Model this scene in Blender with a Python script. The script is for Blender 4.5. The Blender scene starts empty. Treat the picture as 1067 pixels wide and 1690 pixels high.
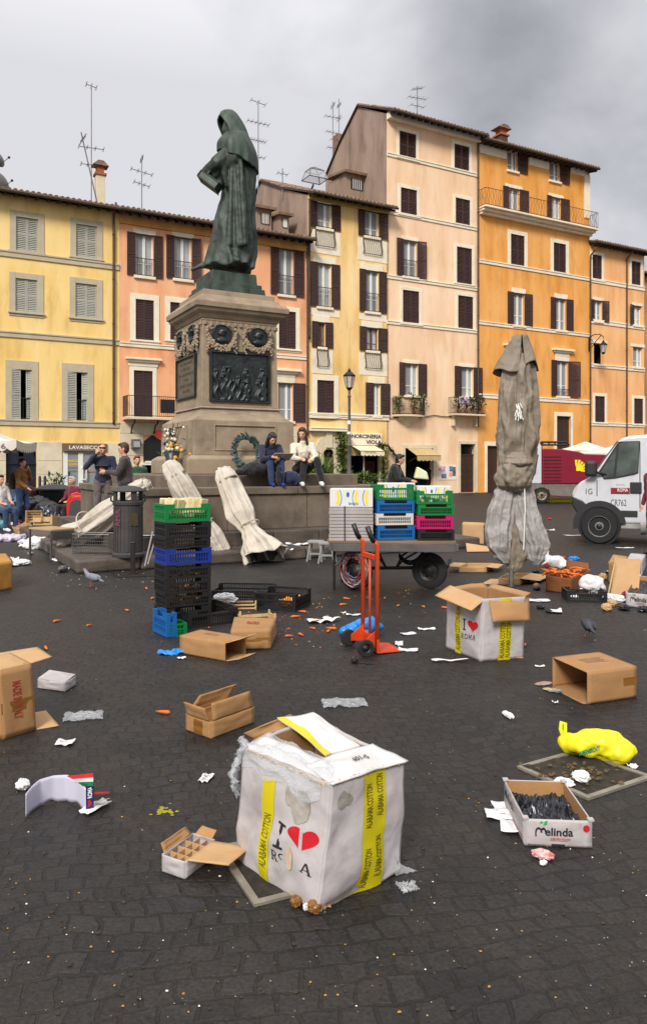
import bpy, bmesh, math, random
from mathutils import Vector, Matrix, noise
V = Vector
R = math.radians
rnd = random.Random(7)
scene = bpy.context.scene
col = scene.collection
# ---------------------------------------------------------------- camera
FP, HX, HY, CH = 1230.0, 533.5, 770.0, 1.6      # focal length, horizon of the photo in its own pixels; eye height
cam_d = bpy.data.cameras.new("camera"); cam = bpy.data.objects.new("camera", cam_d); col.objects.link(cam)
cam.location = (0, 0, CH); cam.rotation_euler = (R(90), 0, 0)
cam_d.sensor_fit = 'VERTICAL'; cam_d.sensor_height = 36; cam_d.sensor_width = 24
cam_d.lens = FP / 1690 * 36; cam_d.shift_y = (HY - 845) / 1690
cam_d.clip_start = .05; cam_d.clip_end = 2000
scene.camera = cam
# ---------------------------------------------------------------- sky and sun (overcast)
SUN_EL, SUN_AZ = 38, 198
w = bpy.data.worlds.new("World"); scene.world = w; w.use_nodes = True
nt = w.node_tree; nt.nodes.clear(); N = nt.nodes.new; Lk = nt.links.new
sky = N('ShaderNodeTexSky'); sky.sky_type = 'NISHITA'; sky.sun_disc = False
sky.sun_elevation = R(SUN_EL); sky.sun_rotation = R(SUN_AZ)
bg1 = N('ShaderNodeBackground'); bg1.inputs[1].default_value = .07; Lk(sky.outputs[0], bg1.inputs[0])
tc = N('ShaderNodeTexCoord'); sep = N('ShaderNodeSeparateXYZ'); Lk(tc.outputs['Generated'], sep.inputs[0])
# cloud layer projected onto a flat ceiling
mz = N('ShaderNodeMath'); mz.operation = 'ADD'; mz.inputs[1].default_value = .42; Lk(sep.outputs['Z'], mz.inputs[0])
mzz = N('ShaderNodeMath'); mzz.operation = 'MAXIMUM'; mzz.inputs[1].default_value = .12; Lk(mz.outputs[0], mzz.inputs[0])
dx = N('ShaderNodeMath'); dx.operation = 'DIVIDE'; Lk(sep.outputs['X'], dx.inputs[0]); Lk(mzz.outputs[0], dx.inputs[1])
dy = N('ShaderNodeMath'); dy.operation = 'DIVIDE'; Lk(sep.outputs['Y'], dy.inputs[0]); Lk(mzz.outputs[0], dy.inputs[1])
cb = N('ShaderNodeCombineXYZ'); Lk(dx.outputs[0], cb.inputs[0]); Lk(dy.outputs[0], cb.inputs[1]); cb.inputs[2].default_value = 3.4
n1 = N('ShaderNodeTexNoise'); n1.inputs['Scale'].default_value = 2.1; n1.inputs['Detail'].default_value = 7; n1.inputs['Roughness'].default_value = .52; n1.inputs['Distortion'].default_value = .1
Lk(cb.outputs[0], n1.inputs['Vector'])
n2 = N('ShaderNodeTexNoise'); n2.inputs['Scale'].default_value = 1.0; n2.inputs['Detail'].default_value = 2; Lk(cb.outputs[0], n2.inputs['Vector'])
ad = N('ShaderNodeMath'); ad.operation = 'ADD'; Lk(n1.outputs['Fac'], ad.inputs[0]); Lk(n2.outputs['Fac'], ad.inputs[1])
hf = N('ShaderNodeMath'); hf.operation = 'MULTIPLY'; hf.inputs[1].default_value = .5; Lk(ad.outputs[0], hf.inputs[0])
cr = N('ShaderNodeValToRGB'); e = cr.color_ramp.elements
e[0].position = .41; e[0].color = (.24, .24, .26, 1); e[1].position = .57; e[1].color = (.56, .556, .575, 1)
m_ = cr.color_ramp.elements.new(.5); m_.color = (.42, .42, .44, 1)
Lk(hf.outputs[0], cr.inputs[0])
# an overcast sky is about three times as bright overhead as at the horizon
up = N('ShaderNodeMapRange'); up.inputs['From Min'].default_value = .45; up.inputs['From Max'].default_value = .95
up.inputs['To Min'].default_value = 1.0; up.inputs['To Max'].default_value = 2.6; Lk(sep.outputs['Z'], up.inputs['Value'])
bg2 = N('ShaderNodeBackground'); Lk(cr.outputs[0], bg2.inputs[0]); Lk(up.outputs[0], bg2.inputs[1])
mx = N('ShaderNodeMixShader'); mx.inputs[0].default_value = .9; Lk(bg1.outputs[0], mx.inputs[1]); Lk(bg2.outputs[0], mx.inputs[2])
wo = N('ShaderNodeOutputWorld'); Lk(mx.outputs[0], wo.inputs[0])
sd = bpy.data.lights.new("sun", 'SUN'); sd.energy = 2.5; sd.angle = R(16); sd.color = (1, .965, .92)
so = bpy.data.objects.new("sun", sd); col.objects.link(so)
_a = R(SUN_AZ); sdir = V((math.sin(_a) * math.cos(R(SUN_EL)), math.cos(_a) * math.cos(R(SUN_EL)), math.sin(R(SUN_EL))))
so.rotation_euler = sdir.to_track_quat('Z', 'Y').to_euler(); so.location = (0, 0, 30)
scene.view_settings.view_transform = 'Standard'; scene.view_settings.look = 'None'
scene.view_settings.exposure = 0.5; scene.view_settings.gamma = 1
# ---------------------------------------------------------------- helpers
WS = bpy.data.scenes.new('workshop')          # meshes are fused here, one at a time; removed at the end
def ws_graph():
    with bpy.context.temp_override(scene=WS, view_layer=WS.view_layers[0]):
        dg = bpy.context.evaluated_depsgraph_get(); dg.update(); return dg
CAM = V((0, 0, CH))
def ray(px, py): return V(((px - HX) / FP, 1, (HY - py) / FP))
def G(px, py, z=0):
    t = (CH - z) * FP / (py - HY); return V(((px - HX) / FP * t, t, z))
def at(px, py, Z): return CAM + ray(px, py) * Z
def onplane(px, py, P0, n):
    r = ray(px, py); return CAM + r * ((P0 - CAM).dot(n) / r.dot(n))

def tag(o, label=None, cat=None, group=None, kind=None):
    if label: o['label'] = label
    if cat: o['category'] = cat
    if group: o['group'] = group
    if kind: o['kind'] = kind
    return o
def thing(name, label, cat, loc=(0, 0, 0), rz=0, group=None):
    o = bpy.data.objects.new(name, None); col.objects.link(o); o.empty_display_size = .2
    o.location = loc; o.rotation_euler = (0, 0, rz)
    return tag(o, label, cat, group)
def copy_tree(o, parent=None):
    c = o.copy(); col.objects.link(c); c.parent = parent
    for ch in list(o.children): copy_tree(ch, c)
    return c
def frame_of(d):
    d = d.normalized(); a = V((0, 0, 1)) if abs(d.z) < .9 else V((1, 0, 0))
    x = a.cross(d).normalized(); return x, d.cross(x).normalized()
class MB:
    def __init__(s): s.v = []; s.f = []; s.m = []; s.T = None; s.mi = 0
    def add(s, vs, fs):
        b = len(s.v)
        for p in vs: s.v.append(tuple(s.T @ V(p)) if s.T is not None else tuple(p))
        for f in fs: s.f.append([b + i for i in f]); s.m.append(s.mi)
        return s
    def bx(s, x0, x1, y0, y1, z0, z1):
        return s.add([(x0, y0, z0), (x1, y0, z0), (x1, y1, z0), (x0, y1, z0), (x0, y0, z1), (x1, y0, z1), (x1, y1, z1), (x0, y1, z1)],
                     [(0, 3, 2, 1), (4, 5, 6, 7), (0, 1, 5, 4), (1, 2, 6, 5), (2, 3, 7, 6), (3, 0, 4, 7)])
    def frus(s, w0, w1, z0, z1, cx=0, cy=0):
        a = [(cx - w0, cy - w0, z0), (cx + w0, cy - w0, z0), (cx + w0, cy + w0, z0), (cx - w0, cy + w0, z0)]
        b = [(cx - w1, cy - w1, z1), (cx + w1, cy - w1, z1), (cx + w1, cy + w1, z1), (cx - w1, cy + w1, z1)]
        return s.add(a + b, [(0, 3, 2, 1), (4, 5, 6, 7), (0, 1, 5, 4), (1, 2, 6, 5), (2, 3, 7, 6), (3, 0, 4, 7)])
    def tube(s, pts, r, n=8, cap=True):
        pts = [V(p) for p in pts]; k = len(pts)
        rs = r if isinstance(r, (list, tuple)) else [r] * k
        vs = []; x = None
        for i, p in enumerate(pts):
            d = (pts[min(i + 1, k - 1)] - pts[max(i - 1, 0)])
            if d.length < 1e-9: d = V((0, 0, 1))
            d.normalize()
            if x is None: x, y = frame_of(d)
            else:
                x = (x - d * x.dot(d)); x = x.normalized() if x.length > 1e-6 else frame_of(d)[0]; y = d.cross(x)
            for j in range(n):
                a = 2 * math.pi * j / n; vs.append(p + (x * math.cos(a) + y * math.sin(a)) * rs[i])
        fs = [(i * n + j, i * n + (j + 1) % n, (i + 1) * n + (j + 1) % n, (i + 1) * n + j) for i in range(k - 1) for j in range(n)]
        if cap: fs += [tuple(range(n))[::-1], tuple((k - 1) * n + j for j in range(n))]
        return s.add(vs, fs)
    def lathe(s, prof, n=24, c=(0, 0, 0), sx=1, sy=1):
        vs = [(c[0] + r * sx * math.cos(2 * math.pi * j / n), c[1] + r * sy * math.sin(2 * math.pi * j / n), c[2] + z) for r, z in prof for j in range(n)]
        k = len(prof)
        fs = [(i * n + j, i * n + (j + 1) % n, (i + 1) * n + (j + 1) % n, (i + 1) * n + j) for i in range(k - 1) for j in range(n)]
        fs += [tuple(range(n))[::-1], tuple((k - 1) * n + j for j in range(n))]
        return s.add(vs, fs)
    def ball(s, c, r, nu=14, nv=8, rot=None):
        r = (r, r, r) if not isinstance(r, (list, tuple)) else r; c = V(c); vs = []
        for i in range(1, nv):
            t = math.pi * i / nv
            for j in range(nu):
                a = 2 * math.pi * j / nu
                p = V((r[0] * math.sin(t) * math.cos(a), r[1] * math.sin(t) * math.sin(a), r[2] * math.cos(t)))
                if rot is not None: p = rot @ p
                vs.append(c + p)
        tp = V((0, 0, r[2])); bt = V((0, 0, -r[2]))
        if rot is not None: tp = rot @ tp; bt = rot @ bt
        vs += [c + tp, c + bt]; q = (nv - 2) * nu
        fs = [(i * nu + j, (i + 1) * nu + j, (i + 1) * nu + (j + 1) % nu, i * nu + (j + 1) % nu) for i in range(nv - 2) for j in range(nu)]
        fs += [(len(vs) - 2, j, (j + 1) % nu) for j in range(nu)] + [(len(vs) - 1, q + (j + 1) % nu, q + j) for j in range(nu)]
        return s.add(vs, fs)
    def cap(s, p, q, r1, r2, n=10):
        p = V(p); q = V(q); s.ball(p, r1, n, 6); s.ball(q, r2, n, 6); return s.tube([p, q], [r1, r2], n)
    def prism(s, poly, y0, y1):                 # poly in XZ, extruded along Y
        n = len(poly)
        vs = [(x, y0, z) for x, z in poly] + [(x, y1, z) for x, z in poly]
        a = sum(poly[i][0] * poly[(i + 1) % n][1] - poly[(i + 1) % n][0] * poly[i][1] for i in range(n))
        f1 = tuple(range(n)); f2 = tuple(range(n, 2 * n))[::-1]
        sd = [(i, i + n, (i + 1) % n + n, (i + 1) % n) for i in range(n)]
        if a < 0: f1 = f1[::-1]; f2 = f2[::-1]; sd = [q[::-1] for q in sd]
        return s.add(vs, [f1, f2] + sd)
    def slab(s, p, th):                         # planar polygon with thickness
        p = [V(q) for q in p]; n = (p[1] - p[0]).cross(p[2] - p[0]).normalized() * th; k = len(p)
        return s.add(p + [q - n for q in p], [tuple(range(k)), tuple(range(k, 2 * k))[::-1]] + [(i, i + k, (i + 1) % k + k, (i + 1) % k) for i in range(k)])
    def grid(s, fn, nu, nv, closed=False):
        vs = [fn(i / (nu if closed else nu - 1), j / (nv - 1)) for j in range(nv) for i in range(nu)]
        m = nu if closed else nu - 1
        return s.add(vs, [(j * nu + i, j * nu + (i + 1) % nu, (j + 1) * nu + (i + 1) % nu, (j + 1) * nu + i) for j in range(nv - 1) for i in range(m)])
    def build(s, name, mat, parent=None, smooth=False, bevel=0, solid=0, sub=0, auto=None):
        me = bpy.data.meshes.new(name); me.from_pydata(s.v, [], s.f)
        for m in (mat if isinstance(mat, (list, tuple)) else [mat]): me.materials.append(m)
        if any(s.m): me.polygons.foreach_set('material_index', s.m)
        if smooth: me.polygons.foreach_set('use_smooth', [True] * len(me.polygons))
        me.validate(); me.update()
        if auto is not None: me.set_sharp_from_angle(angle=R(auto))
        o = bpy.data.objects.new(name, me); col.objects.link(o)
        if parent is not None: o.parent = parent
        if solid: m = o.modifiers.new('s', 'SOLIDIFY'); m.thickness = solid; m.offset = 0
        if bevel: m = o.modifiers.new('b', 'BEVEL'); m.width = bevel; m.segments = 2; m.limit_method = 'ANGLE'; m.angle_limit = R(40)
        if sub: m = o.modifiers.new('u', 'SUBSURF'); m.levels = sub; m.render_levels = sub
        return o
    def fused(s, name, mat, parent=None, voxel=.014, disp=0, dscale=8, smooth_it=2, shape=None):
        """one continuous surface grown from overlapping solids"""
        o = s.build(name, mat); m = o.modifiers.new('r', 'REMESH'); m.mode = 'VOXEL'; m.voxel_size = voxel; m.use_smooth_shade = True
        m2 = o.modifiers.new('s', 'SMOOTH'); m2.iterations = smooth_it; m2.factor = .5
        col.objects.unlink(o); WS.collection.objects.link(o); dg = ws_graph()
        me = bpy.data.meshes.new_from_object(o.evaluated_get(dg)); WS.collection.objects.unlink(o); col.objects.link(o); old = o.data; o.modifiers.clear(); o.data = me; bpy.data.meshes.remove(old)
        me.name = name
        if disp or shape:
            ns = [v.normal.copy() for v in me.vertices] if disp else None; out = []
            for i, v in enumerate(me.vertices):
                c = v.co.copy()
                if shape: c = shape(c)
                if disp: q = c * dscale; c = c + ns[i] * (noise.noise(q) * disp + noise.noise(q * 2.3) * disp * .5)
                out.extend(c)
            me.vertices.foreach_set('co', out)
        me.polygons.foreach_set('use_smooth', [True] * len(me.polygons)); me.update()
        if parent is not None: o.parent = parent
        return o

# ---------------------------------------------------------------- materials
MATS = {}
def mat(name, c, rough=.7, var=.2, scale=6, bump=0, bscale=40, metal=0, stretch=(1, 1, 1), c2=None, spec=.5, grime=0, gcol=(.12, .1, .08), gscale=2.2, sheen=0, rand=0, trans=0, crease=0, cd=.02):
    if name in MATS: return MATS[name]
    m = bpy.data.materials.new(name); m.use_nodes = True; t = m.node_tree; b = t.nodes['Principled BSDF']; L = t.links.new; n = t.nodes.new
    tc = n('ShaderNodeTexCoord'); mp = n('ShaderNodeMapping'); mp.inputs['Scale'].default_value = stretch; L(tc.outputs['Object'], mp.inputs[0])
    nz = n('ShaderNodeTexNoise'); nz.inputs['Scale'].default_value = scale; nz.inputs['Detail'].default_value = 6; nz.inputs['Roughness'].default_value = .6; L(mp.outputs[0], nz.inputs['Vector'])
    rp = n('ShaderNodeMapRange'); rp.inputs['From Min'].default_value = .3; rp.inputs['From Max'].default_value = .7; L(nz.outputs['Fac'], rp.inputs['Value'])
    mixc = n('ShaderNodeMix'); mixc.data_type = 'RGBA'
    cc2 = c2 or tuple(min(1, x * (1 + var)) for x in c); cc1 = c if c2 else tuple(x * (1 - var) for x in c)
    mixc.inputs[6].default_value = (*cc1, 1); mixc.inputs[7].default_value = (*cc2, 1); L(rp.outputs[0], mixc.inputs[0])
    out = mixc.outputs[2]
    if grime:
        g = n('ShaderNodeTexNoise'); g.inputs['Scale'].default_value = gscale; g.inputs['Detail'].default_value = 8; g.inputs['Roughness'].default_value = .65; L(mp.outputs[0], g.inputs['Vector'])
        r2 = n('ShaderNodeMapRange'); r2.inputs['From Min'].default_value = .5; r2.inputs['From Max'].default_value = .75; r2.inputs['To Max'].default_value = grime; L(g.outputs['Fac'], r2.inputs['Value'])
        mg = n('ShaderNodeMix'); mg.data_type = 'RGBA'; L(r2.outputs[0], mg.inputs[0]); L(out, mg.inputs[6]); mg.inputs[7].default_value = (*gcol, 1); out = mg.outputs[2]
    if rand:
        oi = n('ShaderNodeObjectInfo'); hs = n('ShaderNodeHueSaturation'); r3 = n('ShaderNodeMapRange'); r3.inputs['To Min'].default_value = 1 - rand; r3.inputs['To Max'].default_value = 1 + rand
        L(oi.outputs['Random'], r3.inputs['Value']); L(r3.outputs[0], hs.inputs['Value']); L(out, hs.inputs['Color']); out = hs.outputs[0]
    L(out, b.inputs['Base Color'])
    b.inputs['Roughness'].default_value = rough; b.inputs['Metallic'].default_value = metal; b.inputs['Specular IOR Level'].default_value = spec
    if sheen: b.inputs['Sheen Weight'].default_value = sheen
    if trans: b.inputs['Transmission Weight'].default_value = trans
    if crease:
        ns = n('ShaderNodeTexNoise'); ns.inputs['Scale'].default_value = crease * .7; L(tc.outputs['Object'], ns.inputs['Vector']); vm = n('ShaderNodeVectorMath'); vm.operation = 'MULTIPLY_ADD'; L(ns.outputs['Color'], vm.inputs[0]); vm.inputs[1].default_value = (.5 / crease * 2,) * 3; L(tc.outputs['Object'], vm.inputs[2])
        hs_ = []
        for sc_ in (crease, crease * 2.3):
            vo = n('ShaderNodeTexVoronoi'); vo.inputs['Scale'].default_value = sc_; L(vm.outputs[0], vo.inputs['Vector']); hs_.append(vo)
        m1 = n('ShaderNodeMath'); m1.operation = 'MULTIPLY_ADD'; L(hs_[1].outputs['Distance'], m1.inputs[0]); m1.inputs[1].default_value = .4; L(hs_[0].outputs['Distance'], m1.inputs[2])
        bc_ = n('ShaderNodeBump'); bc_.inputs['Strength'].default_value = .9; bc_.inputs['Distance'].default_value = cd; L(m1.outputs[0], bc_.inputs['Height']); L(bc_.outputs[0], b.inputs['Normal'])
    if bump:
        nb = n('ShaderNodeTexNoise'); nb.inputs['Scale'].default_value = bscale; nb.inputs['Detail'].default_value = 5; L(mp.outputs[0], nb.inputs['Vector'])
        bp = n('ShaderNodeBump'); bp.inputs['Strength'].default_value = min(1, bump); bp.inputs['Distance'].default_value = .01; L(nb.outputs['Fac'], bp.inputs['Height']); L(bp.outputs[0], b.inputs['Normal'])
        if crease: L(bc_.outputs[0], bp.inputs['Normal'])
    MATS[name] = m; return m
def clear_mat(name, tint, a, rough=.05):
    m = bpy.data.materials.new(name); m.use_nodes = True; t = m.node_tree; t.nodes.clear(); n = t.nodes.new; L = t.links.new
    tr = n('ShaderNodeBsdfTransparent'); tr.inputs[0].default_value = (*tint, 1); gl = n('ShaderNodeBsdfPrincipled'); gl.inputs['Base Color'].default_value = (*tint, 1); gl.inputs['Roughness'].default_value = rough
    nz = n('ShaderNodeTexNoise'); nz.inputs['Scale'].default_value = 60; rp = n('ShaderNodeMapRange'); rp.inputs['From Min'].default_value = .35; rp.inputs['From Max'].default_value = .65
    rp.inputs['To Min'].default_value = a * .6; rp.inputs['To Max'].default_value = min(1, a * 1.4); L(nz.outputs['Fac'], rp.inputs['Value'])
    ms = n('ShaderNodeMixShader'); L(rp.outputs[0], ms.inputs[0]); L(tr.outputs[0], ms.inputs[1]); L(gl.outputs[0], ms.inputs[2])
    o = n('ShaderNodeOutputMaterial'); L(ms.outputs[0], o.inputs[0]); MATS[name] = m; return m
def lin(r, g, b): return tuple((x / 255 / 12.92 if x <= 10 else ((x / 255 + .055) / 1.055) ** 2.4) for x in (r, g, b))

# ---------------------------------------------------------------- lettering
def text_on(parent, txt, mt, o, u, v, w_, h_, lift=.003, name='lettering', bold=0, sp=1.0, font_space=1):
    cu = bpy.data.curves.new(name, 'FONT'); cu.body = txt; cu.offset = bold; cu.space_character = sp; cu.resolution_u = 3
    ob = bpy.data.objects.new(name, cu); WS.collection.objects.link(ob)
    dg = ws_graph()
    me = bpy.data.meshes.new_from_object(ob.evaluated_get(dg)); bpy.data.objects.remove(ob); bpy.data.curves.remove(cu)
    xs = [p.co.x for p in me.vertices]; ys = [p.co.y for p in me.vertices]
    x0, x1, y0, y1 = min(xs), max(xs), min(ys), max(ys); o = V(o); u = V(u).normalized(); v = V(v).normalized(); nn = u.cross(v)
    for p in me.vertices:
        p.co = o + u * ((p.co.x - x0) / (x1 - x0) * w_) + v * ((p.co.y - y0) / (y1 - y0) * h_) + nn * lift
    me.materials.clear(); me.materials.append(mt); me.name = name
    ob = bpy.data.objects.new(name, me); col.objects.link(ob); ob.parent = parent
    return ob
def shape_on(parent, polys, mt, o, u, v, lift=.003, name='emblem'):
    """flat printed shapes: polygons in (u, v) metres"""
    mb = MB(); o = V(o); u = V(u).normalized(); v = V(v).normalized(); nn = u.cross(v)
    for pl in polys: mb.add([o + u * a + v * b + nn * lift for a, b in pl], [tuple(range(len(pl)))])
    return mb.build(name, mt, parent)
# ================================================================ MATERIALS OF THE SETTING
def cobble_mat():
    m = bpy.data.materials.new('cobbles'); m.use_nodes = True; t = m.node_tree; b = t.nodes['Principled BSDF']; L = t.links.new; n = t.nodes.new
    tc = n('ShaderNodeTexCoord'); mp = n('ShaderNodeMapping'); mp.inputs['Rotation'].default_value = (0, 0, R(-13)); L(tc.outputs['Object'], mp.inputs[0])
    nz = n('ShaderNodeTexNoise'); nz.inputs['Scale'].default_value = .8; nz.inputs['Detail'].default_value = 3; L(mp.outputs[0], nz.inputs['Vector'])
    nz2 = n('ShaderNodeTexNoise'); nz2.inputs['Scale'].default_value = 11; nz2.inputs['Detail'].default_value = 3; L(mp.outputs[0], nz2.inputs['Vector'])
    def vm(op, a, bv):
        q = n('ShaderNodeVectorMath'); q.operation = op; L(a, q.inputs[0])
        if isinstance(bv, tuple): q.inputs[1].default_value = bv
        else: L(bv, q.inputs[1])
        return q.outputs[0]
    d1 = vm('MULTIPLY', vm('SUBTRACT', nz.outputs['Color'], (.5, .5, .5)), (.5, .5, 0))
    d2 = vm('MULTIPLY', vm('SUBTRACT', nz2.outputs['Color'], (.5, .5, .5)), (.04, .04, 0))
    p = vm('ADD', vm('ADD', mp.outputs[0], d1), d2)
    br = n('ShaderNodeTexBrick'); L(p, br.inputs['Vector']); br.inputs['Scale'].default_value = 1
    br.inputs['Brick Width'].default_value = .104; br.inputs['Row Height'].default_value = .09; br.inputs['Mortar Size'].default_value = .0075; br.inputs['Mortar Smooth'].default_value = .35
    br.inputs['Color1'].default_value = (.0112, .0100, .0095, 1); br.inputs['Color2'].default_value = (.0218, .0192, .0175, 1); br.inputs['Mortar'].default_value = (.0095, .0076, .0062, 1)
    br.offset = .5
    # dirt, dust and worn patches
    g = n('ShaderNodeTexNoise'); g.inputs['Scale'].default_value = 1.7; g.inputs['Detail'].default_value = 9; g.inputs['Roughness'].default_value = .68; L(tc.outputs['Object'], g.inputs['Vector'])
    gr = n('ShaderNodeMapRange'); gr.inputs['From Min'].default_value = .42; gr.inputs['From Max'].default_value = .72; gr.inputs['To Max'].default_value = .7; L(g.outputs['Fac'], gr.inputs['Value'])
    mx = n('ShaderNodeMix'); mx.data_type = 'RGBA'; L(gr.outputs[0], mx.inputs[0]); L(br.outputs['Color'], mx.inputs[6]); mx.inputs[7].default_value = (.036, .0275, .020, 1)
    sp = n('ShaderNodeTexNoise'); sp.inputs['Scale'].default_value = 70; sp.inputs['Detail'].default_value = 4; L(tc.outputs['Object'], sp.inputs['Vector'])
    sr = n('ShaderNodeMapRange'); sr.inputs['From Min'].default_value = .3; sr.inputs['From Max'].default_value = .75; sr.inputs['To Min'].default_value = .55; sr.inputs['To Max'].default_value = 1.55; L(sp.outputs['Fac'], sr.inputs['Value'])
    hs = n('ShaderNodeHueSaturation'); L(sr.outputs[0], hs.inputs['Value']); L(mx.outputs[2], hs.inputs['Color']); L(hs.outputs[0], b.inputs['Base Color'])
    rr = n('ShaderNodeMapRange'); rr.inputs['To Min'].default_value = .38; rr.inputs['To Max'].default_value = .75; L(g.outputs['Fac'], rr.inputs['Value']); L(rr.outputs[0], b.inputs['Roughness'])
    b.inputs['Specular IOR Level'].default_value = .36
    # joints sink, stones are uneven
    inv = n('ShaderNodeMath'); inv.operation = 'MULTIPLY_ADD'; inv.inputs[1].default_value = -1; inv.inputs[2].default_value = 1; L(br.outputs['Fac'], inv.inputs[0])
    bp = n('ShaderNodeBump'); bp.inputs['Strength'].default_value = .6; bp.inputs['Distance'].default_value = .013; L(inv.outputs[0], bp.inputs['Height'])
    bn = n('ShaderNodeTexNoise'); bn.inputs['Scale'].default_value = 13; bn.inputs['Detail'].default_value = 6; L(tc.outputs['Object'], bn.inputs['Vector'])
    b2 = n('ShaderNodeBump'); b2.inputs['Strength'].default_value = .6; b2.inputs['Distance'].default_value = .03; L(bn.outputs['Fac'], b2.inputs['Height']); L(bp.outputs[0], b2.inputs['Normal']); L(b2.outputs[0], b.inputs['Normal'])
    return m
M_COB = cobble_mat()
def wallm(name, c, c2=None, g=.35, gc=None):
    return mat(name, c, rough=.9, c2=c2, scale=.8, bump=.35, bscale=18, stretch=(1, 1, .28), grime=min(.85, g * 1.5), gcol=gc or tuple(x * .58 for x in c), gscale=1.4, spec=.15)
W_YEL = wallm('plaster_yellow', lin(234, 192, 108), lin(246, 216, 150), .45)
W_PEA = wallm('plaster_peach', lin(228, 156, 108), lin(242, 190, 148), .4)
W_NAR = wallm('plaster_pale_yellow', lin(232, 186, 108), lin(244, 216, 162), .5)
W_PNK = wallm('plaster_pink_beige', lin(228, 186, 144), lin(246, 216, 182), .4, lin(216, 162, 118))
W_ORA = wallm('plaster_orange', lin(220, 146, 62), lin(236, 176, 106), .45)
W_LOR = wallm('plaster_light_orange', lin(228, 162, 100), lin(244, 192, 138), .3)
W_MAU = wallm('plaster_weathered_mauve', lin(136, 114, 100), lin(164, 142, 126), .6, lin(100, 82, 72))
M_TRAV = mat('travertine', lin(214, 200, 170), rough=.85, var=.1, scale=1.5, bump=.3, bscale=25, grime=.5, gcol=lin(160, 140, 110), gscale=1.3)
M_TRIM = mat('cream_trim', lin(234, 220, 194), rough=.85, var=.06, scale=2, bump=.2, bscale=30, grime=.45, gcol=lin(190, 168, 134), gscale=1.2)
M_GTRIM = mat('grey_beige_trim', lin(186, 172, 144), rough=.85, var=.08, scale=2, bump=.2, bscale=30, grime=.3, gcol=lin(150, 136, 112))
M_SHUT = mat('dark_brown_shutter', lin(62, 38, 34), rough=.55, var=.2, scale=3, bump=.15, bscale=60, rand=.12)
M_SHUG = mat('weathered_grey_shutter', lin(168, 166, 152), rough=.7, var=.12, scale=4, bump=.2, bscale=50, grime=.5, gcol=lin(120, 108, 90))
M_WHITE = mat('white_paint', lin(226, 224, 214), rough=.45, var=.05, scale=4)
M_CURT = mat('curtain', lin(214, 214, 210), rough=.9, var=.12, scale=3, stretch=(14, 1, .3))
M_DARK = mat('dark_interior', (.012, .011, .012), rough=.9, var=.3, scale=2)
M_TILE = mat('roof_tile', lin(104, 80, 62), rough=.9, c2=lin(150, 124, 98), scale=5, bump=.4, bscale=20, grime=.7, gcol=lin(58, 50, 42), gscale=3)
M_EAVE = mat('eave_timber', lin(66, 50, 38), rough=.9, var=.3, scale=6)
M_IRON = mat('black_iron', lin(38, 34, 32), rough=.5, var=.3, scale=9, metal=.3)
M_RUST = mat('rusty_iron', lin(86, 52, 34), rough=.75, var=.35, scale=20)
M_PIPE = mat('downpipe_metal', lin(84, 66, 50), rough=.5, var=.25, scale=3, metal=.3)
M_ANT = mat('antenna_metal', lin(110, 106, 104), rough=.45, var=.1, metal=.6)
M_AWN = mat('cream_awning', lin(226, 214, 180), rough=.85, var=.08, scale=2, bump=.2, bscale=20, grime=.35, gcol=lin(178, 156, 118))
M_DOOR = mat('dark_wood_door', lin(58, 36, 26), rough=.6, var=.3, scale=4, stretch=(4, 1, .5), bump=.2)
M_LEAF = mat('leaf_green', lin(62, 92, 36), rough=.6, c2=lin(112, 136, 50), scale=14, rand=.15)
M_LEAFD = mat('leaf_dark_green', lin(32, 52, 28), rough=.55, c2=lin(58, 84, 40), scale=14)
M_TERR = mat('terracotta', lin(160, 86, 56), rough=.85, var=.15)
M_STEP = mat('granite_steps', lin(66, 58, 50), rough=.8, c2=lin(96, 84, 74), scale=3, bump=.6, bscale=30, grime=.8, gcol=lin(38, 34, 30), gscale=1.8)
M_STONE = mat('granite_pedestal', lin(140, 122, 100), rough=.85, c2=lin(162, 144, 120), scale=3, bump=.4, bscale=60, grime=.75, gcol=lin(92, 80, 66), gscale=1.6)
M_STONED = mat('granite_platform', lin(92, 80, 68), rough=.85, c2=lin(122, 108, 92), scale=2.2, bump=.5, bscale=45, grime=.85, gcol=lin(62, 54, 46), gscale=1.2)
M_BRONZE = mat('green_bronze', lin(34, 37, 34), rough=.62, c2=lin(78, 90, 78), scale=2.6, metal=.35, bump=.5, bscale=14, grime=.9, gcol=lin(18, 18, 17), gscale=3.2, stretch=(1.4, 1.4, .6), spec=.6)
M_BRONG = mat('verdigris_bronze', lin(34, 42, 36), rough=.6, c2=lin(72, 88, 74), scale=4, metal=.2, bump=.4, bscale=14, grime=.7, gcol=lin(34, 36, 30), gscale=3, stretch=(1.4, 1.4, .5))
M_BROND = mat('dark_bronze_relief', lin(34, 38, 38), rough=.42, c2=lin(58, 66, 64), scale=5, metal=.5, spec=.6)
M_GLASS = clear_mat('window_glass', (.8, .82, .84), .3)
for _n in M_GLASS.node_tree.nodes:
    if _n.type == 'MAP_RANGE': _n.inputs['To Min'].default_value = .3; _n.inputs['To Max'].default_value = .36
M_BLACK = mat('black_plastic', lin(24, 23, 24), rough=.45, var=.3, scale=8)

# ================================================================ GROUND
mb = MB(); mb.add([(-220, -40, 0), (220, -40, 0), (220, 300, 0), (-220, 300, 0)], [(0, 1, 2, 3)])
tag(mb.build('ground', M_COB), kind='structure')

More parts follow.
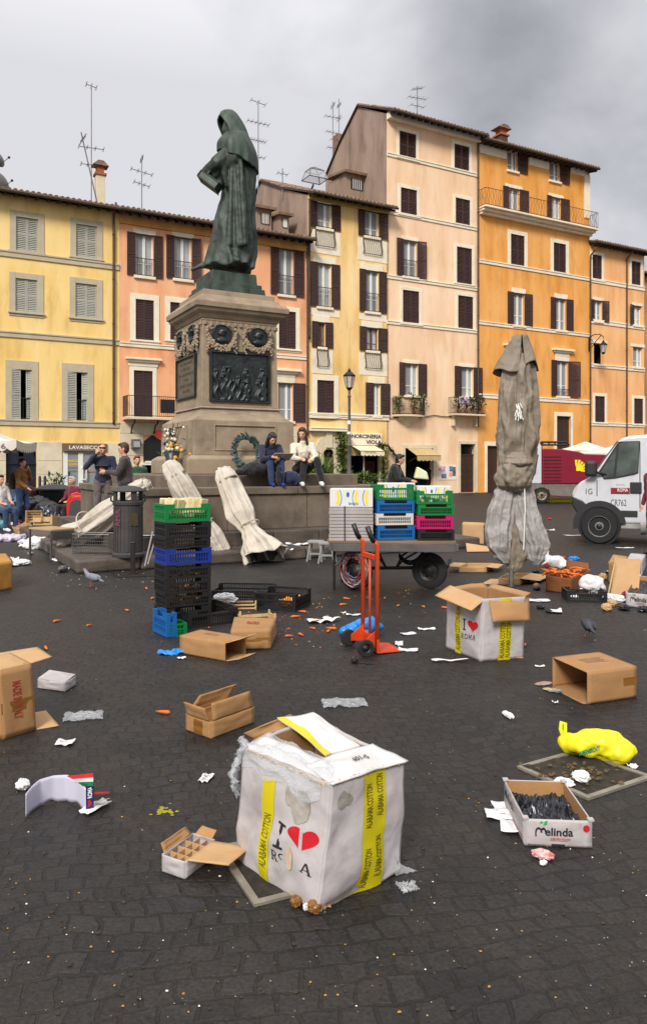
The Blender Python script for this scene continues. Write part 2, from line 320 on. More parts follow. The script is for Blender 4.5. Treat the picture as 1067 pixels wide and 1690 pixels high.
# ================================================================ THE ROW OF HOUSES
dF = V((2267, 1230, 0)).normalized(); nF = V((-dF.y, dF.x, 0))      # along the facades, and away from the camera
ROT = math.atan2(dF.y, dF.x)
P0 = G(0, HY + .0214 * 2800)
def fs(px, py, off=0):
    p = onplane(px, py, P0 - nF * off, nF); return (p - P0).dot(dF), p.z
def fx(px, off=0): return fs(px, 600, off)[0]

def shutter_mesh(w, h, fold=0):
    m = MB(); st = .055; m.bx(0, st, -.02, .02, 0, h).bx(w - st, w, -.02, .02, 0, h)
    for z in (0, h * .48, h - st): m.bx(st, w - st, -.018, .018, z, z + st)
    for z0, z1 in ((st, h * .48), (h * .48 + st, h - st)):
        k = max(3, int((z1 - z0) / .075))
        for i in range(k):
            z = z0 + (i + .5) * (z1 - z0) / k
            m.add([(st, -.018, z - .03), (w - st, -.018, z - .03), (w - st, .012, z + .034), (st, .012, z + .034),
                   (st, -.010, z - .03), (w - st, -.010, z - .03), (w - st, .018, z + .034), (st, .018, z + .034)],
                  [(0, 1, 2, 3), (4, 7, 6, 5), (0, 4, 5, 1), (2, 6, 7, 3)])
    return m
def put_shutter(par, x, y, z, w, h, mt, ang=0, hinge=0):
    m = shutter_mesh(w, h); o = m.build('shutter', mt, par)
    if hinge: o.location = (x + w, y, z); 
    else: o.location = (x, y, z)
    if hinge:
        for v in o.data.vertices: v.co.x -= w
    o.rotation_euler = (0, 0, ang); return o
def railing(par, x0, x1, yo, z0, z1, mt, bars=.11, depth=.0, name='railing', bow=0, curly=False):
    """a front run at y=-yo and, if depth, two returns to the wall"""
    m = MB(); r = .011
    pts = [(x0, -yo), (x1, -yo)] if not depth else [(x0, -yo + depth), (x0, -yo), (x1, -yo), (x1, -yo + depth)]
    for a, b in zip(pts[:-1], pts[1:]):
        for z in (z0 + .05, z1): m.tube([(*a, z), (*b, z)], .018, 6)
        L_ = math.dist(a, b); k = max(2, int(L_ / bars))
        for i in range(k + 1):
            x = a[0] + (b[0] - a[0]) * i / k; y = a[1] + (b[1] - a[1]) * i / k
            if bow: m.tube([(x, y, z1), (x, y - bow * .2, z1 - (z1 - z0) * .4), (x, y - bow, z0 + (z1 - z0) * .25), (x, y - bow * .5, z0 + .05)], r, 5)
            elif curly and i % 2:
                m.tube([(x + .05 * math.sin(q * math.pi * 2 / 6), y, z0 + .05 + (z1 - z0 - .05) * q / 8) for q in range(9)], r, 5)
            else: m.tube([(x, y, z0 + .05), (x, y, z1)], r, 5)
    return m.build(name, mt, par)
def ring(mb, x0, x1, z0, z1, wl, wt, wb, y0, y1):
    mb.bx(x0 - wl, x0, y0, y1, z0 - wb, z1 + wt).bx(x1, x1 + wl, y0, y1, z0 - wb, z1 + wt)
    mb.bx(x0, x1, y0, y1, z1, z1 + wt)
    if wb: mb.bx(x0, x1, y0, y1, z0 - wb, z0)

class House:
    def __init__(s, name, label, cat, xl, xr, ztop, wm, prof, side=None, depth=11):
        s.s0 = fx(xl); s.W = fx(xr) - s.s0; s.zt = ztop; s.wm = wm; s.prof = prof; s.side = side or wm
        s.root = thing(name, label, cat, P0 + dF * s.s0, ROT, 'houses along the far side of the square'); s.wins = []; s.holes = []
    def q(s, px, py, off=0): a, z = fs(px, py, off); return a - s.s0, z
    def rect(s, x0, x1, y0, y1, off=0):
        xc = (x0 + x1) / 2; return s.q(x0, y0, off)[0], s.q(x1, y0, off)[0], s.q(xc, y1, off)[1], s.q(xc, y0, off)[1]
    def closed(s, x0, x1, y0, y1, sw=.22, mt=None, tr=None, cornice=None, sill=True): s.wins.append(('C', s.rect(x0, x1, y0, y1), sw, mt or M_SHUT, tr or M_TRIM, cornice, sill)); s.holes.append(s.wins[-1][1])
    def open(s, a, b, c, d, y0, y1, **k):
        r = s.rect(b, c, y0, y1); xa = s.q(a, y0)[0]; xd = s.q(d, y0)[0]; s.wins.append(('O', r, xa, xd, k)); s.holes.append(r)
    def hole(s, x0, x1, y0, y1): r = s.rect(x0, x1, y0, y1); s.holes.append(r); return r
    def finish(s):
        m = MB(); W, zt = s.W, s.zt
        xs = sorted({0, W, *[v for h in s.holes for v in (h[0], h[1]) if 0 < v < W]}); zs = sorted({0, zt, *[v for h in s.holes for v in (h[2], h[3]) if 0 < v < zt]})
        for i in range(len(xs) - 1):
            for j in range(len(zs) - 1):
                cx = (xs[i] + xs[i + 1]) / 2; cz = (zs[j] + zs[j + 1]) / 2
                if any(h[0] < cx < h[1] and h[2] < cz < h[3] for h in s.holes): continue
                m.add([(xs[i], 0, zs[j]), (xs[i + 1], 0, zs[j]), (xs[i + 1], 0, zs[j + 1]), (xs[i], 0, zs[j + 1])], [(0, 1, 2, 3)])
        for a, b, c, d in s.holes:
            c = max(c, 0); D = .3
            m.add([(a, 0, c), (b, 0, c), (b, 0, d), (a, 0, d), (a, D, c), (b, D, c), (b, D, d), (a, D, d)], [(0, 4, 5, 1), (1, 5, 6, 2), (2, 6, 7, 3), (3, 7, 4, 0)])
        m.build('wall', s.wm, s.root)
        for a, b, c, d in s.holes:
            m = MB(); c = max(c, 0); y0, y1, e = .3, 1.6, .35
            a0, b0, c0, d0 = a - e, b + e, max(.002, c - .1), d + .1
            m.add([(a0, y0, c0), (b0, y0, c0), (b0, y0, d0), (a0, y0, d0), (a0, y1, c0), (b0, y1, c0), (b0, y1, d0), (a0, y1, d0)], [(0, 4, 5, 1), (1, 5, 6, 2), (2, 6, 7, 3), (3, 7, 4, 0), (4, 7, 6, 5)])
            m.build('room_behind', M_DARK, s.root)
        # sides and back follow the roof's own profile
        pr = s.prof; m = MB(); poly = [(0, 0), (0, zt)] + [(t, z - .12) for t, z in pr[1:]] + [(pr[-1][0], 0)]
        for x, fl in ((0, 0), (W, 1)):
            vs = [(x, t, z) for t, z in poly]; f = tuple(range(len(vs)))
            m.add(vs, [f[::-1] if not fl else f])
        t = pr[-1][0]; m.add([(0, t, 0), (W, t, 0), (W, t, pr[-1][1] - .12), (0, t, pr[-1][1] - .12)], [(0, 3, 2, 1)])
        m.build('side_wall', s.side, s.root)
        # roof: boards, rafters, rows of curved tiles and a gutter
        m = MB()
        for (t0, z0), (t1, z1) in zip(pr[:-1], pr[1:]):
            m.add([(-.12, t0, z0 - .1), (W + .12, t0, z0 - .1), (W + .12, t1, z1 - .1), (-.12, t1, z1 - .1), (-.12, t0, z0), (W + .12, t0, z0), (W + .12, t1, z1), (-.12, t1, z1)],
                  [(0, 3, 2, 1), (4, 5, 6, 7), (0, 1, 5, 4), (1, 2, 6, 5), (2, 3, 7, 6), (3, 0, 4, 7)])
        rf = m.build('roof', M_EAVE, s.root)
        m = MB(); k = int(W / .24); q = random.Random(int(W * 100))
        for i in range(k + 1):
            x = i * W / k
            for (t0, z0), (t1, z1) in zip(pr[:-1], pr[1:]):
                L_ = math.dist((t0, z0), (t1, z1)); n = max(1, int(L_ / .42)); up = V((0, t1 - t0, z1 - z0)).normalized(); no = V((0, -up.z, up.y))
                for j in range(n):
                    if j > 7 and t0 < 0 and n > 12 and j < n - 2 and j % 2: continue
                    p = V((x + q.uniform(-.015, .015), t0, z0)) + up * (j * L_ / n - (.06 if j == 0 and t0 < 0 else 0)) + no * q.uniform(0, .02); e = p + up * (L_ / n + .05) + no * .012
                    vs = []
                    for P, r in ((p, .1), (e, .078)):
                        for a in range(6): an = math.pi * a / 5; vs.append(P + V((math.cos(an) * r, 0, 0)) + no * math.sin(an) * r)
                    m.add(vs, [(a, a + 1, a + 7, a + 6) for a in range(5)] + [(0, 5, 4, 3, 2, 1)])
        m.build('roof_tiles', M_TILE, rf, smooth=False)
        m = MB(); k = int(W / .45); t0, z0 = pr[0]; t1, z1 = pr[1]; sl = (z1 - z0) / (t1 - t0)
        for i in range(k + 1):
            x = i * (W - .1) / k; m.add([(x, t0 + .06, z0 - .22), (x + .1, t0 + .06, z0 - .22), (x + .1, 0, z0 - .22 + sl * -t0 - .02), (x, 0, z0 - .22 + sl * -t0 - .02), (x, t0 + .06, z0 - .1), (x + .1, t0 + .06, z0 - .1), (x + .1, 0, z0 - .1 + sl * -t0), (x, 0, z0 - .1 + sl * -t0)],
                  [(0, 3, 2, 1), (0, 1, 5, 4), (1, 2, 6, 5), (3, 0, 4, 7)])
        m.build('rafters', M_EAVE, rf)
        m = MB(); m.tube([(-.1, t0 - .07, z0 - .06), (W + .1, t0 - .07, z0 - .06)], .07, 8); m.build('gutter', M_PIPE, rf)
        for wdw in s.wins: (s._closed if wdw[0] == 'C' else s._open)(wdw)
        return s
    def _closed(s, wdw):
        _, (a, b, c, d), sw, mt, tr, cor, sill = wdw; m = MB()
        ring(m, a, b, c, d, sw, sw, sw * .8, -.035, .06)
        if sill: m.bx(a - sw * 1.2, b + sw * 1.2, -.10, -.0355, c - .1, c - .02)
        if cor: zc = s.q(0, 0)[1] * 0 + d + sw + cor; m.bx(a - sw - .05, b + sw + .05, -.06, .05, d + sw + .004, zc); m.bx(a - sw - .2, b + sw + .2, -.24, .05, zc + .003, zc + .1); m.bx(a - sw - .12, b + sw + .12, -.15, .05, zc - .1, zc)
        wd = m.build('window', tr, s.root, bevel=.012); w = (b - a) / 2; light = mt is M_SHUG
        for i in (0, 1): put_shutter(wd, a + i * w + .003, .05, c + .01, w - .006, d - c - .02, mt)
        if light: f = MB(); ring(f, a + .0, b, c, d, -.05, -.05, -.05, -.01, .03); 
    def _open(s, wdw):
        _, (a, b, c, d), xa, xd, k = wdw; m = MB(); tr = k.get('tr', M_TRIM); sw = k.get('sw', .12); mt = k.get('mt', M_SHUT)
        top = k.get('top', .2); m.bx(a - sw, b + sw, -.04, .03, d + .002, d + top)
        if k.get('cor'): zc = d + top + k['cor']; m.bx(a - sw, b + sw, -.05, .03, d + top + .002, zc); m.bx(a - sw - .3, b + sw + .3, -.26, .03, zc + .003, zc + .14); m.bx(a - sw - .15, b + sw + .15, -.14, .03, zc - .12, zc)
        wd = m.build('window', tr, s.root, bevel=.012); h = d - c; MB().bx(a - .1, b + .1, -.12, .03, c - .14, c - .002).build('sill', tr, wd, bevel=.012)
        if k.get('apron'): MB().bx(xa, xd, -.02, .02, c - .14 - k['apron'], c - .145).build('apron', tr, wd)
        q = random.Random(int(a * 997 + c * 31))
        if xa < a - .05: put_shutter(wd, xa, -.05, c - .02, a - xa - .01, h + .04, mt, max(0, q.gauss(.04, .1)), 1)
        if xd > b + .05: put_shutter(wd, b + .01, -.05, c - .02, xd - b - .01, h + .04, mt, -max(0, q.gauss(.04, .1)))
        if k.get('lintel', True): f = MB().bx(a - .02, b + .02, -.02, .03, d - .06, d - .001).build('lintel', M_EAVE, wd)
        st = k.get('state', 'curtain')
        if st != 'dark':
            f = MB(); fw = .06; y0, y1 = .12, .17
            ring(f, a + fw, b - fw, c + fw, d - fw, fw - .001, fw - .001, fw - .001, y0, y1); mid = (a + b) / 2
            if st == 'half': mid = a + (b - a) * .62
            f.bx(mid - .07, mid + .07, y0 - .005, y1 + .005, c + fw, d - fw)
            f.bx(a + fw, mid - .07, y0 + .005, y1 - .005, c + h * .3, c + h * .3 + .04); f.bx(mid + .07, b - fw, y0 + .005, y1 - .005, c + h * .3, c + h * .3 + .04)
            f.build('casement', k.get('fm', M_WHITE), wd)
            MB().add([(a + fw, .145, c + fw), (b - fw, .145, c + fw), (b - fw, .145, d - fw), (a + fw, .145, d - fw)], [(0, 1, 2, 3)]).build('pane', M_GLASS, wd)
            if st in ('curtain', 'half') and q.random() > .35:
                x0_ = a + .02; x1_ = b - .02
                if st == 'half': x0_ = mid
                gap = q.choice((0, .1, .16))
                def cur(u, v, p0, p1): return (p0 + (p1 - p0) * u, .24 + .025 * math.sin(u * 38 + p0), c + .03 + (h - .06) * v)
                cm = MB(); n_ = 40
                if gap and st == 'curtain': cm.grid(lambda u, v: cur(u, v, x0_, mid - gap), n_, 2); cm.grid(lambda u, v: cur(u, v, mid + gap, x1_), n_, 2)
                else: cm.grid(lambda u, v: cur(u, v, x0_, x1_), n_, 2)
                cm.build('curtain', M_CURT, wd, smooth=True)
        rl = k.get('rail')
        if rl: railing(wd, a - .02, b + .02, .02 if rl > 0 else .05, c, c + h * abs(rl), M_IRON, .1)
        if k.get('drop'):
            railing(wd, a - .1, b + .15, .1, c - k['drop'], c + .05, M_IRON, .12, depth=.1, bow=.12)
    def band(s, px, y0, y1, x0=None, x1=None, mt=None, out=.06, name='string_course'):
        z1 = s.q(px, y0)[1]; z0 = s.q(px, y1)[1]; a = 0 if x0 is None else s.q(x0, y0)[0]; b = s.W if x1 is None else s.q(x1, y0)[0]
        m = MB().bx(a, b, -out, .02, z0, z1); 
        if z1 - z0 > .12: m.bx(a, b, -out - .035, -out + .001, z1 - (z1 - z0) * .3, z1 - .004)
        return m.build(name, mt or M_TRIM, s.root, bevel=.012)
    def pipe(s, px, y0, y1, kick=0):
        x = s.q(px, y0)[0]; z1 = s.q(px, y0)[1]; z0 = max(.05, s.q(px, y1)[1]); m = MB()
        m.tube([(x, -.55, z1 + .35), (x, -.5, z1 + .2), (x, -.12, z1 - .1), (x, -.1, z1 - .4), (x, -.1, z0 + .2), (x + kick, -.1, z0 - kick)], .055, 8)
        z = z0 + .5
        while z < z1: m.tube([(x, -.1, z), (x, -.1, z + .05)], .072, 8); z += 2.1
        return m.build('downpipe', M_PIPE, s.root, smooth=True)
def sidept(h, px, py, x=0):
    p = onplane(px, py, P0 + dF * (h.s0 + x), dF); return (p - P0).dot(nF), p.z

zt = lambda px, py: fs(px, py)[1]
# ---- 1 yellow house
zz = zt(100, 334)
H1 = House('yellow_house', 'pale yellow plaster house at the left with grey louvred shutters above a dry cleaner shop', 'house', -110, 197, zz, W_YEL, [(-.65, zz - .02), (5, zz + 1.5), (10.5, zz - .2)])
for x0, x1, y0, y1 in ((27, 63, 360, 415), (126, 160, 372, 425), (26, 62, 461, 515), (125, 160, 469, 524.5), (-66, -30, 349, 405), (-66, -30, 454, 508)): H1.closed(x0, x1, y0, y1, sw=.27, mt=M_SHUG, tr=M_GTRIM)
low = []
for x0, x1, y0, y1 in ((20, 53, 610, 692), (112, 145, 614.5, 694), (-74, -40, 606, 690)): low.append(H1.hole(x0, x1, y0, y1))
shopA = H1.hole(10, 61, 731, 845); shopB = H1.hole(104, 174, 747, 832); H1.finish()
for a, b, c, d in low:
    m = MB(); ring(m, a, b, c, d, .27, .4, .0, -.035, .06); wd = m.build('window', M_GTRIM, H1.root, bevel=.01)
    w2 = (b - a) / 2
    put_shutter(wd, a - .03, -.03, c, w2 * .95, d - c, M_SHUG, R(8)); put_shutter(wd, b - w2 * .62, -.02, c, w2 * .85, d - c, M_SHUG, R(-22), 1)
    railing(wd, a, b, -.04, c, c + .95, M_IRON, .11)
H1.band(100, 424, 434.5, mt=M_GTRIM); H1.band(100, 553, 563, mt=M_GTRIM); H1.band(100, 694, 704, mt=M_GTRIM)
H1.pipe(187, 352, 700)
# travertine facing of the ground floor
zc = H1.q(100, 729.5)[1]; m = MB()
cuts = [(0, shopA[0]), (shopA[1], shopB[0] - .04), (shopB[1], H1.W - .003)]
for a, b in cuts:
    z = 0.0; m = MB()
    for h_ in (.62, .62, .62, zc - 1.86 - .0):
        m.bx(a, b, -.05, .02, z + .006, z + h_ - .006); z += h_
    m.build('stone_facing', M_TRAV, H1.root, bevel=.008)
MB().bx(shopA[0], shopA[1], -.05, .02, shopA[3] + .01, zc).build('stone_facing', M_TRAV, H1.root, bevel=.008)
m = MB(); a, b, c, d = shopA; m.bx(a + .02, b - .02, .18, .22, 0.01, d - .6); m.bx(a + .02, b - .02, .1, .16, d - .95, d - .88)
for i in range(4):
    for j in range(2): m.bx(a + .1 + j * (b - a) / 2, a + (b - a) / 2 - .1 + j * (b - a) / 2, .16, .18, .25 + i * .75, .85 + i * .75)
m.build('shop_door', mat('dark_blue_door', lin(24, 30, 40), rough=.4, var=.3), H1.root)
# dry cleaner front
a, b, c, d = shopB; sf = MB(); sf.bx(a, b, .0, .06, d - .01, d + .1).bx(a, a + .22, .0, .06, 0.01, d - .015).bx(b - .1, b, 0, .06, .01, d - .015)
xm = H1.q(134, 780)[0]; sf.bx(xm - .12, xm + .1, .0, .06, .01, d - .015).bx(a + .22, xm - .12, .01, .05, .01, .25).bx(xm + .1, b - .1, .01, .05, .01, .2)
dr = sf.build('shop_front', M_WHITE, H1.root, bevel=.008)
MB().add([(a, .03, .1), (b, .03, .1), (b, .03, d), (a, .03, d)], [(0, 1, 2, 3)]).build('pane', M_GLASS, dr)
MB().tube([(xm + .05, -.01, 1.0), (xm + .05, -.09, 1.0), (xm + .2, -.09, 1.0), (xm + .22, -.09, 1.1), (xm + .22, -.09, 1.45), (xm + .2, -.09, 1.55), (xm + .05, -.09, 1.55), (xm + .05, -.01, 1.55)], .028, 6).build('door_handle', M_WHITE, dr)
YL = mat('yellow_print', lin(232, 206, 20), rough=.6, var=.05); GRN = mat('green_print', lin(10, 140, 110), rough=.6, var=.05); RDP = mat('red_print', lin(180, 26, 36), rough=.6, var=.05)
WL = mat('white_print', lin(232, 230, 220), rough=.6, var=.03); BKP = mat('black_print', lin(26, 24, 24), rough=.7, var=.1)
XU, ZU = V((1, 0, 0)), V((0, 0, 1))
def onw(H, par, txt, mt, x0, x1, y0, y1, off, **k):
    r = H.rect(x0, x1, y0, y1, off); return text_on(par, txt, mt, (r[0], -off, r[2]), XU, ZU, r[1] - r[0], r[3] - r[2], **k)
onw(H1, dr, 'LAVASECCO', YL, 108.5, 129, 758.5, 762.5, -.02, bold=.03); onw(H1, dr, 'ECOLOGICO', YL, 109, 128.5, 765, 768, -.02, bold=.03)
onw(H1, dr, 'LAVAGGIO', GRN, 109.5, 128.5, 776, 779, -.02, bold=.02); onw(H1, dr, 'AD', GRN, 116, 120, 781, 783, -.02, bold=.02); onw(H1, dr, 'ACQUA', GRN, 112.5, 126, 784.5, 787, -.02, bold=.02)
for x0, x1, yy in ((108.5, 130, 772), (137, 160, 779)):
    r = H1.rect(x0, x1, yy - .5, yy + .5); MB().bx(r[0], r[1], .015, .02, r[2], r[3]).build('stripe', RDP, dr)
onw(H1, dr, 'RAPIDO', YL, 137, 152, 764, 767, -.02, bold=.03); onw(H1, dr, 'A UMIDO', YL, 137, 150, 772, 775, -.02, bold=.03)
r = H1.rect(103, 176, 732, 745); sg = thing('shop_sign', 'brown shop sign with white capital letters reading LAVASECCO above a glass door', 'sign', P0 + dF * (H1.s0 + r[0]) + V((0, 0, r[2])), ROT)
MB().bx(0, r[1] - r[0], -.12, -.052, 0, r[3] - r[2]).build('sign_board', mat('brown_sign', lin(112, 92, 72), rough=.5, var=.1), sg, bevel=.01)
text_on(sg, 'LAVASECCO', WL, (.28, -.122, .1), XU, ZU, r[1] - r[0] - .5, r[3] - r[2] - .2, bold=.02)

# ---- 2 peach house
zz = zt(350, 374)
H2 = House('peach_house', 'low peach orange plaster house behind the statue with brown shutters', 'house', 197, 507.5, zz, W_PEA, [(-.7, zz - .02), (5, zz + 1.2), (10.5, zz + .6)])
for a in ((209.5, 224, 253, 268.6, 387, 456), (274, 288, 315.6, 331, 392, 461), (348, 362, 390, 405, 400, 471), (446, 459.7, 484, 500.6, 411, 487)): H2.open(*a, rail=.42, top=.22)
H2.closed(224, 254, 495, 561, sw=.26); H2.closed(281, 311, 500, 562, sw=.26); H2.closed(460, 488, 514, 575.5, sw=.24)
H2.closed(221, 252, 612, 690, sw=.2, cornice=.3, sill=False)
H2.closed(368, 398, 508, 570, sw=.26)
H2.open(459, 459, 483, 503, 632, 695, state='half', top=.3, cor=.3)
arch = H2.hole(240, 262, 730, 820); arch2 = H2.hole(300, 330, 735, 820)
H2.finish()
H2.band(340, 575, 582); H2.band(350, 383, 392, out=.1, mt=wallm('peach_cornice', lin(206, 150, 84)))
# balcony
a, z = H2.q(202, 690); b = H2.q(292, 690)[0]; bz = H2.q(240, 690)[1]
bc = MB().bx(a, b, -.95, -.001, bz - .12, bz).build('balcony', M_TRAV, H2.root, bevel=.01)
railing(bc, a + .03, b - .03, .92, bz, bz + .98, M_IRON, .1, depth=.9)
m = MB()
for x in (a + .4, a + 1.5, b - .4): m.tube([(x, -.8, bz - .12), (x, -.7, bz - .3), (x, -.35, bz - .35), (x, -.03, bz - .75)], .035, 6)
m.build('bracket', M_IRON, bc)
m = MB(); m.bx(b - 1.1, b - .4, -.98, -.94, bz + .2, bz + .85); m.build('wire_rack', M_IRON, bc)
# pale ground floor
zc = H2.q(250, 698)[1]; m = MB()
for a, b in ((0.003, arch[0] - .1), (arch[1] + .1, arch2[0]), (arch2[1], H2.W - .003)):
    k = int(zc / .5); m = MB()
    for i in range(k): m.bx(a, b, -.04, .02, i * zc / k + .008, (i + 1) * zc / k - .008)
    m.build('stone_facing', M_TRAV, H2.root, bevel=.01)
for r in (arch, arch2): MB().bx(r[0] - .1, r[1] + .1, -.04, .02, r[3] + .35, zc).build('stone_facing', M_TRAV, H2.root, bevel=.01)
r = arch; MB().bx(r[0], r[1], -.1, .1, r[3] - 1.0, r[3] - .9).bx(r[0] - .2, r[1] + .3, -.12, -.02, r[3] - 1.1, r[3] - 1.02).build('shop_transom', M_WHITE, H2.root)
MB().prism([(r[0] - .1, r[3] - .9), (r[1] + .1, r[3] - .9), (r[1] + .1, r[3] + .1), ((r[0] + r[1]) / 2, r[3] + .35), (r[0] - .1, r[3] + .05)], -.06, .1).build('arched_fanlight', M_BLACK, H2.root)
r = H2.rect(254, 262, 710, 724); MB().bx(r[0], r[1], -.5, -.42, r[2], r[3]).bx(r[0], r[1], -.41, -.0, r[3] - .1, r[3] - .06).build('bracket_sign', mat('red_enamel', lin(178, 30, 28), rough=.4, var=.08), H2.root)
H2.pipe(506, 392, 718)

# ---- 3 narrow yellow house
zz = zt(575, 335)
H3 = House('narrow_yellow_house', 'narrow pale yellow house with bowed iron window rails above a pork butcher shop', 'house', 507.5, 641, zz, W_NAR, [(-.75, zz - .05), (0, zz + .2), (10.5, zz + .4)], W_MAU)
t1, z1 = sidept(H3, 431, 297); t2, z2 = sidept(H3, 422, 322)
H3.prof = [(-.75, zz - .05), (t1 * .5, zz + (z1 - zz) * .5), (t1, z1), (t2, z2)]
dk = dict(top=.35, sw=.3)
H3.open(510, 522.6, 546.4, 561, 336, 377, drop=1.05, apron=1.25, state='half', **dk); H3.open(590, 601, 624, 638, 349, 391, drop=1.05, apron=1.25, **dk)
H3.open(512, 524, 546, 560, 435, 507, rail=.45, apron=.35, **dk); H3.open(592, 603, 624, 637, 447, 515, rail=.45, apron=.35, **dk)
WDN = mat('brown_casement', lin(96, 62, 38), rough=.6, var=.2)
H3.open(514, 525, 536, 548.5, 532, 573, drop=1.1, apron=1.3, fm=WDN, **dk); H3.open(592, 604, 623, 638, 541, 579, drop=1.05, apron=1.25, fm=WDN, **dk)
H3.closed(523, 551, 628, 683, sw=.28); H3.open(602, 615, 627, 642, 633, 686, **dk)
adoor = H3.hole(531, 552, 742, 822); nshop = H3.hole(577, 627, 752, 822); H3.finish()
H3.band(575, 683, 692, out=.08); H3.band(575, 333, 342, out=.15, mt=M_NC if False else wallm('yellow_cornice', lin(206, 170, 106))); H3.band(540, 706, 712, 508, 571, out=.3)
H3.pipe(509, 318, 560)
# arched doorway
a, b, c, d = adoor; xc = (a + b) / 2; rr_ = (b - a) / 2; m = MB()
ar = [(xc + (rr_ + .42) * math.cos(math.pi * i / 12), d - rr_ + .35 + (rr_ + .42) * math.sin(math.pi * i / 12)) for i in range(13)]
ai = [(xc + (rr_ - .05) * math.cos(math.pi * i / 12), d - rr_ + .1 + (rr_ - .05) * math.sin(math.pi * i / 12)) for i in range(13)]
for i in range(12): m.prism([ai[i], ar[i], ar[i + 1], ai[i + 1]], -.06, .05)
for sx in (-1, 1): m.bx(*sorted((xc + sx * (rr_ - .05), xc + sx * (rr_ + .42))), -.06, .05, 0.01, d - rr_ + .1)
m.bx(xc - .2, xc + .2, -.12, .04, d + .1, d + .95); m.bx(a - .55, b + .55, -.03, .02, d + .75, d + 1.0)
dd = m.build('arched_doorway', M_TRAV, H3.root, bevel=.015)
MB().bx(a, b, .12, .16, 0.01, d - rr_).bx(xc - .02, xc + .02, .1, .118, .1, d - rr_).build('door', mat('olive_wood_door', lin(84, 66, 42), rough=.6, var=.3, stretch=(6, 1, .5)), dd)
m = MB()
for i in range(9): an = math.pi * i / 8; m.tube([(xc, .1, d - rr_ + .02), (xc + (rr_ - .05) * math.cos(an), .1, d - rr_ + .02 + (rr_ - .05) * math.sin(an))], .015, 4)
m.build('fanlight_grille', M_IRON, dd)
# butcher front
a, b, c, d = nshop; m = MB(); m.bx(a - .02, a + .04, -.06, .1, .01, d).bx(b - .06, b + .02, -.06, .1, .01, d + .3).bx((a + b) / 2 - .1, (a + b) / 2 - .04, 0, .08, .01, d)
m.build('shop_front', M_TRAV, H3.root)
def red_cur(u, v): return (a + (b - a) * (.5 + .36 * u), .2 + .05 * math.sin(u * 50), .3 + (d - .6) * v)
MB().grid(red_cur, 70, 2).build('door_curtain', mat('maroon_curtain', lin(84, 40, 42), rough=.9, var=.3), H3.root, smooth=True)
def awning(H, label, x0, x1, y0, y1, yf, out, mt, ncol=None):
    r = H.rect(x0, x1, y0, y1); a, z1 = H.q(x0, y0); b = H.q(x1, y0, out)[0]; a2 = H.q(x0 + (x1 - x0) * .12, y1, out)[0]; z2 = H.q((x0 + x1) / 2, y1, out)[1]; z3 = H.q((x0 + x1) / 2, yf, out)[1]
    t = thing('awning', label, 'awning', P0 + dF * (H.s0 + a) , ROT); L_ = b - a
    MB().add([(0, -.05, z1), (L_, -.05, z1), (L_, -out, z2), (0, -out, z2)], [(0, 3, 2, 1)]).build('canopy', mt, t, solid=.015)
    n_ = max(6, int(L_ / .32))
    def val(u, v): x = u * L_; return (x, -out - .01, z2 + (z3 - z2) * v * (1 - .28 * abs(math.sin(u * n_ * math.pi)) * (1 if v > .5 else 0)) - 0)
    def val2(u, v): x = u * L_; bot = z3 + (z2 - z3) * .22 * (1 - abs(math.sin(u * n_ * math.pi))); return (x, -out - .01, z2 + (bot - z2) * v)
    va = MB().grid(val2, n_ * 6 + 1, 2).build('valance', mt, t, solid=.01)
    m = MB(); m.tube([(0, -out, z2), (L_, -out, z2)], .025, 6)
    for x in (.1, L_ - .1): m.tube([(x, -out + .02, z2 - .02), (x, -.05, z2 - .35)], .015, 6)
    m.build('frame', ncol or M_IRON, t); return t, L_, z2, z3, va
aw, L_, z2, z3, _v = awning(H3, 'cream fabric awning above the dark butcher shop front', 578, 634, 735, 744.5, 752.5, 1.1, M_AWN)
text_on(aw, 'Prodotti Tipici Norcini', mat('olive_print', lin(120, 108, 60), rough=.8), (.25, -1.122, z3 + .12), XU, ZU, L_ - .8, .14, lift=.006)
r = H3.rect(576, 628, 715, 735); sg = thing('shop_sign', 'white shop sign with brown letters reading NORCINERIA VIOLA above a cream awning', 'sign', P0 + dF * (H3.s0 + r[0]) + V((0, 0, r[2])), ROT)
W_, h_ = r[1] - r[0], r[3] - r[2]; MB().bx(0, W_, -.14, -.002, 0, h_).build('sign_board', M_TRIM, sg, bevel=.02)
BRL = mat('dark_brown_letters', lin(66, 48, 30), rough=.6)
text_on(sg, 'NORCINERIA', BRL, (.06, -.142, h_ * .56), XU, ZU, W_ - .12, h_ * .33, bold=.04); text_on(sg, 'VIOLA', BRL, (W_ * .48, -.142, h_ * .1), XU, ZU, W_ * .5, h_ * .33, bold=.04)

# ---- 4 tall pink beige house
zz = zt(710, 207)
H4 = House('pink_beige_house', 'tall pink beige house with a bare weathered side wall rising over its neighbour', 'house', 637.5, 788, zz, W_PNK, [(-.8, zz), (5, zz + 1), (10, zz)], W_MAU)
t1, z1 = sidept(H4, 591, 173); t2, z2 = sidept(H4, 562, 232); t3, z3 = sidept(H4, 537, 292)
H4.prof = [(-.8, zz - .1), (t1, z1), (t2, z2), (t3, z3)]
for a in ((658.6, 686, 219, 262), (749, 773.6, 240, 280), (660.7, 687.4, 312, 355), (751, 775, 328.6, 370), (753, 778, 409, 468), (664, 691, 480, 534), (755, 780, 489, 542)): H4.closed(*a, sw=.2)
H4.open(653, 664.7, 687, 701, 397, 457, rail=.45); H4.open(657, 667, 689, 703, 600, 653, state='half'); H4.open(749, 760, 780, 794, 606, 655, state='half')
s4 = H4.hole(668, 714, 740, 813); d4 = H4.hole(759, 783, 733, 813); H4.finish()
for px, y0, y1 in ((708, 268, 274), (712, 361, 367), (712, 464, 470), (715, 537, 543)): H4.band(px, y0, y1)
